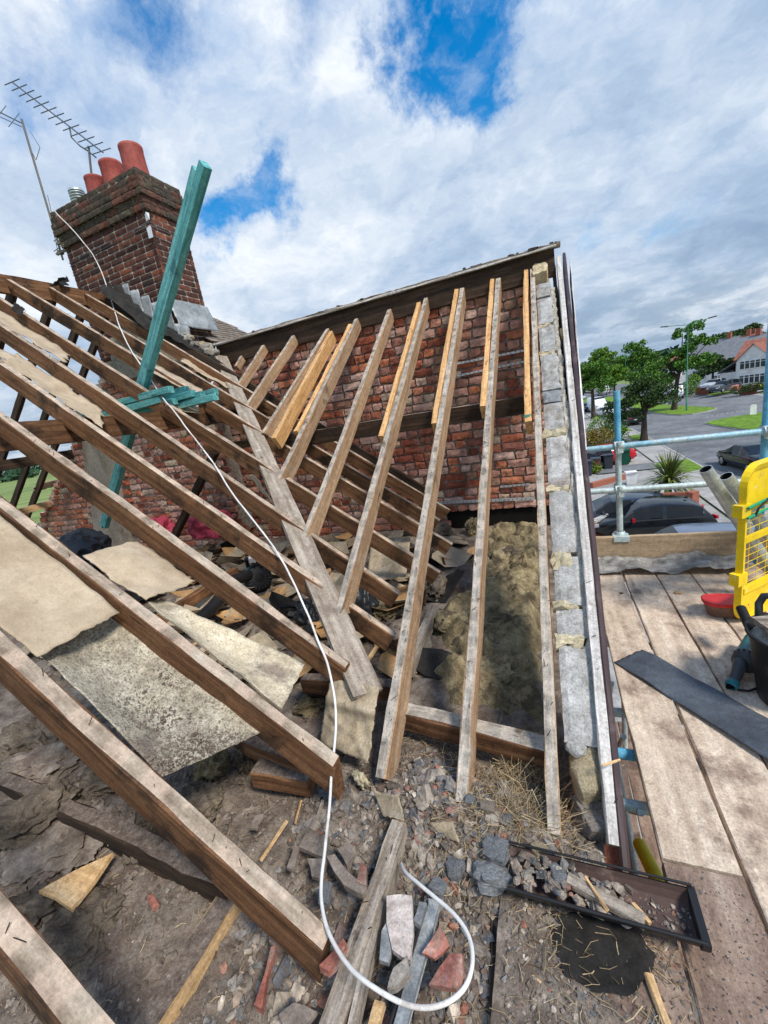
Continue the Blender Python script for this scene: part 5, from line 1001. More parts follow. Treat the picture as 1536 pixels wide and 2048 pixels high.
# ------------------------------------------------------------------ pieces at the eaves
def out_px(pts, z):                 # outline in its own plane from marks on the photograph's floor level
    return [PZ(x, y, z) for x, y in pts]
def plate(name, pts, z, th, m, label, cat, tilt=None):
    q = out_px(pts, z); c = sum(q, V()) / len(q); b = MB(); q2 = [p - c for p in q]
    area = sum(q2[i].x * q2[(i + 1) % len(q2)].y - q2[(i + 1) % len(q2)].x * q2[i].y for i in range(len(q2)))
    if area < 0: q2 = q2[::-1]
    n = len(q2); top = []; 
    for k in range(n):          # break the edges up a little
        a, d = q2[k], q2[(k + 1) % n]; top.append(a)
        e = (d - a); top.append(a + e * .5 + V((rnd.uniform(-.06, .06) * e.length, rnd.uniform(-.06, .06) * e.length, 0)))
    n = len(top); b.add([p + V((0, 0, th)) for p in top] + [p * 1.02 for p in top], [tuple(range(n)), tuple(range(n, 2 * n))[::-1]] + [(n + i, n + (i + 1) % n, (i + 1) % n, i) for i in range(n)])
    return tag(b.build(name, m, None, Matrix.Translation(c) @ (tilt or Matrix.Identity(4))), label, cat)
plate('plywood_offcut', ((80, 1788), (146, 1824), (228, 1712)), -1.62, .018, 'splinter', 'pale triangular plywood offcut lying on the dirt', 'offcut')
plate('tile_shard', ((776, 1803), (826, 1802), (828, 1870), (822, 1925), (786, 1905)), -1.56, .022, 'pale_shard', 'long pale pink tile shard beside the lead strip', 'tile', rotm(.1, .05, 0))
plate('tile_shard', ((860, 1972), (905, 1915), (928, 1918), (930, 1950), (915, 1985)), -1.58, .02, 'red_shard', 'broken bright red tile inside the cable loop', 'tile', rotm(.1, -.1, 0))
plate('tile_shard', ((642, 1945), (690, 1890), (697, 1900), (680, 1935), (660, 1955)), -1.56, .03, 'red_shard', 'narrow red tile shard left of the fascia plank', 'tile')
plate('tile_shard', ((845, 1910), (880, 1860), (900, 1895), (870, 1920)), -1.58, .018, 'red_shard', 'dull brown tile shard above the bright red one', 'tile', rotm(.2, .1, 0))
plate('tile_shard', ((760, 1925), (765, 1870), (782, 1840), (785, 1900), (778, 1930)), -1.57, .02, 'slate_stone', 'upright grey slate shard by the fascia plank', 'slate', rotm(.1, .1, 0))
plate('tile_shard', ((828, 1850), (840, 1812), (855, 1815), (842, 1860)), -1.56, .02, 'slate_stone', 'small dark slate wedge beside the pale tile', 'slate')
plate('tile_shard', ((598, 1700), (618, 1660), (660, 1680), (650, 1722)), -1.60, .018, 'roof_tile', 'flat grey brown tile slab below the hanging cable', 'tile')
plate('tile_shard', ((615, 1722), (655, 1722), (650, 1762), (625, 1758)), -1.60, .014, 'roof_tile', 'squarish grey tile slab under the first one', 'tile')
plate('tile_shard', ((655, 1722), (672, 1718), (735, 1785), (728, 1800), (690, 1780)), -1.59, .025, 'roof_tile', 'long dusty tile strip pointing at the fascia plank', 'tile')
plate('tile_shard', ((675, 1705), (700, 1690), (712, 1715), (695, 1738)), -1.59, .02, 'roof_tile', 'small dusty tile piece above the long strip', 'tile')
plate('tile_shard', ((715, 1770), (725, 1730), (735, 1745), (735, 1780)), -1.58, .02, 'red_shard', 'pinkish tile sliver leaning on the long strip', 'tile')
plate('tile_shard', ((575, 1740), (592, 1690), (600, 1700), (590, 1745)), -1.60, .015, 'roof_tile', 'thin grey tile sliver beside the flat slab', 'tile')
plate('tile_shard', ((500, 1660), (512, 1635), (530, 1632), (515, 1662)), -1.61, .012, 'roof_tile', 'lone grey flake behind the near rafter', 'tile')
plate('tile_shard', ((560, 2035), (590, 2012), (635, 2030), (610, 2060), (570, 2060)), -1.62, .015, 'roof_tile', 'grey tile flake at the bottom edge', 'tile')
plate('tile_shard', ((540, 1890), (560, 1870), (575, 1885), (555, 1905)), -1.62, .02, 'roof_tile', 'small grey flake right of the wall plate', 'tile')
plate('tile_shard', ((512, 2020), (545, 1905), (556, 1900), (528, 2030)), -1.61, .025, 'red_shard', 'long thin red tile edge right of the wall plate', 'tile')
plate('wood_chunk', ((738, 2060), (752, 2008), (772, 2014), (760, 2060)), -1.58, .02, 'splinter', 'yellow wood chunk at the bottom edge inside the loop', 'wood')
plate('stone_flake', ((778, 1990), (790, 1950), (818, 1925), (822, 1955), (795, 1985)), -1.57, .03, 'mortar', 'pale grey stone flake below the pale tile', 'stone')
for (px, py, s, m, lab, sd) in ((992, 1702, (.105, .085, .065), 'slate_stone', 'upper of two large blue grey stones', 3), (985, 1752, (.13, .095, .075), 'slate_stone', 'lower larger blue grey stone at the gutter end', 6), (905, 1735, (.07, .07, .06), 'slate_stone', 'dark grey stone left of the large ones', 8), (875, 1775, (.06, .05, .045), 'slate_stone', 'small dark stone above the cable end', 9), (975, 1615, (.06, .05, .05), 'stone_mix', 'grey stone beside the rafter foot', 12), (938, 1600, (.05, .045, .05), 'slate_stone', 'bluish stone at the foot of the second rafter', 14), (1080, 1705, (.07, .06, .05), 'yellow_stone', 'pale crumbly stone near the gutter', 15), (1072, 1725, (.05, .05, .05), 'stone_mix', 'grey chip beside the pale crumbly stone', 16), (1115, 1760, (.06, .05, .05), 'slate_stone', 'blue grey stone inside the gutter', 17), (650, 1790, (.05, .07, .05), 'slate_stone', 'bluish stone under the hanging cable', 19), (1010, 1640, (.05, .06, .04), 'stone_mix', 'flat chip under the straw patch', 21), (985, 1640, (.055, .05, .04), 'stone_mix', 'pale chip above the upper large stone', 22)):
    me = lump_mesh('stone', m, sd, .85, .35, 3); p = F_(px, py, s[2] * .42) if py < 1755 else PZ(px, py, -1.56); put_ = put('loose_stone', me, None, Matrix.Translation(p) @ rotm(rnd.uniform(-.25, .25), rnd.uniform(-.25, .25), rnd.uniform(-.4, .4)) @ Matrix.Diagonal((*s, 1))); tag(put_, lab, 'stone')
# black felt on the dirty boards, sticks
q = [PZ(x, y, DK + .006) for x, y in ((1085, 1838), (1155, 1815), (1200, 1830), (1270, 1862), (1308, 1915), (1300, 1960), (1250, 2002), (1200, 1985), (1130, 1960), (1110, 1900))]
c = sum(q, V()) / len(q); q2 = []
for i_, p_ in enumerate(q):
    nx_ = q[(i_ + 1) % len(q)]
    for t_ in range(6): w_ = p_.lerp(nx_, t_ / 6); q2.append(w_ + (w_ - c).normalized() * (.012 * nz(tuple(w_), 17) + .008 * nz(tuple(w_), 45)))
q = q2; b = MB(); n = len(q); rings = 7
vs = [V((0, 0, .012))] + [(p - c) * (k / rings) * (1 + .03 * nz((i, k, 0), 1.3)) + V((0, 0, .010 + .014 * nz(tuple(p * k * .2), 13))) for k in range(1, rings + 1) for i, p in enumerate(q)]
b.add(vs, [(0, 1 + (i + 1) % n, 1 + i) for i in range(n)] + [(1 + (k - 1) * n + i, 1 + (k - 1) * n + (i + 1) % n, 1 + k * n + (i + 1) % n, 1 + k * n + i) for k in range(1, rings) for i in range(n)], 0, True)
tag(b.build('felt_offcut', 'black_felt', None, Matrix.Translation(c)), 'wide black felt offcut lying on the dirty boards below the gutter', 'felt')
for (a, c, w, m, lab, z) in (((1296, 1945), (1345, 2075), .022, 'splinter', 'pale split lath on the board below the gutter end', DK + .02), ((1026, 1918), (1082, 1966), .012, 'splinter', 'thin brown stick on the dark board', DK + .02), ((1135, 1752), (1290, 1836), .035, 'old_plank', 'broken grey stick lying in the gutter', gz + .01), ((1170, 1752), (1215, 1820), .010, 'splinter', 'pale splinter across the stick in the gutter', gz + .02), ((1265, 1805), (1300, 1845), .014, 'splinter', 'short pale splinter at the gutter end', gz), ((1205, 1530), (1240, 1518), .004, 'splinter', 'tiny straw coloured splinter on the bargeboard', -1.40), ((520, 1720), (572, 1640), .014, 'splinter', 'upright pale lath edge beyond the near rafter', -1.60), ((645, 1600), (620, 1680), .012, 'old_plank', 'thin grey stick behind the cable', -1.62), ((1000, 1560), (1050, 1640), .02, 'old_plank', 'grey lath between the two right rafters', -1.58), ((590, 1645), (602, 1600), .010, 'splinter', 'short stick beyond the near rafter foot', -1.62), ((300, 1790), (312, 1812), .02, 'red_shard', 'tiny reddish splinter on the dirt', -1.63), ((985, 1790), (988, 2060), .02, 'dark_timber', 'dark upright slat at the edge of the dirty boards', DK - .0)):
    tag(beam('stick', PZ(*a, z), PZ(*c, z), w, w * .8, (m, m), None, jit=.002, seg=.05), lab, 'stick')
# drift of soil spilled over the boards under the gutter
b = MB(); nn = .008; idx = {}
def hs(x, y): return DK - .006 + .020 * nz((x, y, 0), 4.2, 31) + .012 * nz((x, y, 0), 13, 33) + .006 * nz((x, y, 0), 40, 35) + .022 * max(0., min(1., (.16 - x) * 3)) * max(0., min(1., (y - .35) * 2))
for j in range(int(.85 / nn)):
    for i in range(int(.60 / nn)):
        x, y = -.238 + i * nn, .22 + j * nn
        if x > .255 and (.258 < x < .28): continue
        if max(hs(x, y), hs(x + nn, y), hs(x, y + nn), hs(x + nn, y + nn)) < DK + .0015: continue
        f = []
        for a_, c_ in ((0, 0), (1, 0), (1, 1), (0, 1)):
            k = (i + a_, j + c_)
            if k not in idx: idx[k] = len(b.v); xx, yy = -.238 + k[0] * nn, .22 + k[1] * nn; b.v.append((xx, yy, hs(xx, yy)))
            f.append(idx[k])
        b.f.append(tuple(f)); b.mi.append(0); b.sm.append(True)
tag(b.build('soil_drift', 'dirt'), 'spilled soil lying over the boards under the gutter', 'soil', None, 'stuff')
# ------------------------------------------------------------------ rubble too small to count
def chips(n, region, smin, smax, z_off=.0, zf=H):
    b = MB()
    for _ in range(n):
        while True:
            x, y = rnd.uniform(region[0], region[1]), rnd.uniform(region[2], region[3])
            if zf is not H or infloor(x, y): break
        s = smin + (smax - smin) * rnd.random() ** 3; R_ = rotm(rnd.uniform(-.7, .7), rnd.uniform(-.7, .7), rnd.uniform(0, 6)).to_3x3()
        if rnd.random() < .62: rock(b, (x, y, zf(x, y) + s * .12 + z_off), s * 1.1)
        else: b.box((x, y, zf(x, y) + s * .15 + z_off), (s, s * rnd.uniform(.4, .9), s * rnd.uniform(.15, .4)), R_, jit=s * .2)
    return b
parts_ = MB()
for n, reg, a, c in ((2600, (-.66, .08, .98, 1.45), .006, .05), (260, (-.62, .04, 1.0, 1.36), .03, .075), (160, (-1.05, -.66, .45, 1.3), .03, .065), (130, (-.6, -.25, .4, 1.0), .03, .07), (1700, (-1.10, -.66, .3, 1.35), .004, .035), (1200, (-.62, -.24, .3, 1.05), .004, .04), (6500, (-2.6, -.7, .2, 1.5), .0025, .011), (1200, (-.8, -.05, 1.3, 1.75), .004, .02)):
    k = chips(n, reg, a, c); parts_.add(k.v, k.f)
fb = chips(3600, (-.21, .26, .3, 1.05), .002, .018, 0, lambda x, y: max(DK, hs(x, y))); parts_.add(fb.v, fb.f)
fb = chips(1300, (.28, .50, .3, 1.24), .0015, .007, 0, lambda x, y: DK); parts_.add(fb.v, fb.f)
fb = chips(260, (gx0 + .02, gx0 + .36, gy + .02, gy + .12), .008, .045, 0, lambda x, y: gz - .035 + (.03 if x < 0 else 0)); parts_.add(fb.v, fb.f)
fb = chips(300, (gx0 + .3, gx0 + L, gy + .02, gy + .12), .003, .018, 0, lambda x, y: gz - .047); parts_.add(fb.v, fb.f)
o = parts_.build('rubble', 'stone_mix'); tag(o, 'fine stone and tile rubble strewn over the eaves', 'rubble', None, 'stuff')
soil = MB()
for n, reg, a, c in ((5200, (-2.7, -.66, .15, 1.5), .006, .035), (1600, (-.66, .08, .95, 1.45), .005, .03), (1300, (-.62, -.24, .25, 1.05), .006, .035), (2200, (-4.5, -.9, 1.5, 3.6), .01, .05)):
    k = chips(n, reg, a, c); soil.add(k.v, k.f)
k = chips(2000, (-.21, .27, .25, 1.05), .003, .018, 0, lambda x, y: max(DK, hs(x, y))); soil.add(k.v, k.f)
for _ in range(2400):          # crumbs gathered in the sag of the dusty felt
    u_, v_ = .45 + .55 * rnd.random() ** .6, rnd.random(); q_ = bilerp(DUSTY, u_, v_) - NM * (.075 * 16 * u_ * (1 - u_) * v_ * (1 - v_)) + NM * .006; s_ = rnd.uniform(.0015, .006) * (2.5 if rnd.random() < .07 else 1)
    soil.box(q_, (s_, s_ * .8, s_ * .6), rotm(rnd.random(), rnd.random(), rnd.random() * 6).to_3x3(), jit=s_ * .2)
o = soil.build('soil_crumbs', 'dirt'); tag(o, 'brown soil and dust crumbs over the loft floor', 'soil', None, 'stuff')
def straw(n, region, lmin, lmax, zf, up=.2):
    b = MB()
    for _ in range(n):
        while True:
            x, y = rnd.uniform(region[0], region[1]), rnd.uniform(region[2], region[3])
            if zf is not H or infloor(x, y): break
        L_ = rnd.uniform(lmin, lmax); a = rnd.uniform(0, 6.28); d = V((math.cos(a), math.sin(a), rnd.uniform(-.1, up))) * L_; p = V((x, y, zf(x, y) + rnd.uniform(.003, .02)))
        m_ = p + d * .5 + V((rnd.uniform(-1, 1), rnd.uniform(-1, 1), rnd.uniform(-.2, .5))) * L_ * .18; w_ = rnd.uniform(.0006, .0014)
        b.tube((p, m_, p + d), w_, 3, cap=False, sm=False)
    return b
sb = MB()
for n, reg, a, c, up in ((900, (-.50, .02, 1.0, 1.45), .02, .09, .4), (700, (-.28, -.03, 1.20, 1.55), .04, .14, .9), (500, (-.72, -.24, .3, 1.25), .02, .07, .4), (350, (-2.2, -.7, .25, 1.4), .015, .05, .3), (300, (-.8, -.05, 1.4, 1.8), .04, .12, .5)):
    k = straw(n, reg, a, c, H, up); sb.add(k.v, k.f)
k = straw(420, (-.21, .3, .3, 1.0), .015, .07, lambda x, y: max(DK, hs(x, y)), .2); sb.add(k.v, k.f)
o = sb.build('straw', 'straw'); tag(o, 'dry straw and nest litter over the eaves rubble', 'straw', None, 'stuff')
# ------------------------------------------------------------------ street: ground, road, kerbs, verges
def poly(name, pts, z, m, kind='structure'):
    b = MB(); b.add([(x, y, z) for x, y in pts], [tuple(range(len(pts)))]); 
    o = b.build(name, m); o['kind'] = kind; return o
b = MB(); b.add([(-1500, -1500, GZ - .03), (1500, -1500, GZ - .03), (1500, 1500, GZ - .03), (-1500, 1500, GZ - .03)], [(0, 1, 2, 3)]); struct('ground', b, 'field_grass')
poly('road', [(8.9, -40), (60, -40), (60, 30), (30, 55), (27, 90), (28, 130), (30, 210), (5, 210), (7.6, 130), (8.4, 80)], GZ, 'asphalt')
poly('driveway', [(.2, -20), (6.9, -20), (6.7, 45), (6.2, 80), (5.2, 130), (-3, 130), (-3, 14), (.2, 10)], GZ - .004, 'paving')
poly('pavement', [(6.94, -20), (8.75, -20), (8.6, 46), (8.05, 80), (7.3, 130), (5.3, 130), (6.24, 80), (6.74, 45)], GZ + .07, 'paving')
for (a, c) in (((8.82, -20), (8.66, 46)), ((8.66, 46.01), (8.12, 80)), ((8.12, 80.01), (7.4, 130))):
    b = MB(); a = V((*a, GZ)); c = V((*c, GZ)); d = (c - a).normalized(); s_ = V((d.y, -d.x, 0)) * .07
    b.prism([a - s_, a + s_, a + s_ + V((0, 0, .10)), a - s_ + V((0, 0, .10))], c - a); o = b.build('kerb', 'kerb'); o['kind'] = 'structure'
for k in range(6):
    y = 12 + k * 6.2; poly('tarmac_patch', [(3.0, y), (8.3, y + .3), (8.3, y + 2.2), (3.0, y + 2.0)], GZ + .076 if False else GZ + .002 - .002 + .074, 'asphalt') if k in (3,) else None
def island(name, pts, m='grass', h=.10):
    """raised grass with a kerb stone edge"""
    P = [V((x, y, GZ)) for x, y in pts]; c = sum(P, V()) / len(P); n = len(P)
    b = MB(); b.add([p + V((0, 0, h)) for p in P] + P, [tuple(range(n))] + [(n + i, n + (i + 1) % n, (i + 1) % n, i) for i in range(n)]); o = b.build(name + '_kerb', 'kerb'); o['kind'] = 'structure'
    Q = [p + (c - p).normalized() * .22 for p in P]; b = MB(); b.add([p + V((0, 0, h + .05)) for p in Q] + [p + V((0, 0, h - .02)) for p in Q], [tuple(range(n))] + [(n + i, n + (i + 1) % n, (i + 1) % n, i) for i in range(n)]); o = b.build(name, m); o['kind'] = 'structure'
island('grass_island', [(13.4, 72), (13.6, 66), (14.2, 61.5), (14.9, 59.3), (16, 58.8), (17.6, 59.6), (18.9, 60.9), (19.2, 62), (18.6, 65.5), (17.2, 74), (16.4, 90), (15, 118), (12.6, 118), (12.6, 90)])
island('grass_island', [(14.4, 49.6), (14.5, 47), (15.2, 43), (16.3, 35), (17.3, 20), (17.6, 0), (26, 0), (26, 40), (24.5, 52.6), (20.3, 52.6), (17, 51.6), (15.3, 50.6)])
island('grass_verge', [(7.3, 43.2), (8.5, 43.0), (8.45, 46.8), (7.3, 46.6)], h=.11); island('grass_verge', [(7.2, 50), (8.4, 50), (8.3, 56), (7.1, 56)], h=.11); island('grass_verge', [(6.6, 28.4), (8.7, 29.0), (8.68, 32.6), (6.6, 32.2)], h=.11)
island('grass_verge', [(24.2, 80), (27.5, 80.5), (27.8, 84.5), (24.6, 84)]); island('grass_verge', [(27.3, 72), (31, 71), (31.6, 75.5), (28, 76.5)]); island('grass_verge', [(2, 88), (6, 88), (5.6, 105), (1.5, 105)], h=.1); island('grass_verge', [(9, 98), (11.6, 98), (11, 130), (8.2, 130)], h=.1)
for (a, c) in (((16.2, 55.2), (20.2, 56.6)),):
    for k in range(8):
        p0 = V((*a, GZ + .004)).lerp(V((*c, GZ + .004)), k / 8); p1 = V((*a, GZ + .004)).lerp(V((*c, GZ + .004)), (k + .5) / 8); d = (p1 - p0).normalized(); s_ = V((-d.y, d.x, 0)) * .07
        b = MB(); b.add([p0 - s_, p1 - s_, p1 + s_, p0 + s_], [(0, 1, 2, 3)]); o = b.build('road_marking', 'white_line'); o['kind'] = 'structure'
# far rise on the right with gardens
b = MB(); b.grid(lambda u, v: V((26.5 + u * 60 + v * 3, 66 + v * 110, GZ - .02 + 1.6 * min(1, u * 5) + 7.5 * max(0, u - .12) * max(0, v - .05))), 16, 16); struct('hillside', b, 'paving')
poly('far_lane', [(-900, 250), (-60, 250), (-60, 256), (-900, 256)], GZ + .01, 'paving')
# ------------------------------------------------------------------ trees and shrubs
def leaves(b, c, r, n, size, seed, flat_=1., shell=.55):
    rr = random.Random(seed)
    for _ in range(n):
        while True:
            p = V([rr.uniform(-1, 1) for _ in range(3)])
            if p.length < 1 and (p.length > shell or rr.random() < .25): break
        p = V((p.x * r[0], p.y * r[1], p.z * r[2])); q = V([rr.uniform(-1, 1) for _ in range(3)]).normalized(); a = q.orthogonal().normalized(); d = q.cross(a); s_ = size * rr.uniform(.55, 1.2); o = c + p
        b.add((o - a * s_ * .5, o + d * s_ * .32, o + a * s_ * .55, o - d * s_ * .32), ((0, 1, 2, 3),))
def tree(label, base, h, crown, trunk_r, m, n, leaf=.3, seed=1, lean=0., split=.38, group=None):
    base = V(base); t = thing('street_tree', label, 'tree', base, group); r = random.Random(seed)
    b = MB(); top = base + V((lean, 0, h * .75)); fork = base + V((lean * .3, 0, h * split))
    b.tube([base + V((0, 0, -.05)), base + V((lean * .1, 0, h * .12)), fork, base.lerp(top, .75), top], [trunk_r * 1.35, trunk_r, trunk_r * .8, trunk_r * .45, trunk_r * .15], 9)
    cl = MB(); blobs = []
    for (cx, cy, cz, rx, rz) in crown: blobs.append((base + V((cx, cy, cz)), (rx, rx, rz)))
    tot = sum(q[0] * q[0] * q[2] for _, q in blobs)
    for c, q in blobs:
        s0 = fork.lerp(top, r.uniform(0, .6)); b.tube([s0, s0.lerp(c, .55) + V((0, 0, -.1)), c + V((0, 0, q[2] * .3))], [trunk_r * .45, trunk_r * .25, trunk_r * .08], 6)
        k = max(6, int(9 * q[0]))
        for j in range(k):          # small clumps inside each bough
            d = V([r.uniform(-1, 1) for _ in range(3)]); d = V((d.x * q[0], d.y * q[1], d.z * q[2])) * .75; cr = q[0] * r.uniform(.25, .48)
            leaves(cl, c + d, (cr, cr, cr * .7), int(1.7 * n * q[0] * q[0] * q[2] / tot / k), leaf, r.random())
    b.build('trunk', 'bark', t); cl.build('crown', m, t); return t
tree('small dark tree by the near kerb with a stout leaning trunk', PZ(1288, 880, GZ + .1), 5.6, [(-1.6, .2, 3.3, 1.5, 1.1), (.2, 0, 3.9, 1.6, 1.2), (1.5, -.3, 3.7, 1.4, 1.0), (-.4, .3, 4.8, 1.3, .8), (-2.0, 0, 2.4, 1.0, .7), (.9, .2, 4.9, 1.0, .6), (-1.0, -.3, 2.6, .9, .6), (2.3, 0, 4.1, .7, .5)], .26, 'dark_leaf', 5200, .20, 3, .1, .32)
tree('large green tree beside the tall lamp on the grass island', PZ(1348, 820, GZ + .1), 10.8, [(-.6, 0, 5.0, 2.3, 1.1), (1.5, .3, 5.6, 2.2, .9), (-2.8, .3, 5.6, 1.7, .9), (-4.3, .2, 4.9, 1.5, .8), (2.9, 0, 6.0, 1.5, .6), (1.0, 0, 7.4, 1.6, .6), (2.6, 0, 8.4, 1.5, .5), (.9, .2, 9.4, 1.3, .7), (2.0, 0, 10.1, 1.2, .5), (-.9, 0, 6.8, 1.0, .5), (-1.6, 0, 3.9, 1.5, .7), (3.6, 0, 7.8, .9, .35), (-1.9, .3, 7.2, .6, .4)], .30, 'leaf', 7500, .34, 5, 1.1, .35)
tree('dense round tree behind the bargeboard at the left of the road', PZ(1187, 836, GZ + .1), 8.4, [(-1.2, 0, 5.3, 2.0, 1.6), (1.0, .3, 5.7, 2.0, 1.6), (-.2, 0, 7.0, 1.9, 1.2), (-2.4, 0, 4.4, 1.4, 1.1), (1.9, 0, 4.6, 1.4, 1.0), (.8, 0, 7.6, 1.3, .8), (-1.4, .4, 6.8, 1.2, .9)], .28, 'leaf', 6500, .30, 7)
tree('rounded light green tree on the central reservation', PZ(1229, 790, GZ + .1), 8.0, [(-.6, 0, 4.5, 2.4, 1.8), (1.2, .3, 5.0, 2.2, 1.7), (.2, 0, 6.2, 2.0, 1.2), (-1.6, 0, 5.0, 1.5, 1.2)], .26, 'light_leaf', 3800, .45, 9)
tree('tall dark tree behind the second lamp', PZ(1268, 778, GZ + .1), 13.5, [(-1.5, 0, 7.5, 3.2, 2.4), (1.8, .3, 8.5, 3.2, 2.2), (.2, 0, 11, 2.8, 1.8), (-3.2, 0, 6, 2.2, 1.6), (4.0, 0, 7.0, 2.6, 1.8), (6.0, 0, 6.0, 2.6, 1.8)], .35, 'leaf', 4600, .6, 11)
tree('pale tree top rising behind the dense round tree', PZ(1205, 782, GZ + .1), 14, [(-1.5, 0, 9, 3.0, 2.4), (1.8, .3, 10, 2.8, 2.0), (-.5, 0, 12, 2.6, 1.6), (-4, 0, 7.5, 2.8, 2.0)], .3, 'light_leaf', 3600, .6, 13)
tree('dark garden tree left of the white house', PY(1425, 772, 92), 5.5, [(-1.5, 0, 2.8, 1.8, 1.4), (1.2, 0, 3.4, 1.9, 1.4), (3.4, 0, 3.0, 1.7, 1.3), (5.2, 0, 2.6, 1.5, 1.2), (0, 0, 4.2, 1.5, 1.0)], .2, 'dark_leaf', 4200, .36, 15)
tree('distant tree on the skyline left of the red dormer', PY(1430, 716, 150), 8, [(-2, 0, 4, 3, 2), (2, 0, 4.5, 3, 2), (6, 0, 5, 2.5, 1.6)], .25, 'dark_leaf', 1600, .8, 17)
tree('far tree clump above the roofs near the white gable', PY(1478, 696, 160), 7, [(-2, 0, 3.5, 2.6, 1.8), (2, 0, 4.5, 2.6, 1.8)], .25, 'dark_leaf', 1200, .8, 19)
def bush(label, c, blobs, m, n, leaf, seed, name='garden_bush', cat='bush'):
    c = V(c); t = thing(name, label, cat, c); b = MB(); st = MB(); tot = sum(q[3] ** 2 * q[4] for q in blobs)
    for (x, y, z, r_, rz) in blobs:
        leaves(b, c + V((x, y, z)), (r_, r_, rz), int(n * r_ * r_ * rz / tot), leaf, seed + x, shell=.6); st.tube((c, c + V((x, y, z))), .03, 5)
    st.build('stem', 'bark', t); b.build('foliage', m, t); return t
bush('rounded rust tinted shrub behind the bargeboard', PZ(1186, 896, GZ), [(-.6, 0, 1.0, 1.1, .9), (.6, -.3, 1.0, 1.1, .9), (0, -.6, .8, 1.0, .7)], 'rust_leaf', 2600, .16, 3)
bush('taller green shrub beside the rust tinted one', PZ(1215, 888, GZ), [(-.4, .4, 1.6, 1.3, 1.2), (.8, .3, 1.5, 1.1, 1.2), (.9, 0, .6, 1.0, .6)], 'light_leaf', 2600, .17, 8)
bush('yellow flowered plant by the wheelie bins', PZ(1180, 948, GZ), [(0, 0, .5, .5, .5), (.4, 0, .35, .4, .35)], 'light_leaf', 500, .14, 12)
bush('dark hedge before the white house', PY(1512, 782, 74), [(-2, 0, .5, 1.0, .6), (-.6, 0, .6, 1.0, .6), (.8, 0, .7, 1.0, .7), (2.0, 0, .7, 1.0, .8)], 'dark_leaf', 1500, .25, 15)
bush('pale shrub beside the white van', PY(1383, 790, 86), [(-.4, 0, 1.2, 1.2, 1.4), (.3, 0, 2.4, 1.0, 1.0)], 'light_leaf', 900, .3, 18)
# cordyline in the neighbour's garden
cb = PZ(1338, 1005, GZ); ct = thing('palm_plant', 'spiky palm like plant between the parked cars and the wall', 'plant', cb)
b = MB(); b.tube((cb, cb + V((.05, 0, .7)), cb + V((0, 0, 1.15))), [.09, .07, .06], 8); b.build('trunk', 'bark', ct)
b = MB(); cc = cb + V((0, 0, 1.15)); r5 = random.Random(4)
for k in range(240):
    a = r5.uniform(0, 6.28); e = r5.uniform(-.75, 1.35); L_ = r5.uniform(1.1, 1.75); d = V((math.cos(a) * math.cos(e), math.sin(a) * math.cos(e), math.sin(e))); sd_ = d.cross(V((0, 0, 1))).normalized() * .045
    m1 = cc + d * L_ * .5 + V((0, 0, .03)); m2 = cc + d * L_ + V((0, 0, -.22 * L_ * math.cos(e))); b.add((cc + sd_ * .6, cc - sd_ * .6, m1 - sd_, m1 + sd_, m2), ((0, 1, 2, 3), (3, 2, 4)))
b.build('leaf_rosette', 'palm_leaf', ct)
# ------------------------------------------------------------------ cars
def wheel(parent, M, r=.32, w=.2):
    b = MB(); b.lathe(((r * .64, -w / 2), (r * .93, -w / 2), (r, -w * .36), (r, w * .36), (r * .93, w / 2), (r * .64, w / 2)), (0, 0, 0), 20, axis=V((0, 1, 0))); t = b.build('wheel', 'tyre', parent, M)
    b = MB(); b.lathe(((r * .66, -w * .42), (r * .62, -w * .48), (r * .12, -w * .40), (0, -w * .40)), (0, 0, 0), 20, axis=V((0, 1, 0)))
    b.lathe(((0, w * .40), (r * .12, w * .40), (r * .62, w * .48), (r * .66, w * .42)), (0, 0, 0), 20, axis=V((0, 1, 0)))
    for k in range(5):
        a = k * 2 * math.pi / 5
        for s_ in (-1, 1): b.box((r * .36 * math.cos(a), s_ * w * .46, r * .36 * math.sin(a)), (r * .52, .02, .05), Matrix.Rotation(-a, 3, 'Y'))
    b.build('rim', 'alloy', t, M)
ST = (0, .025, .06, .12, .20, .29, .40, .43, .53, .59, .66, .735, .80, .88, .95, .985, 1)
SH = {'hatch': ((.40, .52, .66, .86, .955, .985, 1, 1, .985, .955, .845, .70, .635, .60, .55, .48, .36), (.40, .52, .62, .63, .63, .625, .62, .62, .615, .61, .605, .60, .595, .575, .53, .47, .36)),
      'sedan': ((.42, .55, .66, .70, .725, .83, .97, .985, 1, .98, .87, .715, .645, .61, .56, .49, .37), (.42, .55, .63, .64, .64, .64, .635, .635, .63, .625, .62, .615, .60, .585, .54, .48, .37)),
      'suv': ((.48, .62, .80, .94, .985, 1, 1, 1, .995, .97, .87, .72, .66, .64, .60, .52, .42), (.48, .60, .64, .64, .64, .64, .635, .635, .63, .625, .62, .615, .61, .60, .57, .51, .42)),
      'van': ((.90, .97, 1, 1, 1, 1, 1, 1, 1, .99, .97, .88, .72, .58, .53, .46, .30), (.60, .60, .60, .60, .60, .60, .60, .60, .595, .59, .58, .57, .55, .53, .50, .44, .30))}
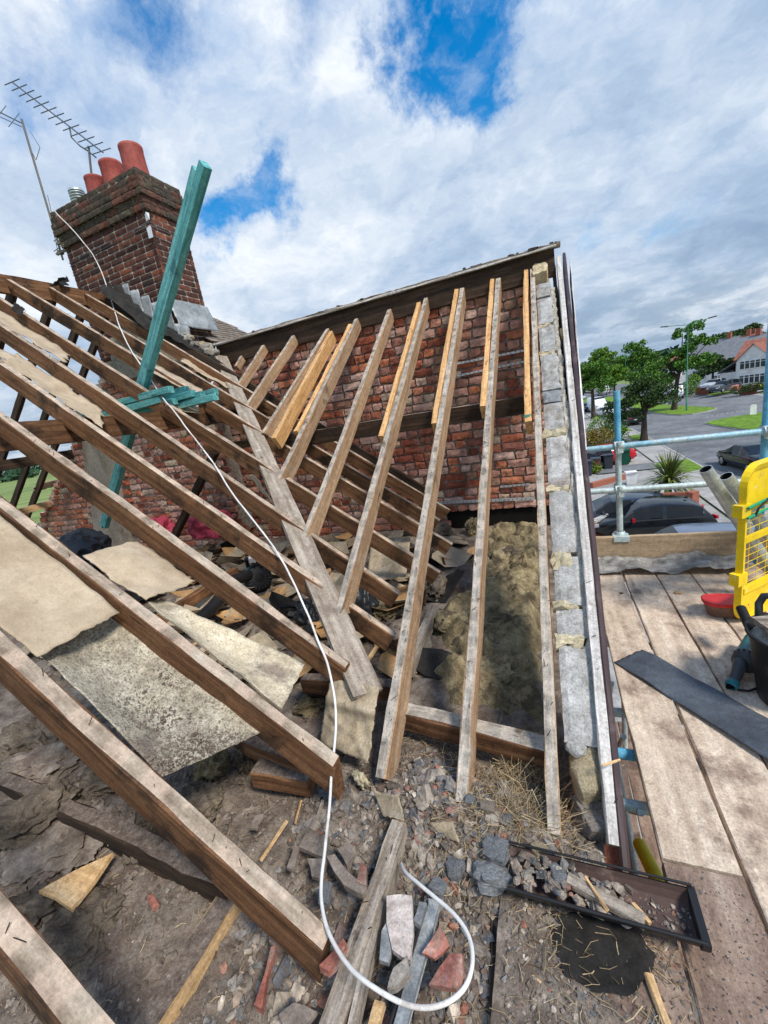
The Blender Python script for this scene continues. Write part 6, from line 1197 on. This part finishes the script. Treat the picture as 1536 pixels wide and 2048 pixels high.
def car(name, label, cat, c, head, kind, L, Wd, Hh, paint, z=None, mirror=None, group='cars and vans parked along the street', plate_m='plate_white'):
    z0 = GZ if z is None else z; rz = math.atan2(head[1], head[0]); t = thing(name, label, cat, (c[0], c[1], z0), group, rz); M0 = wm(t)
    top, belt = SH[kind]; n = len(ST); rings = []
    for i, x in enumerate(ST):
        T, B = top[i] * Hh, belt[i] * Hh; pinch = 1 - .14 * max(0, (abs(x - .5) - .36) / .14) ** 2
        w = Wd / 2 * pinch; cabin = T > B + .1 * Hh; wt = w * (.78 if kind != 'van' else .92) if cabin else w * .9; zb = .17 * Hh if .05 < x < .95 else .24 * Hh; X = (x - .5) * L
        half = [(0, zb), (w * .9, zb), (w * .985, zb + .08 * Hh), (w, B * .62 + .1 * zb), (w * .985, B * .93), (w * .955, B), ((wt + (w * .955 - wt) * .12) if cabin else w * .93, T - (.035 if cabin else .012) * Hh), (wt * .84, T - .006 * Hh), (0, T)]
        rings.append([(X, y, zz_) for y, zz_ in half] + [(X, -y, zz_) for y, zz_ in half[-2:0:-1]])
    R = len(rings[0]); body = MB(); wins = {k: MB() for k in ('side_window_a', 'side_window_b', 'windscreen', 'rear_window')}
    body.v = [p for r_ in rings for p in r_]
    def quad(i, j): return (i * R + j, i * R + (j + 1) % R, (i + 1) * R + (j + 1) % R, (i + 1) * R + j)
    for i in range(n - 1):
        cab = min(top[i] - belt[i], top[i + 1] - belt[i + 1]) > .05
        for j in range(R):
            tgt = None; sidej = j in (5, R - 6)
            solid = kind == 'van' and ST[i] < .58
            if sidej and cab and not solid and not (.39 < ST[i] < .425) and .055 < ST[i] < .72: tgt = 'side_window_a' if j == 5 else 'side_window_b'
            if j in (6, 7, R - 8, R - 7) and not solid:
                if .58 < ST[i] < .73: tgt = 'windscreen'
                if kind in ('hatch', 'suv') and .05 < ST[i] < .11: tgt = 'rear_window'
                if kind == 'sedan' and .19 < ST[i] < .39: tgt = 'rear_window'
            f = quad(i, j)
            if tgt:
                b_ = wins[tgt]; vs = [V(body.v[k]) for k in f]; b_.add(vs, [(0, 1, 2, 3)], 0, True)
            else: body.f.append(f); body.mi.append(0); body.sm.append(True)
    body.f.append(tuple(range(R))[::-1]); body.f.append(tuple((n - 1) * R + k for k in range(R))); body.mi += [0, 0]; body.sm += [False, False]
    body.build('body', paint, t, M0)
    for k, b_ in wins.items():
        if b_.v: b_.build('side_window' if k.startswith('side') else k, 'car_glass', t, M0)
    for x in (.19, .80):
        for s_ in (-1, 1):
            r_ = .225 * Hh if kind not in ('van', 'suv') else .2 * Hh; wheel(t, M0 @ Matrix.Translation(V(((x - .5) * L, s_ * (Wd / 2 - .095), r_))), r_)
    for s_ in (-1, 1):
        b = MB(); b.box((.475 * L, s_ * Wd * .36, .47 * Hh), (.06 * L, .16 * Wd, .07 * Hh), rotm(0, .35, s_ * -.35).to_3x3()); b.build('headlight', 'lamp_clear', t, M0)
        b = MB(); b.box((-.478 * L, s_ * Wd * .36, .57 * Hh), (.02 * L, .14 * Wd, .08 * Hh), rotm(0, 0, s_ * .3).to_3x3()); b.build('tail_light', 'tail_red', t, M0)
        b = MB(); b.box((.17 * L, s_ * (Wd / 2 + .08), .64 * Hh), (.10, .17, .12), jit=.015); b.build('door_mirror', (mirror or paint), t, M0)
        for hx in (.02, -.20): b = MB(); b.box((hx * L, s_ * (Wd / 2 + .003), .545 * Hh), (.16, .02, .03)); b.build('door_handle', paint, t, M0)
    b = MB(); b.box((-.494 * L, 0, .44 * Hh), (.03, .5, .11)); b.build('number_plate', plate_m, t, M0)
    b = MB(); b.box((-.30 * L, 0, Hh * .99 + .02), (.12, .03, .07), jit=.012)
    if kind in ('hatch', 'sedan', 'suv'): b.build('roof_aerial', 'rubber_black', t, M0)
    return t
W0 = (-1, 0)
def at(px, py, z): p = PZ(px, py, z); return (p.x, p.y)
c_ = at(1385, 1060, GZ + 1.47); car('parked_car', 'pale blue grey car roof nearest the scaffold just over the toe board', 'car', c_, (-1, .03), 'suv', 4.6, 1.82, 1.5, 'car_blue')
c_ = at(1306, 1000, GZ + 1.44); car('parked_car', 'black hatchback with a red door mirror on the drive', 'car', (c_[0] - .15, c_[1]), (-1, -.02), 'hatch', 4.2, 1.78, 1.46, 'car_black', mirror='car_red')
c_ = at(1240, 992, GZ + 1.4); car('parked_car', 'dark navy car behind the palm like plant and low brick wall', 'car', c_, (-1, .0), 'hatch', 4.4, 1.8, 1.46, 'car_navy')
c_ = at(1205, 892, GZ + 1.4); car('parked_car', 'bright red car behind the guard rail by the shrubs', 'car', c_, (-.9, -.3), 'hatch', 4.1, 1.75, 1.45, 'car_red')
c_ = at(1152, 906, GZ + 1.3); car('parked_car', 'dark car partly hidden by the bargeboard before the red one', 'car', (c_[0], c_[1]), (-.9, -.3), 'sedan', 4.4, 1.78, 1.4, 'car_black')
car('parked_car', 'black saloon parked at the kerb beside the grass verge', 'car', (10.75, 29.0), (-.10, 1), 'sedan', 4.6, 1.82, 1.44, 'car_black')
car('parked_car', 'black car with red tail lights behind the small dark tree', 'car', (9.6, 57.3), (-.03, 1), 'hatch', 4.2, 1.78, 1.5, 'car_black')
car('parked_car', 'small white car beside the dense round tree', 'car', at(1212, 832, GZ), (.25, -1), 'sedan', 4.3, 1.76, 1.42, 'car_white')
car('parked_van', 'white panel van parked behind the round tree trunk', 'van', at(1194, 824, GZ), (.2, -1), 'van', 5.2, 2.0, 2.5, 'car_white')
car('parked_car', 'black car at the left of the far white van', 'car', at(1170, 824, GZ), (.2, -1), 'suv', 4.3, 1.8, 1.6, 'car_black')
car('parked_van', 'white van facing the viewer beyond the grass island', 'van', at(1352, 797, GZ), (-.22, -1), 'van', 5.2, 2.0, 2.5, 'car_white')
car('parked_car', 'silver car behind the small tree on the far side', 'car', at(1325, 797, GZ), (-.3, -1), 'sedan', 4.4, 1.8, 1.45, 'car_silver')
car('parked_van', 'distant white lorry on the road beyond the round tree', 'van', at(1208, 790, GZ), (-.3, -1), 'van', 6., 2.3, 2.9, 'car_white')
car('parked_car', 'dark car on the far side behind the tree crown', 'car', at(1305, 798, GZ), (-.3, -1), 'hatch', 4.3, 1.8, 1.45, 'car_grey')
p = PY(1448, 783, 80); car('parked_car', 'large dark estate car on the raised drive by the white house', 'car', (p.x, p.y), (-.75, -.55), 'suv', 4.9, 1.9, 1.7, 'car_grey', z=p.z)
p = PY(1428, 776, 84); car('parked_car', 'silver car nose behind the dark estate car', 'car', (p.x, p.y), (-.6, -.5), 'hatch', 4.2, 1.8, 1.45, 'car_silver', z=p.z)
car('parked_car', 'far car at the left edge beyond the round tree', 'car', at(1162, 800, GZ), (.1, -1), 'hatch', 4.2, 1.8, 1.5, 'car_silver')
# ------------------------------------------------------------------ street lamps
def lamp(label, base, h, arm):
    base = V(base); t = thing('street_lamp', label, 'street lamp', base, 'double armed street lamps')
    b = MB(); b.tube((base, base + V((0, 0, h * .15)), base + V((0, 0, h * .151)), base + V((0, 0, h))), [.10, .10, .07, .05], 8); b.build('column', 'green_paint', t)
    for s_ in (-1, 1):
        e = base + V((s_ * arm, .0, h + .25)); b = MB(); b.tube((base + V((0, 0, h - .05)), base + V((s_ * arm * .5, 0, h + .12)), e), .035, 6); b.build('arm', 'green_paint', t)
        b = MB(); b.box(e + V((s_ * .3, 0, .03)), (.75, .26, .12), rotm(0, -s_ * .1, 0).to_3x3(), jit=.02); b.build('lantern', 'tool_grey', t)
lamp('nearer double armed lamp in front of the large tree', PZ(1373, 822, GZ + .1), 10.2, 2.1); lamp('farther double armed lamp above the round trees', PZ(1252, 786, GZ + .1), 9.6, 2.3)
p = PZ(1506, 829, GZ + .14); b = MB(); b.prism([p + V((-.25, -.05, 0)), p + V((.25, -.05, 0)), p + V((.25, -.05, .85)), p + V((.18, -.05, .95)), p + V((-.18, -.05, .95)), p + V((-.25, -.05, .85))], (0, .12, 0)); tag(b.build('marker_post', 'white_frame'), 'small white marker post on the near grass island', 'post')
# ------------------------------------------------------------------ bins, garden walls
for (px, m, lab) in ((1192, 'bin_brown', 'brown wheelie bin left of the scaffold post'), (1217, 'bin_grey', 'dark grey wheelie bin between brown and green ones'), (1250, 'bin_green', 'green wheelie bin right of the scaffold post'), (1176, 'bin_grey', 'dark wheelie bin partly hidden by the bargeboard')):
    q = PZ(px, 946 - (px - 1192) * .3, GZ); t = thing('wheelie_bin', lab, 'bin', q, 'wheelie bins'); w = .29
    b = MB(); b.add([q + V((x * w * s_, y * w * s_, z)) for z, s_ in ((.05, .8), (1.0, 1)) for x, y in ((-1, -1), (1, -1), (1, 1), (-1, 1))], [(0, 1, 5, 4), (1, 2, 6, 5), (2, 3, 7, 6), (3, 0, 4, 7), (3, 2, 1, 0)]); b.build('body', m, t)
    b = MB(); b.box(q + V((0, -.02, 1.04)), (w * 2.15, w * 2.25, .07), jit=.015); b.build('lid', m if px != 1192 else 'bin_grey', t)
    b = MB(); b.tube((q + V((-.28, .3, 1.0)), q + V((.28, .3, 1.0))), .02, 6); b.build('handle', m, t)
    for s_ in (-1, 1): b = MB(); b.tube((q + V((s_ * .2, .26, .1)), q + V((s_ * .27, .26, .1))), .1, 10); b.build('wheel', 'tyre', t)
def gwall(label, a, c, h, th=.2, cop=True, ch=None):
    a = V(a); c = V(c); t = thing('garden_wall', label, 'wall', (a + c) / 2); d = (c - a); n_ = d.normalized(); s_ = V((-n_.y, n_.x, 0)) * th / 2
    b = MB(); b.prism([a - s_, a + s_, c + s_, c - s_], (0, 0, h)); b.build('brickwork', 'brick_far', t)
    if cop:
        k = int(d.length / .22)
        for i in range(k):
            q = a + d * ((i + .5) / k) + V((0, 0, h + .045)); b = MB(); b.box(q, (d.length / k * .93, th * 1.3, .09), Matrix.Rotation(math.atan2(d.y, d.x), 3, 'Z'), jit=.008); b.build('coping_stone', 'kerb', t)
p = PZ(1205, 1060, GZ); q = PZ(1268, 1033, GZ)
a_ = at(1200, 1036, GZ + .9); c_ = at(1222, 1016, GZ + .9); e_ = at(1262, 1010, GZ + .9)
gwall('low red garden wall with rounded grey coping by the hatchback', (*at(1170, 1052, GZ + .8), GZ), (*at(1262, 1012, GZ + .8), GZ), .8); 
gwall('dark brick pillar end of the garden wall right of the palm', (*at(1378, 984, GZ + .9), GZ), (*at(1392, 986, GZ + .9), GZ), .95, .4, False); gwall('low dark wall behind the palm like plant', (*at(1300, 988, GZ + .8), GZ), (*at(1374, 984, GZ + .8), GZ), .8, .2, False)
gwall('pinkish low front garden wall behind the navy car', (*at(1182, 966, GZ + .3), GZ), (*at(1262, 945, GZ + .3), GZ), .3, .3, False)
q = PZ(1262, 968, GZ); b = MB(); b.box(q + V((0, 0, .35)), (.5, .4, .7), jit=.03); b.box(q + V((0, 0, .73)), (.6, .5, .08), jit=.02); tag(b.build('gate_pier', 'white_render'), 'short white gate pier behind the scaffold post', 'pier')
gwall('brown brick wall left of the dark estate car', PY(1392, 784, 88) + V((0, 0, -.5)), PY(1426, 783, 84) + V((0, 0, -.5)), 1.3, .25, False); gwall('brown brick wall right of the dark estate car', PY(1480, 785, 76) + V((0, 0, -.4)), PY(1513, 781, 74) + V((0, 0, -.4)), 1.2, .25, False)
for (px, py, m, lab) in ((1470, 780, 'pink_bag', 'salmon pink skip bag beside the estate car'), (1518, 778, 'yellow_bag', 'yellow bag heap beside the far brick wall')): crumple('skip_bag', PY(px, py + 2, 75), (1.4, 1.1, .9), m, lab, 'bag', px, .3, sub=3)
# ------------------------------------------------------------------ houses across the road
def house(label, c, rz, w, d, he, hr, roof, gable=None, bay=True, porch=False, dormer=False, side=None, walls='white_render'):
    """two storeys; front looks to local -y; ridge along x; optional front gable"""
    t = thing('house', label, 'house', c, 'houses across the road', rz); M0 = wm(t)
    def part(nm, mb, m, par=None): return mb.build(nm, m, par or t, M0)
    b = MB(); b.box((0, d / 2, he / 2 - .6), (w, d, he + 1.2)); b.prism([(-w / 2, 0, he), (-w / 2, d, he), (-w / 2, d / 2, he + hr)], (w, 0, 0)); part('wall', b, walls)
    b = MB(); ov = .3
    for s_ in (0, 1):
        y0 = -ov if s_ == 0 else d + ov; z0 = he - ov * hr / (d / 2)
        b.prism([(-w / 2 - ov, y0, z0 + .06), (-w / 2 - ov, d / 2, he + hr + .06), (-w / 2 - ov, d / 2, he + hr + .18), (-w / 2 - ov, y0, z0 + .18)], (w + 2 * ov, 0, 0))
    ro = part('roof', b, roof)
    b = MB(); b.box((w * .3, d / 2, he + hr + .5), (.7, .6, 1.6)); part('chimney', b, 'brick_far', ro)
    def win(x, y, z, ww, hh, nx=3):
        b = MB(); b.box((x, y - .05, z), (ww, .12, hh)); f = part('window', b, 'white_frame')
        for k in range(nx):
            pw = ww / nx; b = MB(); b.box((x - ww / 2 + pw * (k + .5), y - .125, z - hh * .10), (pw * .78, .04, hh * .62)); part('pane', b, 'window_glass', f)
            b = MB(); b.box((x - ww / 2 + pw * (k + .5), y - .125, z + hh * .36), (pw * .78, .04, hh * .18)); part('pane', b, 'window_glass', f)
    if gable is not None:
        gx, gw_, gh = gable; yb = -.7
        b = MB(); b.box((gx, (yb + 0) / 2, he / 2 - .6), (gw_, -yb, he + 1.2 - .01)); b.prism([(gx - gw_ / 2, yb, he - .01), (gx + gw_ / 2, yb, he - .01), (gx, yb, he + gh)], (0, d / 2, 0)); part('front_gable', b, walls)
        b = MB()
        for s_ in (-1, 1): b.prism([(gx, yb - .25, he + gh + .05), (gx + s_ * (gw_ / 2 + .3), yb - .25, he - .3), (gx + s_ * (gw_ / 2 + .3), yb - .25, he - .26), (gx, yb - .25, he + gh + .1)], (0, d / 2 + .25, 0))
        part('gable_roof', b, roof); win(gx, yb, he - 1.0, gw_ * .82, 1.3, 5); win(gx, yb, 1.3, gw_ * .82, 1.4, 5)
        rest = [x for x in (-w * .32, w * .32) if abs(x - gx) > gw_ * .6]
    else: rest = [-w * .28, w * .28]
    for x in rest: win(x, 0, he - 1.0, 1.5, 1.2, 2); 
    for x in rest:
        if not porch: win(x, 0, 1.3, 1.6, 1.3, 2)
    b = MB(); dx = rest[0] if rest else 0; b.box((dx * .6, -.03, 1.0), (.95, .1, 2.05)); dr = part('door', b, 'car_black'); b = MB(); b.box((dx * .6 + .35, -.1, 1.0), (.05, .05, .12)); part('handle', b, 'alloy', dr)
    if porch:
        x = rest[-1]; b = MB(); b.box((x, -.9, 1.15), (2.2, 1.7, 2.3)); part('porch', b, 'car_black'); b = MB(); b.prism([(x - 1.4, -1.95, 2.2), (x + 1.4, -1.95, 2.2), (x + 1.0, -1.0, 3.2), (x - 1.0, -1.0, 3.2)], (0, .9, .1)); part('porch_roof', b, roof)
    if dormer:
        b = MB(); b.box((0, d * .25, he + hr * .55), (w * .5, d * .3, 1.5)); part('dormer', b, walls); win(0, d * .25 - d * .15, he + hr * .55, w * .35, 1.0, 3)
    if side:
        sw, sh, sm = side; b = MB(); b.box((-w / 2 - sw / 2, d * .55, sh / 2 - .6), (sw, d * .8, sh + 1.2)); part('side_wall', b, walls); b = MB(); b.prism([(-w / 2 - sw - .2, d * .1, sh), (-w / 2 + .0, d * .1, sh + 1.8), (-w / 2, d * .1, sh + 1.95), (-w / 2 - sw - .2, d * .1, sh + .15)], (0, d * .9, 0)); part('side_roof', b, sm)
    return t
RZH = math.radians(-38)
hb = PY(1510, 775, 82); house('white rendered house with a pointed front gable and red roof', (hb.x + 2.4, 82.5, hb.z), RZH, 9.5, 8, 4.5, 2.5, 'red_tile', gable=(-2.4, 3.9, 2.0), porch=True, side=(2.6, 2.6, 'slate_roof'))
hb = PY(1462, 768, 100); house('grey roofed house just left of the white gabled one', (hb.x, 100, hb.z), RZH, 7.5, 9, 4.6, 3.4, 'slate_roof', side=(2, 2.4, 'red_tile'))
hb = PY(1447, 757, 116); house('house with a red roof and white dormer further up the hill', (hb.x, 116, hb.z), RZH, 9, 8, 5.2, 3.0, 'red_tile', dormer=True)
hb = PY(1412, 762, 112); house('white house half hidden behind the large tree', (hb.x, 112, hb.z), RZH, 8, 8, 5.0, 3.0, 'slate_roof')
hb = PY(1468, 735, 150); house('distant brick house on the rise above the roofs', (hb.x, 150, hb.z), RZH, 9, 8, 5.2, 3.0, 'red_tile', walls='brick_far')
hb = PY(1500, 735, 160); house('far house with a grey roof at the top right', (hb.x + 3, 130, hb.z + 1.5), RZH, 9, 8, 5.4, 3.2, 'slate_roof')
hb = PY(1325, 770, 150); house('distant pale house seen through the middle trees', (hb.x, 150, hb.z), math.radians(-20), 9, 8, 5.0, 3.0, 'red_tile')
# ------------------------------------------------------------------ far trees around the field
b = MB(); r6 = random.Random(8)
for k in range(420):
    a = math.radians(r6.uniform(95, 215)); R_ = r6.uniform(390, 470); c = V((R_ * math.cos(a), R_ * math.sin(a), GZ)); h = r6.uniform(6, 13) ; w = r6.uniform(5, 12)
    leaves(b, c + V((0, 0, h * .5)), (w, w, h * .55), 26, 5.5, r6.random(), shell=.7)
for k in range(260):
    a = math.radians(r6.uniform(62, 84)); R_ = r6.uniform(260, 400); c = V((R_ * math.cos(a), R_ * math.sin(a), GZ)); h = r6.uniform(6, 12); w = r6.uniform(5, 9)
    leaves(b, c + V((0, 0, h * .5)), (w, w, h * .55), 24, 4.5, r6.random(), shell=.7)
o = b.build('far_wood', 'far_green'); tag(o, 'dark tree line along the horizon', 'trees', None, 'stuff')
